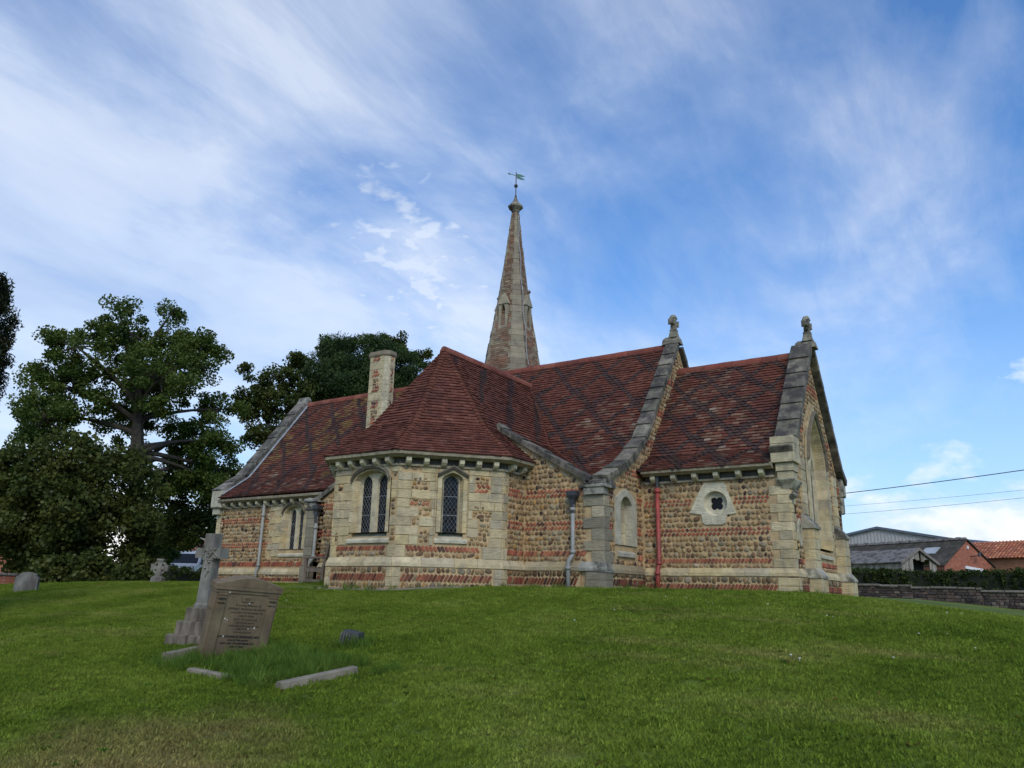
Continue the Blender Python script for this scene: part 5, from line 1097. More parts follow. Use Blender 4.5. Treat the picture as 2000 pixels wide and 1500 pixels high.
for s_ in (-1, 1): mb = MB(); mb.loft([[(s_*x, -0.078, 1.21), (s_*x, 0.078, 1.21), (s_*x, 0.078, 1.36), (s_*x, -0.078, 1.36)] for x in (0.09, 0.26)]); part(mb, 'cross_arm', M['granite'], cx)
mb = MB()
def carve(pts, r=0.016): mb.tube([Vector((x, -0.085+0.004*math.sin(3*i), z)) for i, (x, z) in enumerate(pts)], r, 6)
carve([(0.0+0.03*math.sin(q*0.8), 0.95+q*0.045) for q in range(9)]); carve([(0.02+0.02*q, 1.22+0.02*q) for q in range(8)]); carve([(0.20-0.02*q, 1.23+0.018*q) for q in range(8)], 0.013)
for q in range(9):
    a = q*2.1; mb.lathe((0.04*math.sin(a)+0.01, -0.082, 0.98+q*0.043), [(0.004, -0.02), (0.024, 0), (0.004, 0.02)], 6)
carve([(-0.04+0.045*math.cos(q), 1.28+0.045*math.sin(q)) for q in np.arange(0, 6.4, 0.6)], 0.013); part(mb, 'carved_ivy', M['granite'], cx)
mb = MB()   # the broken carved dove on the arm
bd = Vector((-0.17, -0.01, 1.38)); mb.loft([[bd+Vector((x, y*w, z+zz*w)) for y, zz in ((-0.04, 0), (0, 0.045), (0.04, 0), (0, -0.03))] for x, z, w in ((-0.02, 0.0, 0.7), (0.02, 0.02, 1.2), (0.08, 0.035, 1.1), (0.12, 0.05, 0.5))]); mb.loft([[bd+Vector((x, y*w, z+zz*w)) for y, zz in ((-0.035, 0), (0, 0.02), (0.035, 0), (0, -0.01))] for x, z, w in ((0.09, 0.05, 1.0), (0.0, 0.10, 0.9), (-0.10, 0.13, 0.3))]); part(mb, 'carved_dove', M['granite'], cx)

# grave kerbs
def kerb(a, b_, w, h, label, z=0.0, sink=0.08, tilt=0.0):
    a, b_ = on_ground(*a), on_ground(*b_); a.z += z; b_.z += z+tilt; d = (b_-a); ln = d.length; e = empty('grave_kerb', (0, 0, 0), label, 'kerb', 'kerb stones round the overgrown grave')
    rz = math.atan2(d.y, d.x); ry = -math.atan2(d.z, math.hypot(d.x, d.y)); place(e, a, rz, 0, ry)
    mb = MB(); n = 6; mb.loft([[(ln*k/n+rnd.uniform(-0.004, 0.004), -w/2+rnd.uniform(-0.004, 0.004), -sink), (ln*k/n, w/2+rnd.uniform(-0.004, 0.004), -sink), (ln*k/n, w/2-0.012, h-0.012+rnd.uniform(-0.004, 0.004)), (ln*k/n, w/2-0.03, h), (ln*k/n, -w/2+0.03, h+rnd.uniform(-0.003, 0.003)), (ln*k/n, -w/2+0.012, h-0.012)] for k in range(n+1)]); part(mb, 'stone', M['kerb'], e)
kerb((4.02, -9.62), (3.98, -9.15), 0.12, 0.12, 'grey kerb stone running back left of the leaning headstone', 0.0)
kerb((4.72, -9.78), (5.45, -9.86), 0.12, 0.045, 'low pale kerb stone half sunk in grass before the headstone')
kerb((6.24, -9.96), (6.42, -9.2), 0.13, 0.07, 'thick pale kerb stone with a square end in the grass', 0.0, 0.1)
fv = empty('flower_vase', (0, 0, 0), 'small dark weathered stone grave vase lying in the grass', 'vase'); place(fv, on_ground(5.28, -8.1, -0.06), math.radians(20), math.radians(0), math.radians(10))
mb = MB(); mb.loft([[(-w, -d, z), (w, -d, z), (w, d, z), (-w, d, z)] for w, d, z in ((0.10, 0.09, -0.05), (0.105, 0.095, 0.06), (0.09, 0.08, 0.115), (0.05, 0.045, 0.12), (0.045, 0.04, 0.08))]); part(mb, 'body', M['iron'], fv)
mb = MB()
for k in range(7): mb.tube([(-0.11+0.035*k, -0.098, -0.03), (-0.105+0.034*k, -0.10, 0.10)], 0.006, 5)
part(mb, 'moulding', M['granite'], fv)

# far left stones
h2 = empty('headstone', (0, 0, 0), 'plain round-topped grey headstone at the far left edge of the lawn', 'headstone')
b0 = at(50, 1153, 24.0); place(h2, (b0.x, b0.y, ground_z(b0.x, b0.y)-0.02), math.radians(35), 0, math.radians(1), 0.85)
mb = MB(); pr = [(-0.34, -0.3), (0.34, -0.3), (0.34, 0.40), (0.31, 0.46), (0.25, 0.47), (0.23, 0.53), (0.12, 0.575), (0, 0.59), (-0.12, 0.575), (-0.23, 0.53), (-0.25, 0.47), (-0.31, 0.46), (-0.34, 0.40)]; n = len(pr)
mb.add([(x, -0.06, z) for x, z in pr]+[(x, 0.06, z) for x, z in pr], [tuple(range(n)), tuple(range(2*n-1, n-1, -1))]+[(i, n+i, n+(i+1) % n, (i+1) % n) for i in range(n)]); part(mb, 'slab', M['granite'], h2)
cc = empty('ring_cross', (0, 0, 0), 'weathered stone ring cross on a tapering shaft under the trees', 'cross'); b0 = at(306, 1147, 24.0); zg = ground_z(b0.x, b0.y)-0.05; place(cc, (b0.x, b0.y, zg), math.radians(30), 0, math.radians(3))
zt = at(306, 1091, 24.0).z-zg
mb = MB(); mb.loft([[(-w, -w*0.7, z), (w, -w*0.7, z), (w, w*0.7, z), (-w, w*0.7, z)] for w, z in ((0.19, -0.2), (0.15, zt-0.50), (0.075, zt-0.46), (0.06, zt-0.1), (0.10, zt-0.04), (0.10, zt))]); part(mb, 'shaft', M['granite'], cc)
mb = MB(); zc = zt-0.24
for s_ in (-1, 1): mb.loft([[(s_*x, -0.05, zc-h), (s_*x, 0.05, zc-h), (s_*x, 0.05, zc+h), (s_*x, -0.05, zc+h)] for x, h in ((0.04, 0.045), (0.15, 0.05), (0.2, 0.085), (0.24, 0.085))])
part(mb, 'cross_arm', M['granite'], cc); mb = MB(); rg = []
for k in range(25):
    a = 6.28319*k/24; rg.append([(math.cos(a)*(0.165+sr*0.025), sy*0.04, zc+math.sin(a)*(0.165+sr*0.025)) for sy, sr in ((-1, -1), (1, -1), (1, 1), (-1, 1))])
mb.loft(rg, cap=False); part(mb, 'ring', M['granite'], cc)

# bench with its back to the apse
bn = empty('bench', (0, 0, 0), 'weathered dark wooden garden bench seen end-on beside the apse', 'bench'); place(bn, (-2.72, -1.0, 0.0), math.radians(90+8))
# local: x along the bench (away), +y = towards the front of the seat
BL = 1.25
def rod(mb, a, b_, w, h):
    a, b_ = Vector(a), Vector(b_); d = (b_-a).normalized(); s = Vector((0, 0, 1)) if abs(d.z) < 0.7 else Vector((1, 0, 0)); e1 = d.cross(s).normalized(); e2 = d.cross(e1); mb.loft([[p+e1*x*w/2+e2*y*h/2 for x, y in ((-1,-1),(1,-1),(1,1),(-1,1))] for p in (a, b_)])
for x in (0.0, BL):
    mb = MB(); rod(mb, (x, 0.60, -0.05), (x, 0.60, 0.64), 0.065, 0.065); part(mb, 'leg', M['wood'], bn)
    mb = MB(); rod(mb, (x, 0.06, -0.05), (x, 0.06, 0.42), 0.065, 0.065); rod(mb, (x, 0.06, 0.40), (x, -0.06, 0.98), 0.065, 0.055); part(mb, 'back_post', M['wood'], bn)
    mb = MB(); rod(mb, (x, 0.70, 0.66), (x, 0.00, 0.66), 0.09, 0.04); part(mb, 'armrest', M['wood'], bn)
    mb = MB(); rod(mb, (x, 0.60, 0.36), (x, 0.06, 0.36), 0.05, 0.09); part(mb, 'side_rail', M['wood'], bn)
    mb = MB(); rod(mb, (x, 0.60, 0.10), (x, 0.06, 0.10), 0.05, 0.06); part(mb, 'stretcher', M['wood'], bn)
for k in range(5): mb = MB(); y = 0.12+k*0.115; rod(mb, (0, y, 0.425), (BL, y, 0.425), 0.085, 0.025); part(mb, 'seat_slat', M['wood'], bn)
for z, y in ((0.94, -0.05), (0.52, 0.04)): mb = MB(); rod(mb, (0, y, z), (BL, y, z), 0.035, 0.08); part(mb, 'back_rail', M['wood'], bn)
for k in range(9): mb = MB(); x = 0.1+k*(BL-0.2)/8; rod(mb, (x, 0.035, 0.55), (x, -0.045, 0.91), 0.045, 0.02); part(mb, 'back_slat', M['wood'], bn)
# narrow stone paving along the foot of the apse
mb = MB()
for fr, ln in ((FA, 1.83), (FB, LB)):
    u = -0.15
    while u < ln+0.1:
        w = rnd.uniform(0.5, 0.8); p = [fr.p(u, 0, 0.08), fr.p(min(u+w, ln+0.15)-0.01, 0, 0.08), fr.p(min(u+w, ln+0.15)-0.01, 0, 0.36), fr.p(u, 0, 0.36)]
        o_ = MB().loft([[Vector((q.x, q.y, ground_z(q.x, q.y)-0.06)) for q in p], [Vector((q.x, q.y, ground_z(q.x, q.y)+0.018)) for q in p]]).build('paving_slab', M['kerb'], ground); u += w
# ------------------------------------------------------------------ trees
def leaf_mat(name, cols, trans=0.35, scale=0.35):
    m = mat(name); nt = m.node_tree; L = nt.links.new; nt.nodes.remove(nt.nodes['Principled BSDF']); o = nt.nodes['Material Output']
    a = nn(nt, 'ShaderNodeAttribute', attribute_name='Col'); geo = nn(nt, 'ShaderNodeNewGeometry')
    n = nn(nt, 'ShaderNodeTexNoise', i_Scale=scale, i_Detail=3.0); L(geo.outputs['Position'], n.inputs['Vector'])
    s = mth(nt, 'ADD', mth(nt, 'MULTIPLY', a.outputs['Fac'], 0.6), mth(nt, 'MULTIPLY', n.outputs['Fac'], 0.5))
    r = ramp(nt, [(0.2, cols[0]), (0.5, cols[1]), (0.85, cols[2])]); L(s, r.inputs[0])
    d = nn(nt, 'ShaderNodeBsdfDiffuse'); t = nn(nt, 'ShaderNodeBsdfTranslucent'); g = nn(nt, 'ShaderNodeBsdfGlossy', i_Roughness=0.45); mx = nn(nt, 'ShaderNodeMixShader', i_Fac=trans); m2 = nn(nt, 'ShaderNodeMixShader', i_Fac=0.015)
    g.inputs[0].default_value = (0.6, 0.6, 0.6, 1)
    L(r.outputs[0], d.inputs[0]); L(r.outputs[0], t.inputs[0]); L(d.outputs[0], mx.inputs[1]); L(t.outputs[0], mx.inputs[2]); L(mx.outputs[0], m2.inputs[1]); L(g.outputs[0], m2.inputs[2]); L(m2.outputs[0], o.inputs[0])
    return m
M['oak_leaf'] = leaf_mat('oak_leaf', [(0.042, 0.072, 0.014), (0.076, 0.112, 0.021), (0.118, 0.148, 0.030)])
M['dark_leaf'] = leaf_mat('dark_leaf', [(0.036, 0.052, 0.012), (0.064, 0.083, 0.018), (0.105, 0.115, 0.026)])
M['pine_leaf'] = leaf_mat('pine_needle', [(0.022, 0.042, 0.016), (0.042, 0.072, 0.024), (0.072, 0.105, 0.034)], 0.15)
M['yew_leaf'] = leaf_mat('yew_leaf', [(0.014, 0.022, 0.010), (0.026, 0.034, 0.013), (0.055, 0.050, 0.022)], 0.1)
M['bark'] = attr_mat('bark', base=(0.055, 0.045, 0.034), var=0.4, vscale=6, bump=0.8, bscale=18, bdist=0.04)
M['hedge_leaf'] = leaf_mat('hedge_leaf', [(0.020, 0.034, 0.008), (0.036, 0.054, 0.012), (0.06, 0.075, 0.02)], 0.2, 0.9)
NPR = np.random.default_rng(5)
def leaves(centres, radii, per, size, squash=0.8, needle=False, up=0.0):
    """many folded leaf faces gathered in clumps"""
    C = np.repeat(np.asarray(centres, float), per, 0); R = np.repeat(np.asarray(radii, float), per); N = len(C)
    d = NPR.normal(size=(N, 3)); d /= np.linalg.norm(d, axis=1)[:, None]; q = R*NPR.random(N)**0.45
    P = C+d*q[:, None]*np.array([1, 1, squash])
    a = NPR.normal(size=(N, 3))+d*0.5; a[:, 2] += up; a /= np.linalg.norm(a, axis=1)[:, None]
    b = np.cross(a, NPR.normal(size=(N, 3))); b /= np.linalg.norm(b, axis=1)[:, None]; c = np.cross(a, b)
    s = size*NPR.uniform(0.6, 1.35, N)[:, None]
    w = 0.14 if needle else 0.42
    V = np.stack([P-a*s*0.5, P+b*s*w+c*s*0.10, P+a*s*0.5, P-b*s*w+c*s*0.10], 1).reshape(-1, 3)
    cl = np.clip(np.repeat(np.repeat(NPR.uniform(0.1, 0.8, len(centres)), per)+NPR.normal(0, 0.18, N), 4), 0, 1)
    return V, np.arange(N*4).reshape(-1, 4), np.stack([cl]*3, 1)
def bez(a, b_, sag, n=6):
    a, b_ = Vector(a), Vector(b_); m_ = (a+b_)/2+Vector((rnd.uniform(-1, 1), rnd.uniform(-1, 1), 0))*(b_-a).length*0.08+Vector((0, 0, sag)); return [a*(1-t)**2+m_*2*t*(1-t)+b_*t*t for t in [i/n for i in range(n+1)]]
def tree(name, label, D, base_px, top_px, lobes, clumps, per, lsize, crad, m, trunk_r, cat='tree', group=None, needle=False, limbs=True, fork=0.45, squash=0.8, shell=0.35, trunk_z=None, up=0.0):
    """lobes: (px, py, radius px, depth offset m[, vertical squash]) around which the foliage gathers"""
    b0 = at(base_px[0], base_px[1], D); b0.z = ground_z(b0.x, b0.y)-0.1; tp = at(*top_px, D)
    root = empty(name, tuple(b0), label, cat, group); fk = b0.lerp(tp, fork)
    fk = Vector((b0.x+(tp.x-b0.x)*fork, b0.y+(tp.y-b0.y)*fork, b0.z+(tp.z-b0.z)*fork))
    mb = MB(); mb.tube(bez(b0, fk, 0)[:4]+[fk], [trunk_r*1.35, trunk_r*1.05, trunk_r*0.95, trunk_r*0.88, trunk_r*0.8], 10); mb.tube([fk, fk.lerp(tp, 0.4)+Vector((0.2, 0.1, 0)), fk.lerp(tp, 0.85)], [trunk_r*0.8, trunk_r*0.45, trunk_r*0.12], 8)
    LC = []
    for lb in lobes:
        dd = Vector((_vh.x, _vh.y, 0))*lb[3]; LC.append((at(lb[0], lb[1], D)+dd, lb[2]*0.93*D/FPX, lb[4] if len(lb) > 4 else 0.85))
    tw = sum(r**2 for _, r, _ in LC); cs = []; rs = []; br_ = MB()
    for c, r, sq in LC:
        hub = fk.lerp(c, 0.0)
        st = b0.lerp(fk, 0.75+0.25*rnd.random()) if c.z < fk.z+1 else fk.lerp(tp, min(0.6, max(0.0, (c.z-fk.z)/(tp.z-fk.z+0.01)*0.5)))
        if limbs: pts = bez(st, c, 0.3*r); br_.tube(pts, [trunk_r*(0.32*(1-i/len(pts))+0.04) for i in range(len(pts))], 7)
        n = max(3, round(clumps*r**2/tw))
        for k in range(n):
            d = NPR.normal(size=3); d /= np.linalg.norm(d); q = r*(shell+(1-shell)*NPR.random()**0.5); p = c+Vector((d[0]*q, d[1]*q, d[2]*q*sq)); cs.append(tuple(p)); rs.append(crad*NPR.uniform(0.6, 1.25))
            if limbs and k % 2 == 0:
                pts = bez(c+(p-c)*0.1, p, 0.05*r, 4); br_.tube(pts, [trunk_r*0.09*(1-i/6)+0.006 for i in range(len(pts))], 4)
    tr = mb.build('trunk', M['bark'], root)
    if br_.v: br_.build('branches', M['bark'], root)
    V, F, C = leaves(cs, rs, per, lsize, squash, needle, up); o = bpy.data.objects.new('crown', np_mesh('crown', V, F, m, C)); link(o, root)
    return root
tree('oak_tree', 'tall spreading oak with open dark green crown left of the church', 38, (283, 1140), (255, 610),
     [(250, 650, 62, 0), (320, 660, 55, 1), (170, 690, 60, -1), (385, 700, 62, 0), (255, 730, 85, 1.5), (340, 760, 75, -1.5), (150, 760, 70, 0), (75, 740, 38, 0), (60, 800, 48, 1), (110, 830, 60, -1), (415, 790, 45, 1), (400, 860, 55, 0), (350, 840, 45, 1), (200, 820, 55, 2), (430, 920, 35, 1), (60, 860, 30, 0), (330, 600, 26, 0.5), (240, 605, 24, -0.3), (400, 665, 25, 0.4), (130, 660, 22, 0.3), (345, 905, 40, 1), (395, 930, 45, 0.5), (310, 940, 38, 1.5), (300, 880, 30, 2), (440, 860, 30, 0)], 430, 210, 0.112, 0.47, M['oak_leaf'], 0.36, fork=0.5, shell=0.35)
tree('bushy_tree', 'broad dark leafy tree with low branches in front of the oak', 33, (150, 1140), (140, 900),
     [(60, 930, 65, 0), (140, 910, 70, 0), (220, 950, 75, 0.5), (40, 1010, 62, 0), (130, 1010, 85, -1), (235, 1040, 70, 0), (60, 1080, 55, 0.5), (160, 1090, 62, -0.5), (255, 1095, 38, 0), (0, 960, 48, 0.6), (100, 1120, 40, 0), (200, 1120, 38, -0.6)], 330, 170, 0.14, 0.6, M['dark_leaf'], 0.2, limbs=True, fork=0.4, shell=0.45)
tree('small_tree', 'thin leafy tree between the oak and the west gable', 42, (400, 1140), (390, 930),
     [(340, 950, 42, 0), (400, 940, 45, 0.6), (360, 1010, 48, 0), (430, 980, 36, 0), (395, 1040, 40, -0.4), (345, 1050, 26, 0), (440, 1040, 28, 0), (300, 1010, 26, 0.3)], 130, 130, 0.14, 0.5, M['dark_leaf'], 0.12, fork=0.4)
tree('pine_tree', 'dense dark pine with rounded crown rising behind the nave roof', 46, (690, 1120), (705, 680),
     [(700, 720, 66, 0, 0.75), (640, 725, 58, 0, 0.75), (770, 720, 55, 0, 0.75), (610, 770, 40, 0.5, 0.7), (690, 760, 70, -0.5, 0.6), (790, 760, 45, 0.5, 0.7), (665, 690, 38, 0, 0.8), (735, 685, 38, 0, 0.8)], 430, 260, 0.17, 0.6, M['pine_leaf'], 0.3, needle=True, limbs=False, fork=0.6, shell=0.4, up=0.7)
tree('leafy_tree', 'loose leafy tree top showing above the dark pine crown', 50, (720, 1120), (720, 660),
     [(640, 680, 26, 0), (690, 668, 18, 0.5), (755, 672, 24, 0), (800, 690, 24, 0), (825, 705, 18, 0.4), (590, 710, 24, 0), (715, 660, 14, 0), (780, 665, 16, 0), (835, 690, 10, 0)], 70, 130, 0.14, 0.42, M['dark_leaf'], 0.14, fork=0.7)
tree('spindly_tree', 'open branched tree behind the west gable beside the pine', 44, (540, 1120), (520, 760),
     [(505, 750, 26, 0), (550, 735, 28, 0.3), (575, 700, 20, 0), (495, 800, 30, 0), (540, 790, 42, 0), (580, 760, 30, 0.4), (500, 850, 26, 0), (550, 850, 36, 0), (470, 770, 16, 0), (480, 720, 10, 0)], 150, 120, 0.14, 0.45, M['dark_leaf'], 0.13, fork=0.55)
tree('boundary_tree', 'low bushy tree screening the red house from the churchyard', 46, (325, 1140), (325, 1060),
     [(312, 1062, 30, 0), (338, 1050, 28, 0.4), (300, 1090, 26, 0), (328, 1085, 26, -0.3), (365, 1052, 22, 0.5)], 70, 150, 0.12, 0.42, M['oak_leaf'], 0.07, fork=0.5)
# clipped yew at the left edge of the view
yb = at(-220, 1150, 17); yb.z = ground_z(yb.x, yb.y); yw = empty('yew_tree', tuple(yb), 'dark clipped columnar yew cut off by the left edge', 'tree'); cs = []; rs = []
mb = MB(); mb.tube([yb, yb+Vector((0, 0, 5))], [0.22, 0.1], 8); mb.build('trunk', M['bark'], yw)
for k in range(900):
    t = NPR.random()**0.8; z = yb.z+0.3+t*6.0; r = (0.75+0.42*min(1, t*1.25))*(1.0 if t < 0.9 else 0.75)*NPR.uniform(0.78, 0.92); a = NPR.uniform(0, 6.28); cs.append((yb.x+r*math.cos(a), yb.y+r*math.sin(a), z)); rs.append(0.15)
V, F, C = leaves(cs, rs, 90, 0.085, 1.0, True, 0.5); link(bpy.data.objects.new('crown', np_mesh('crown', V, F, M['yew_leaf'], C)), yw)
# shrubs along the boundary
def shrub(name, label, px, py, D, rpx, n, m=None, per=90, ls=0.13, sq=0.8, cat='shrub', group='shrubs along the churchyard boundary'):
    c = at(px, py, D); z = ground_z(c.x, c.y); r = rpx*D/FPX; e = empty(name, (c.x, c.y, z), label, cat, group); cs = []; rs = []; mb = MB()
    for k in range(n):
        d = NPR.normal(size=3); d /= np.linalg.norm(d); d[2] = abs(d[2]); q = r*NPR.uniform(0.35, 1.0); p = Vector((c.x+d[0]*q, c.y+d[1]*q, max(z+0.05, z+d[2]*q*sq*1.3))); cs.append(tuple(p)); rs.append(r*0.3)
        if k % 3 == 0: mb.tube([(c.x, c.y, z-0.05), p], [0.02, 0.006], 4)
    mb.build('stems', M['bark'], e); V, F, C = leaves(cs, rs, per, ls, 0.9); link(bpy.data.objects.new('foliage', np_mesh('foliage', V, F, m or M['dark_leaf'], C)), e)
shrub('shrub', 'low rounded shrub at the foot of the ring cross', 275, 1135, 27, 42, 46); shrub('shrub', 'dark shrub under the broad leafy tree', 190, 1135, 29, 50, 50)
shrub('shrub', 'loose shrub hanging beside the red house', 322, 1085, 44, 36, 60, M['oak_leaf']); shrub('shrub', 'dark shrub beside the plain round-topped headstone', 105, 1140, 30, 46, 44)
# box-cut dark hedge between the ring cross and the nave
def hedge(name, label, a, b_, h, th, m, dens, ls, crest=0.05):
    a, b_ = Vector(a), Vector(b_); e = empty(name, tuple((a+b_)/2), label, 'hedge'); d = b_-a; ln = d.length; u = d.normalized(); n = Vector((-u.y, u.x, 0)); cs = []; N = int(ln*h*dens)
    for k in range(N):
        t = NPR.random()*ln; face = NPR.random(); zz = h*NPR.random() if face < 0.7 else h*NPR.uniform(0.94, 1.02)+crest*math.sin(t*1.1); w = th/2*(1 if NPR.random() < 0.5 else -1)*NPR.uniform(0.85, 1) if face < 0.7 else th*NPR.uniform(-0.5, 0.5)
        cs.append(tuple(a+u*t+n*w+Vector((0, 0, zz))))
    V, F, C = leaves(cs, np.full(len(cs), 0.13), 26, ls, 1.0); o = bpy.data.objects.new('foliage', np_mesh('foliage', V, F, m, C)); link(o, e)
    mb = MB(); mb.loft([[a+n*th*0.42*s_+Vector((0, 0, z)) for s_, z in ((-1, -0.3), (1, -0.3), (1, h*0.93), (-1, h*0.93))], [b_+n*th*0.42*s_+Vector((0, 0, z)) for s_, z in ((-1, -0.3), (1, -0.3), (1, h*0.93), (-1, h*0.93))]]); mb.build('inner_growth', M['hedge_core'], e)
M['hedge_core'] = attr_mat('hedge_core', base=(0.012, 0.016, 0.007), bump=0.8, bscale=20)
pa, pb = at(318, 1140, 33), at(440, 1140, 36); hz_ = ground_z(pa.x, pa.y); hedge('hedge', 'low dark clipped hedge behind the ring cross', (pa.x, pa.y, hz_), (pb.x, pb.y, hz_), at(350, 1112, 33).z-hz_, 0.7, M['hedge_leaf'], 60, 0.07)
pa, pb = Vector((4.6, 20.2, 0.0)), Vector((16.5, 21.3, 0.0)); hedge('hedge', 'long dark clipped hedge behind the low rubble wall', pa, pb, 1.06, 1.1, M['hedge_leaf'], 75, 0.075)
# ------------------------------------------------------------------ boundary wall, farm buildings, road side
WALL = [((0.055,0.042,0.035),4),((0.075,0.057,0.046),4),((0.042,0.034,0.031),3),((0.11,0.085,0.066),2),((0.09,0.062,0.048),2),((0.17,0.14,0.11),0.6)]
rw = empty('rubble_wall', (9, 15, 0), 'low dark rubble stone boundary wall with stepped coping slabs', 'wall')
a0, a1 = Vector((5.2, 14.45, 0)), Vector((15.5, 15.35, 0)); u = (a1-a0).normalized(); FR = Fr(a0, u, (u.y, -u.x, 0)); WL = (a1-a0).length
steps = [(0.0, 3.25, 0.46), (3.25, 5.25, 0.39), (5.25, WL, 0.32)]
mb = MB()
for p, q, h in steps: fbox(mb, FR, p, q, -0.9, h-0.07, -0.35, 0)
wc = mb.build('wall_core', attr_mat('dark_mortar', base=(0.075, 0.062, 0.052), bump=0.6), rw)
for p, q, h in steps:
    v = -0.7
    while v < h-0.09:
        rh = min(rnd.uniform(0.06, 0.11), h-0.07-v); x = p+rnd.uniform(0, 0.05)
        while x < q-0.03:
            w = min(rnd.uniform(0.09, 0.26), q-x); block('wall_stone', FR, x+w/2, v+rh/2, w-0.012, rh-0.01, rnd.gauss(0, 0.03), rnd.uniform(0.015, 0.05), jit(pick(WALL), 0.25), rw, 0.012, True, 0.02, 0.006); x += w
        v += rh
    x = p-0.06
    while x < q:
        w = min(rnd.uniform(0.5, 0.9), q-x); dz = 0.015*math.sin(x*2); block('coping_slab', FR.off(-0.1), x+w/2, h-0.035+dz, w-0.01, 0.075, 0, 0.17, jit((0.15, 0.13, 0.105), 0.15), rw, 0.02, True, 0.3, 0.006); x += w
M['wall_stone'] = attr_mat('wall_stone', var=0.4, vscale=12, bump=0.7, bscale=40, tint=(0.3, 0.27, 0.22), tfac=0.5, tscale=5, tlo=0.58, thi=0.72)
flush_pieces({'wall_stone': ('wall_stone', 'wall_stones', 300, False), 'coping_slab': ('wall_stone', 'coping_slabs', 300, False)}); PIECES.clear()

def corrugated(name, base, tint, sc=30.0, direction='X', rough=0.6, tf=0.6, tlo=0.5, thi=0.68):
    m = attr_mat(name, base=base, tint=tint, tfac=tf, tscale=1.2, tlo=tlo, thi=thi, bump=0.2, rough=rough); return m
M['barn_wall'] = attr_mat('grey_sheeting', base=(0.36, 0.34, 0.33), var=0.12, bump=0.1, streak=(3, 0.3, (0.25, 0.235, 0.22), 0.5, 0.7)); M['barn_roof'] = attr_mat('blue_grey_roof', base=(0.10, 0.12, 0.15), var=0.15, bump=0.1)
M['old_roof'] = attr_mat('mossy_sheet_roof', base=(0.23, 0.21, 0.19), var=0.4, vscale=3, bump=0.8, bscale=14, bdist=0.05, tint=(0.06, 0.05, 0.036), tfac=0.9, tscale=3.0, tlo=0.46, thi=0.56)
M['moss_roof'] = attr_mat('dark_mossy_roof', base=(0.075, 0.062, 0.048), var=0.4, vscale=4, bump=0.9, bscale=16, bdist=0.05, tint=(0.035, 0.034, 0.018), tfac=0.9, tscale=1.6, tlo=0.42, thi=0.6)
M['plank'] = attr_mat('weathered_planks', var=0.3, vscale=8, bump=0.4, streak=(6, 0.6, (0.12, 0.10, 0.085), 0.5, 0.68)); M['red_brick'] = attr_mat('red_brick', base=(0.33, 0.115, 0.07), var=0.2, vscale=5, bump=0.3)
def brick_tex(m, scale=9.0):
    nt = m.node_tree; b = nt.nodes['Principled BSDF']; L = nt.links.new; src = b.inputs['Base Color'].links[0].from_socket
    t = nn(nt, 'ShaderNodeTexCoord'); mp = nn(nt, 'ShaderNodeMapping'); mp.inputs['Rotation'].default_value = (math.radians(90), 0, 0); L(t.outputs['Object'], mp.inputs[0])
    bt = nn(nt, 'ShaderNodeTexBrick', i_Scale=scale); bt.inputs['Color1'].default_value = (1.1, 1.05, 1, 1); bt.inputs['Color2'].default_value = (0.72, 0.68, 0.66, 1); bt.inputs['Mortar'].default_value = (1.2, 1.9, 2.2, 1); bt.inputs['Mortar Size'].default_value = 0.012; L(mp.outputs[0], bt.inputs['Vector'])
    mu = nn(nt, 'ShaderNodeMixRGB', blend_type='MULTIPLY', i_Fac=0.8); L(src, mu.inputs[1]); L(bt.outputs[0], mu.inputs[2]); L(mu.outputs[0], b.inputs['Base Color'])
brick_tex(M['red_brick'], 4.4)
M['pantile'] = attr_mat('pantile', var=0.22, vscale=5, bump=0.2, tint=(0.16, 0.07, 0.045), tfac=0.6, tscale=2, tlo=0.5, thi=0.7); M['white'] = simple('white_paint', (0.72, 0.72, 0.70), 0.5, bump=0.05, var=0.08)
def gabled(e, A, B, half, zr, ze, zb, wall_m, roof_m, over=0.15, th=0.06, names=('wall', 'roof_slope')):
    """gabled building: A front ridge end, B back ridge end (x, y)"""
    A, B = Vector((*A, 0)), Vector((*B, 0)); u = (B-A).normalized(); s = Vector((-u.y, u.x, 0)); mb = MB()
    rings = [[P+s*x+Vector((0, 0, z)) for x, z in ((-half, zb), (half, zb), (half, ze), (0, zr), (-half, ze))] for P in (A, B)]
    mb.loft(rings); w = mb.build(names[0], wall_m, e); slopes = []
    for sg in (-1, 1):
        mb = MB(); dz = (zr-ze)/half; p0, p1 = A-u*over, B+u*over; hh = half+over
        mb.loft([[P+Vector((0, 0, zr+0.01)), P+s*sg*hh+Vector((0, 0, zr-dz*hh+0.01)), P+s*sg*hh+Vector((0, 0, zr-dz*hh+th)), P+Vector((0, 0, zr+th))] for P in (p0, p1)]); slopes.append(mb.build(names[1], roof_m, e))
    return A, B, u, s, w, slopes
# big pale barn at the back
P1 = at(1714, 1031, 80); e = empty('barn', (P1.x, P1.y, 0), 'large pale grey sheeted barn with low blue-grey gable roof', 'barn')
A, B, u, s, w, sl = gabled(e, (P1.x, P1.y), (P1.x+3.5, P1.y+26), 8.2, P1.z-0.1, P1.z-1.75, -1, M['barn_wall'], M['barn_roof'], 0.25, 0.22)
for k in range(54):
    x = -8.1+k*0.3; zt = P1.z-0.18-abs(x)*0.2; mb = MB(); c = A+s*x; mb.add([c-u*0.03+s*0.05+Vector((0, 0, 1)), c-u*0.03-s*0.05+Vector((0, 0, 1)), c-s*0.1+Vector((0, 0, 1)), c+s*0.1+Vector((0, 0, 1)), c-u*0.03+s*0.05+Vector((0, 0, zt)), c-u*0.03-s*0.05+Vector((0, 0, zt)), c-s*0.1+Vector((0, 0, zt)), c+s*0.1+Vector((0, 0, zt))], [(0,1,5,4),(1,2,6,5),(3,0,4,7)]); mb.build('sheet_rib', M['barn_wall'], w)
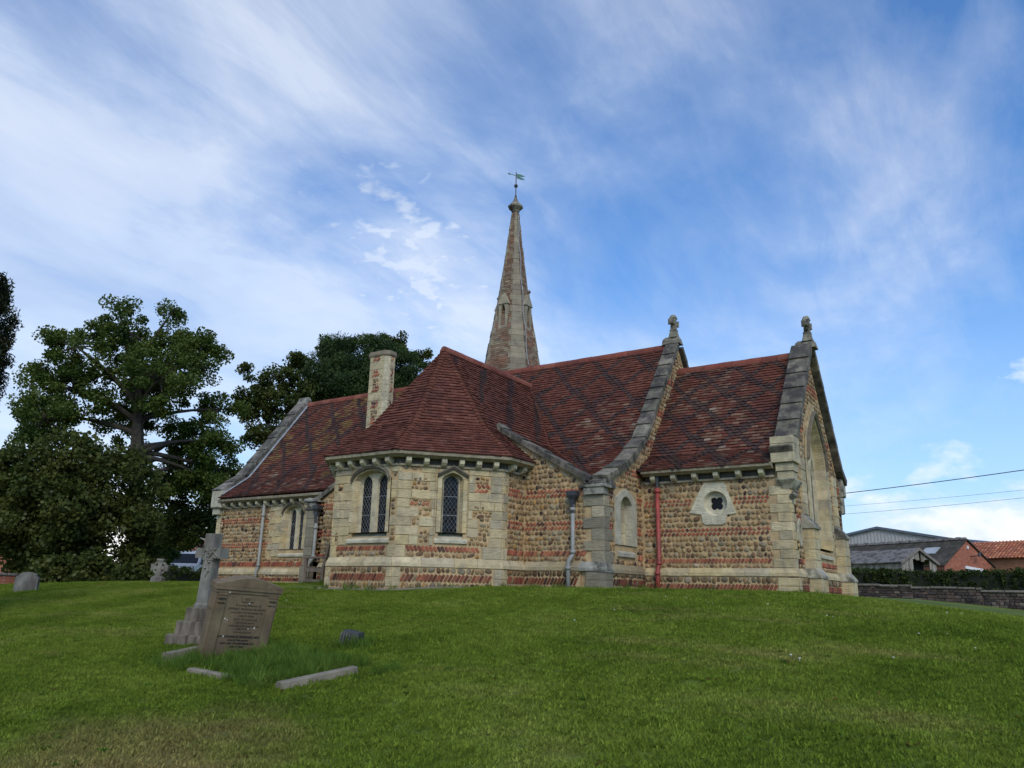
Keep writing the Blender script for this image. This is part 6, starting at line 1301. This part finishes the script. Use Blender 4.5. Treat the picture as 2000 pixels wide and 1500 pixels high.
P2 = at(1790, 1041, 95); e = empty('barn', (P2.x, P2.y, 0), 'dark blue-grey roofed shed behind the pale barn', 'barn'); P3 = at(1935, 1059, 95)
mb = MB(); f_ = Vector((0, -6, 0)); 
mb.add([Vector((P2.x-4, P2.y, P2.z+0.35)), P3+Vector((1.5, 0, -0.1)), P3+Vector((1.5, -5, -1.0)), Vector((P2.x-4, P2.y-5, P2.z-1.0))], [(0, 1, 2, 3)]); mb.add([Vector((P2.x-4, P2.y, P2.z+0.35)), P3+Vector((1.5, 0, -0.1)), P3+Vector((1.5, 5, -1.0)), Vector((P2.x-4, P2.y+5, P2.z-1.0))], [(0, 1, 2, 3)]); mb.build('roof_slope', M['barn_roof'], e)
mb = MB(); mb.box((P2.x-3.8, P2.y-4.8, -1), (P3.x+1.3, P2.y+4.8, P3.z-1.2)); mb.build('wall', M['barn_wall'], e)
# brick gabled building with mossy sheet roof
G = at(1886, 1053, 50); zr = G.z; Rl = atz(1655, 1067, zr); e = empty('brick_outbuilding', (G.x, G.y, 0), 'red brick gabled outbuilding with dark mossy roof and wall lamp', 'outbuilding')
A, B, u, s, w, sl = gabled(e, (G.x, G.y), (Rl.x, Rl.y), 1.85, zr-0.05, zr-1.42, -1, M['red_brick'], M['moss_roof'], 0.1, 0.07)
mb = MB()
for k in range(26): c = A.lerp(B, k/26); mb.loft([[c+u*x+s*y+Vector((0, 0, zr+z)) for x, y, z in ((0, -0.14, -0.02), (0.25, -0.14, -0.02), (0.25, 0.14, -0.02), (0, 0.14, -0.02))], [c+u*x+s*y+Vector((0, 0, zr+z)) for x, y, z in ((0, -0.05, 0.10+0.03*(k % 2)), (0.25, -0.05, 0.1+0.03*(k % 2)), (0.25, 0.05, 0.1+0.03*(k % 2)), (0, 0.05, 0.1+0.03*(k % 2)))]])
mb.build('ridge_capping', M['old_roof'], e)
lo = -s if (A-s*1 - CAM).length < (A+s*1-CAM).length else s
gf = -u    # gable faces along -u
def gp(x, z, n=0.02): 
    R_ = s if (RIGHT.dot(s) > 0) else -s
    return A+R_*x+gf*n+Vector((0, 0, z))
mb = MB(); mb.loft([[gp(-0.35, zr-1.58, 0.0), gp(1.12, zr-1.72, 0.0), gp(1.12, zr-1.58, 0.0), gp(-0.35, zr-1.44, 0.0)], [gp(-0.35, zr-1.58, 0.08), gp(1.12, zr-1.72, 0.08), gp(1.12, zr-1.58, 0.08), gp(-0.35, zr-1.44, 0.08)]]); mb.build('lintel', M['white'], e)
mb = MB(); mb.loft([[gp(-0.2, -0.5, -0.0), gp(0.95, -0.5, 0.0), gp(0.95, zr-1.72, 0.0), gp(-0.2, zr-1.60, 0.0)], [gp(-0.2, -0.5, 0.03), gp(0.95, -0.5, 0.03), gp(0.95, zr-1.72, 0.03), gp(-0.2, zr-1.60, 0.03)]]); mb.build('shutter_door', M['barn_wall'], e)
mb = MB(); mb.tube([gp(0.18, zr-0.93, 0.02), gp(0.22, zr-0.90, 0.25), gp(0.48, zr-0.88, 0.35)], 0.025, 6); mb.tube([gp(0.46, zr-0.93, 0.35), gp(0.46, zr-0.72, 0.35)], [0.09, 0.06], 8); mb.build('wall_lamp', M['iron'], e)
mb = MB(); mb.loft([[gp(-0.02, zr-0.52, 0.0), gp(0.08, zr-0.52, 0.0), gp(0.08, zr-0.36, 0.0), gp(-0.02, zr-0.36, 0.0)], [gp(-0.02, zr-0.52, 0.06), gp(0.08, zr-0.52, 0.06), gp(0.08, zr-0.36, 0.06), gp(-0.02, zr-0.36, 0.06)]]); mb.build('floodlight', M['white'], e)
sa = A.lerp(B, 0.30)+Vector((0, 0, zr)); sid = s if (sa+s-CAM).length < (sa-s-CAM).length else -s
def rp(t, d, h=0.08): c = A.lerp(B, t); return c+sid*d+Vector((0, 0, zr-0.05-d*(1.37/1.85)+h))
mb = MB(); mb.add([rp(0.13, 0.62), rp(0.245, 0.62), rp(0.245, 1.1), rp(0.13, 1.1)], [(0, 1, 2, 3)]); mb.add([rp(0.13, 0.62, 0.11), rp(0.245, 0.62, 0.11), rp(0.245, 1.1, 0.11), rp(0.13, 1.1, 0.11)], [(0, 1, 2, 3)]); mb.build('roof_light', simple('grey_sheet', (0.42, 0.43, 0.43), 0.4, tint=(0.2, 0.2, 0.19), tfac=0.5, tscale=3, tlo=0.5, thi=0.6), e)
# old timber shed with dark open front
G = at(1790, 1072, 44); zr = G.z; Rl = atz(1650, 1078, zr); e = empty('timber_shed', (G.x, G.y, 0), 'old weathered timber shed with sagging roof and dark open front', 'shed')
A = Vector((G.x, G.y, 0)); B = Vector((Rl.x, Rl.y, 0)); u = (B-A).normalized(); s = Vector((-u.y, u.x, 0)); R_ = s if RIGHT.dot(s) > 0 else -s; hf, dzs = 1.28, 0.62/1.28
for sg in (-1, 1):
    mb = MB(); n = 14
    for k in range(n):
        q0, q1 = A.lerp(B, k/n)-u*(0.12 if k == 0 else 0), A.lerp(B, (k+1)/n); sag = lambda t: -0.05*math.sin(3.14*t)
        z0, z1 = zr+sag(k/n), zr+sag((k+1)/n); mb.loft([[q0+Vector((0, 0, z0)), q1+Vector((0, 0, z1)), q1+Vector((0, 0, z1+0.05)), q0+Vector((0, 0, z0+0.05))], [q0+R_*sg*(hf+0.15)+Vector((0, 0, z0-dzs*(hf+0.15))), q1+R_*sg*(hf+0.15)+Vector((0, 0, z1-dzs*(hf+0.15))), q1+R_*sg*(hf+0.15)+Vector((0, 0, z1-dzs*(hf+0.15)+0.05)), q0+R_*sg*(hf+0.15)+Vector((0, 0, z0-dzs*(hf+0.15)+0.05))]])
    mb.build('roof_slope', M['old_roof'], e)
    mb = MB(); mb.loft([[A-u*0.16+Vector((0, 0, zr+0.06)), A-u*0.16+Vector((0, 0, zr-0.08)), A-u*0.11+Vector((0, 0, zr-0.08)), A-u*0.11+Vector((0, 0, zr+0.06))], [A-u*0.16+R_*sg*(hf+0.16)+Vector((0, 0, zr-dzs*(hf+0.16)+0.06)), A-u*0.16+R_*sg*(hf+0.16)+Vector((0, 0, zr-dzs*(hf+0.16)-0.08)), A-u*0.11+R_*sg*(hf+0.16)+Vector((0, 0, zr-dzs*(hf+0.16)-0.08)), A-u*0.11+R_*sg*(hf+0.16)+Vector((0, 0, zr-dzs*(hf+0.16)+0.06))]], (0.2, 0.17, 0.14)); mb.build('bargeboard', M['plank'], e)
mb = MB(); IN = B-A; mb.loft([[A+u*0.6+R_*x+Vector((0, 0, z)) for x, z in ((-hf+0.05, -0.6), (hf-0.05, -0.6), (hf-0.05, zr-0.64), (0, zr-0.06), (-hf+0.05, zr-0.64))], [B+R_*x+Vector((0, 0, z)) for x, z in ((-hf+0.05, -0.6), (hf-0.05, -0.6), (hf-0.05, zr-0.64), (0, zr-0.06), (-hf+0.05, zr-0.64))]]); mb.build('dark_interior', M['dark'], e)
def board(c, wv, z0, z1a, z1b, n_):
    mb = MB(); mb.loft([[c-n_*0.0+Vector((0, 0, z0)), c+wv+Vector((0, 0, z0)), c+wv+Vector((0, 0, z1b)), c+Vector((0, 0, z1a))], [c+n_*0.03+Vector((0, 0, z0)), c+wv+n_*0.03+Vector((0, 0, z0)), c+wv+n_*0.03+Vector((0, 0, z1b)), c+n_*0.03+Vector((0, 0, z1a))]], jit(rnd.choice([(0.30, 0.26, 0.21), (0.25, 0.22, 0.18), (0.34, 0.30, 0.25), (0.2, 0.17, 0.14)]), 0.15)); mb.build('board', M['plank'], e)
x = -hf
while x < hf-0.01:
    w_ = 0.125; top = lambda q: zr-0.04-abs(q)*dzs
    zb_ = -0.6 if (x < -0.48 or x > 0.72) else (zr-0.50+(-0.12*rnd.random() if abs(x-0.1) < 0.35 else 0))
    if not (0.0 < x < 0.12): board(A+R_*x, R_*(w_-0.012), zb_, top(x), top(x+w_), -u)
    x += w_
n = 30
for k in range(n): q = A.lerp(B, k/n); board(q-R_*hf, (B-A)/n*0.93, -0.6, zr-hf*dzs-0.12-0.02*rnd.random(), zr-hf*dzs-0.12, -R_)
# pantiled range on the right
G = at(1895, 1061, 55); zr = G.z; Rr = atz(2040, 1054, zr); e = empty('pantile_building', (G.x+1, G.y, 0), 'long orange brick building with orange pantile roof at right edge', 'outbuilding')
A = Vector((G.x-2.5, G.y+1.4, 0)); B = Vector((Rr.x+3, Rr.y-1.6, 0)); u = (B-A).normalized(); nf = Vector((u.y, -u.x, 0)); nf = nf if nf.dot(CAM-A) > 0 else -nf; ln = (B-A).length; run, drop = 1.5, 0.98
mb = MB(); mb.loft([[P+Vector((0, 0, -1)), P+nf*run*0.93+Vector((0, 0, -1)), P+nf*run*0.93+Vector((0, 0, zr-drop-0.02)), P+Vector((0, 0, zr-0.05)), P-nf*run+Vector((0, 0, zr-drop)), P-nf*run+Vector((0, 0, -1))] for P in (A, B)]); ob = attr_mat('orange_brick', base=(0.40, 0.17, 0.085), var=0.2, vscale=4, bump=0.3); brick_tex(ob, 4.4); mb.build('wall', ob, e)
ptm = bpy.data.objects.new('pantile_roof', bpy.data.meshes.new('pantile_roof')); link(ptm, e)
sl_ = Vector((nf.x*run, nf.y*run, -drop)); sln = sl_.length; sd = sl_.normalized(); nrm = u.cross(sd); nrm = nrm if nrm.z > 0 else -nrm
mb = MB(); mb.add([A+Vector((0, 0, zr)), B+Vector((0, 0, zr)), B+Vector((0, 0, zr))+sl_*1.05, A+Vector((0, 0, zr))+sl_*1.05, B+Vector((0, 0, zr))-nf*run-Vector((0, 0, drop)), A+Vector((0, 0, zr))-nf*run-Vector((0, 0, drop))], [(0, 1, 2, 3), (0, 5, 4, 1)], (0.3, 0.1, 0.05)); ptm.data = mb.mesh('pantile_roof', M['pantile'])
rows = 9; tw_ = 0.205
for r in range(rows):
    x = 0.0
    while x < ln:
        o_ = A+Vector((0, 0, zr))+u*x+sd*(r*sln*1.06/rows); g_ = sln*1.06/rows; vs = []
        for d_, lf in ((0, 0.012), (g_*1.02, 0.038)):
            for q, h in ((0, 0.0), (0.3, 0.006), (0.55, 0.05), (0.8, 0.055), (1.0, 0.01)): vs.append(o_+sd*d_+u*(q*tw_)+nrm*(lf+h))
        for q in range(5, 10): vs.append(vs[q]-nrm*0.02)
        piece('pantile', vs, [(i, i+1, 6+i, 5+i) for i in range(4)]+[(5+i, 6+i, 11+i, 10+i) for i in range(4)], jit(rnd.choice([(0.42, 0.15, 0.075), (0.36, 0.12, 0.065), (0.47, 0.19, 0.10), (0.28, 0.10, 0.06)]), 0.15), ptm); x += tw_
flush_pieces({'pantile': ('pantile', 'pantiles', 300, False)}); PIECES.clear()
# overhead wires, with the poles that carry them outside the view
def wire(label, p, q, r):
    o = MB().tube([p.lerp(q, t)+Vector((0, 0, -0.35*math.sin(math.pi*t)*0.3)) for t in [i/14 for i in range(15)]], r, 5).build('overhead_wire', M['iron'], None); tag(o, label, 'wire', 'wires crossing the sky beside the east gable')
wl, wr = at(1480, 982, 44), at(2200, 889, 38); wire('thick dark upper overhead wire right of the east gable', wl, wr, 0.019)
wire('thin middle overhead wire right of the east gable', at(1480, 1000, 44), at(2200, 936, 38), 0.006); wire('thin lowest overhead wire right of the east gable', at(1480, 1016, 44), at(2200, 951, 38), 0.007)

# ------------------------------------------------------------------ beyond the churchyard on the left
P = at(372, 1095, 62); zb = -0.8; e = empty('brick_house', (P.x, P.y, zb), 'red brick house with orange tiled roof seen behind the stone cross', 'house')
vr = Vector((_r0.x, _r0.y, 0)); vf = Vector((_vh.x, _vh.y, 0)); zt_ = at(372, 1082, 62).z; zq = at(372, 1050, 62).z; c0 = Vector((P.x, P.y, 0))
mb = MB(); mb.loft([[c0-vr*4.4+Vector((0, 0, z)), c0+vr*4+Vector((0, 0, z)), c0+vr*4+vf*5+Vector((0, 0, z)), c0-vr*4.4+vf*5+Vector((0, 0, z))] for z in (zb, zt_)]); mb.build('wall', M['red_brick'], e)
mb = MB(); mb.loft([[c0-vr*4.6-vf*0.2+Vector((0, 0, zt_)), c0-vr*4.6+vf*2.5+Vector((0, 0, zq)), c0-vr*4.6+vf*5.2+Vector((0, 0, zt_))], [c0+vr*4.2-vf*0.2+Vector((0, 0, zt_)), c0+vr*4.2+vf*2.5+Vector((0, 0, zq)), c0+vr*4.2+vf*5.2+Vector((0, 0, zt_))]], (0.27, 0.11, 0.065)); mb.build('roof', M['pantile'], e)
gt = empty('gate', tuple(at(384, 1112, 52)), 'small white paled gate beside the parked van', 'gate'); 
for k in range(5):
    p = at(375+k*5, 1112, 52); z1 = at(384, 1077 if k in (1, 3) else 1083, 52).z; mb = MB(); mb.loft([[p+vr*x+vf*y+Vector((0, 0, -0.3)) for x, y in ((-0.055, 0), (0.055, 0), (0.055, 0.04), (-0.055, 0.04))], [Vector((p.x, p.y, z1))+vr*x+vf*y for x, y in ((-0.055, 0), (0.055, 0), (0.055, 0.04), (-0.055, 0.04))], [Vector((p.x, p.y, z1+0.06))+vr*x+vf*y for x, y in ((-0.01, 0), (0.01, 0), (0.01, 0.04), (-0.01, 0.04))]]); mb.build('pale', M['white'], gt)
for y_ in (1090, 1105): a, b_ = at(373, y_, 52.1), at(397, y_, 52.1); mb = MB(); rod(mb, a, b_, 0.04, 0.08); mb.build('rail', M['white'], gt)
# parked van
vn_ = empty('parked_van', (0, 0, 0), 'white parked van facing the churchyard behind the ring cross', 'van'); pv = at(349, 1112, 50); vz = at(349, 1072, 50).z-1.95; place(vn_, (pv.x, pv.y, vz), math.atan2(vr.y, vr.x))
M['glass_car'] = simple('car_glass', (0.015, 0.017, 0.02), 0.35, bump=0, var=0.0, spec=0.2)
mb = MB(); W_ = 0.92; prf = [(0.0, 0.35, 0.95), (0.02, 0.62, 0.98), (0.10, 1.02, 0.97), (0.55, 1.12, 0.95), (1.05, 1.72, 0.84), (1.35, 1.90, 0.78), (2.2, 1.95, 0.78), (4.3, 1.93, 0.78), (4.45, 1.0, 0.95), (4.45, 0.35, 0.95)]
mb.loft([[(-W_*k, y, 0.32), (W_*k, y, 0.32), (W_*k, y, max(0.34, min(z, 1.05))), (W_*kk, y, z), (-W_*kk, y, z), (-W_*k, y, max(0.34, min(z, 1.05)))] for y, z, kk in prf for k in (0.98,)]); part(mb, 'body', simple('van_paint', (0.42, 0.43, 0.44), 0.35, bump=0.02, var=0.08), vn_)
mb = MB(); mb.add([(-0.80, 0.60, 1.17), (0.80, 0.60, 1.17), (0.70, 1.06, 1.72), (-0.70, 1.06, 1.72), (-0.80, 0.57, 1.18), (0.80, 0.57, 1.18), (0.70, 1.03, 1.735), (-0.70, 1.03, 1.735)], [(4, 5, 6, 7), (0, 1, 5, 4), (1, 2, 6, 5), (2, 3, 7, 6), (3, 0, 4, 7)]); part(mb, 'windscreen', M['glass_car'], vn_)
for sx in (-1, 1):
    mb = MB(); mb.add([(sx*0.915, 0.85, 1.15), (sx*0.91, 1.75, 1.15), (sx*0.76, 1.75, 1.72), (sx*0.78, 1.25, 1.72)], [(0, 1, 2, 3)]); part(mb, 'side_window', M['glass_car'], vn_)
    mb = MB(); mb.box((sx*0.68-0.16, -0.012, 0.68), (sx*0.68+0.16, 0.05, 0.88)); part(mb, 'headlight', simple('headlight', (0.5, 0.5, 0.5), 0.2, bump=0), vn_)
    mb = MB(); mb.box((sx*1.02-0.09, 0.82, 1.10), (sx*1.02+0.09, 0.92, 1.30)); part(mb, 'wing_mirror', M['iron'], vn_)
    for y in (0.85, 3.5):
        mb = MB(); mb.tube([(sx*0.72, y, 0.33), (sx*0.95, y, 0.33)], 0.33, 16); t_ = part(mb, 'wheel', M['iron'], vn_); mb = MB(); mb.tube([(sx*0.951, y, 0.33), (sx*0.957, y, 0.33)], 0.2, 12); part(mb, 'rim', M['lead'], t_)
mb = MB(); mb.box((-0.45, -0.013, 0.62), (0.45, 0.02, 0.86)); part(mb, 'grille', M['iron'], vn_); mb = MB(); mb.box((-0.9, -0.04, 0.36), (0.9, 0.06, 0.56)); part(mb, 'bumper', M['iron'], vn_)
# brick churchyard wall far left
bw = empty('brick_wall', tuple(at(20, 1150, 31)), 'low dark red brick churchyard wall at the far left', 'wall'); a, b_ = at(-80, 1150, 30), at(330, 1150, 34); u = Vector((b_.x-a.x, b_.y-a.y, 0)).normalized(); fr = Fr((a.x, a.y, 0), u, (u.y, -u.x, 0)); ln = Vector((b_.x-a.x, b_.y-a.y, 0)).length; z1 = at(20, 1121, 31).z
mb = MB(); fbox(mb, fr, 0, ln, -1.5, z1-0.06, -0.25, 0); mb.build('wall_core', M['red_brick'], bw); u_ = 0
while u_ < ln: mb = MB(); w_ = 0.45; fbox(mb, fr, u_, u_+w_-0.01, z1-0.06, z1+0.02, -0.29, 0.04, (0.16, 0.14, 0.12), 0.015); mb.build('coping_slab', M['wall_stone'], bw); u_ += w_
# small far house and paddock rails past the wall
P = at(4, 1095, 85); e = empty('distant_house', (P.x, P.y, -1), 'distant brown roofed house at the left edge', 'house'); zt_, zq = at(4, 1084, 85).z, at(4, 1070, 85).z; c0 = Vector((P.x, P.y, 0))
mb = MB(); mb.loft([[c0-vr*6+Vector((0, 0, z)), c0+vr*2+Vector((0, 0, z)), c0+vr*2+vf*5+Vector((0, 0, z)), c0-vr*6+vf*5+Vector((0, 0, z))] for z in (-1.5, zt_)]); mb.build('wall', M['red_brick'], e)
mb = MB(); mb.loft([[c0+vr*x-vf*0.2+Vector((0, 0, zt_)), c0+vr*x+vf*2.5+Vector((0, 0, zq)), c0+vr*x+vf*5.2+Vector((0, 0, zt_))] for x in (-6.2, 2.2)], (0.22, 0.13, 0.1)); mb.build('roof', M['pantile'], e)

# ------------------------------------------------------------------ long grass, weeds, daisies
def long_colour(nt, t):
    L = nt.links.new; n = nn(nt, 'ShaderNodeTexNoise', i_Scale=3.0, i_Detail=4.0); L(t, n.inputs['Vector']); r = ramp(nt, [(0.3, (0.055, 0.100, 0.016)), (0.5, (0.095, 0.155, 0.026)), (0.68, (0.140, 0.190, 0.036)), (0.82, (0.24, 0.21, 0.07))]); L(n.outputs['Fac'], r.inputs[0]); return r.outputs[0]
M['long'] = blade_mat('long_grass', long_colour, 1.1)
lt = bpy.data.objects.new('long_tuft', tuft_mesh('long_tuft', 34, 0.10, 0.08, 0.24, 0.008, 1.1, M['long'], 9))
def grass_patch(name, label, polys, dens, src, smin, smax, seed):
    V = []; F = []
    for q in polys: o = len(V); V += [(x, y, ground_z(x, y)) for x, y in q]; F.append([o, o+1, o+2, o+3])
    g = bpy.data.objects.new(name, np_mesh(name, np.array(V), np.array(F), M['long'])); link(g); scatter(g, src, dens, smin, smax, seed, 0.35); tag(g, label, 'grass', None, 'stuff')
grass_patch('long_grass', 'long unmown grass growing over the kerbed grave', [[(4.25, -9.25), (6.15, -9.72), (6.36, -8.9), (4.7, -8.55)], [(3.85, -9.75), (4.55, -9.8), (4.45, -9.3), (3.85, -9.25)], [(5.45, -10.0), (6.1, -10.05), (6.1, -9.7), (5.45, -9.7)], [(5.15, -8.3), (5.6, -8.25), (5.6, -7.95), (5.15, -8.0)], [(6.62, -9.5), (6.72, -9.45), (6.85, -8.95), (6.7, -8.95)], [(4.7, -9.66), (5.6, -9.74), (5.6, -9.6), (4.7, -9.5)]], 170, lt, 0.4, 0.85, 3)
grass_patch('wall_foot_weeds', 'tufts of grass and weeds at the foot of the church walls', [[(4.6, 1.72), (5.3, 1.72), (5.3, 1.85), (4.6, 1.85)], [(5.8, 1.70), (7.6, 1.70), (7.6, 1.84), (5.8, 1.84)], [(-0.3, -2.85), (0.2, -2.85), (0.2, -2.7), (-0.3, -2.7)], [(2.7, -0.25), (3.6, -0.25), (3.6, -0.12), (2.7, -0.12)], [(-3.4, -1.3), (-2.6, -1.3), (-2.6, -0.6), (-3.4, -0.6)], [(0.9, -2.98), (2.75, -0.95), (2.65, -0.85), (0.8, -2.88)], [(2.6, -0.3), (4.6, -0.3), (4.6, -0.14), (2.6, -0.14)], [(4.62, 0.0), (4.78, 0.0), (4.78, 1.8), (4.62, 1.8)], [(-1.0, -2.95), (1.0, -2.95), (1.0, -2.86), (-1.0, -2.86)], [(7.9, 1.6), (8.4, 1.6), (8.4, 1.8), (7.9, 1.8)]], 55, lt, 0.35, 0.9, 8)
M['petal'] = simple('daisy_petal', (0.75, 0.75, 0.70), 0.7, bump=0)
mb = MB(); mb.loft([[(0.012*math.cos(k*0.7854), 0.012*math.sin(k*0.7854), 0.024) for k in range(8)], [(0.010*math.cos(k*0.7854), 0.010*math.sin(k*0.7854), 0.029) for k in range(8)]]); mb.tube([(0, 0, 0), (0, 0, 0.024)], 0.002, 4); dm = mb.mesh('daisy', M['petal'])
rd = random.Random(4)
for k, (x, y) in enumerate([(1340, 1170), (1382, 1180), (1392, 1182), (1300, 1168), (1500, 1183), (1545, 1284), (1562, 1291), (1615, 1206), (1628, 1209), (1850, 1200), (1878, 1201), (1795, 1242), (1850, 1243), (1200, 1195), (1122, 1215), (560, 1175), (575, 1172), (1745, 1290), (1905, 1271), (1640, 1166)]):
    d = FWD+RIGHT*((x-1000)/FPX)-UP*((y-750)/FPX); t = 4.0
    while t < 40 and (CAM+d*t).z > ground_z((CAM+d*t).x, (CAM+d*t).y): t += 0.02
    p = CAM+d*t; o = bpy.data.objects.new('daisy', dm); COL.objects.link(o); o.location = (p.x, p.y, ground_z(p.x, p.y)); tag(o, 'tiny white daisy dotted on the mown lawn', 'daisy', 'daisies on the lawn')
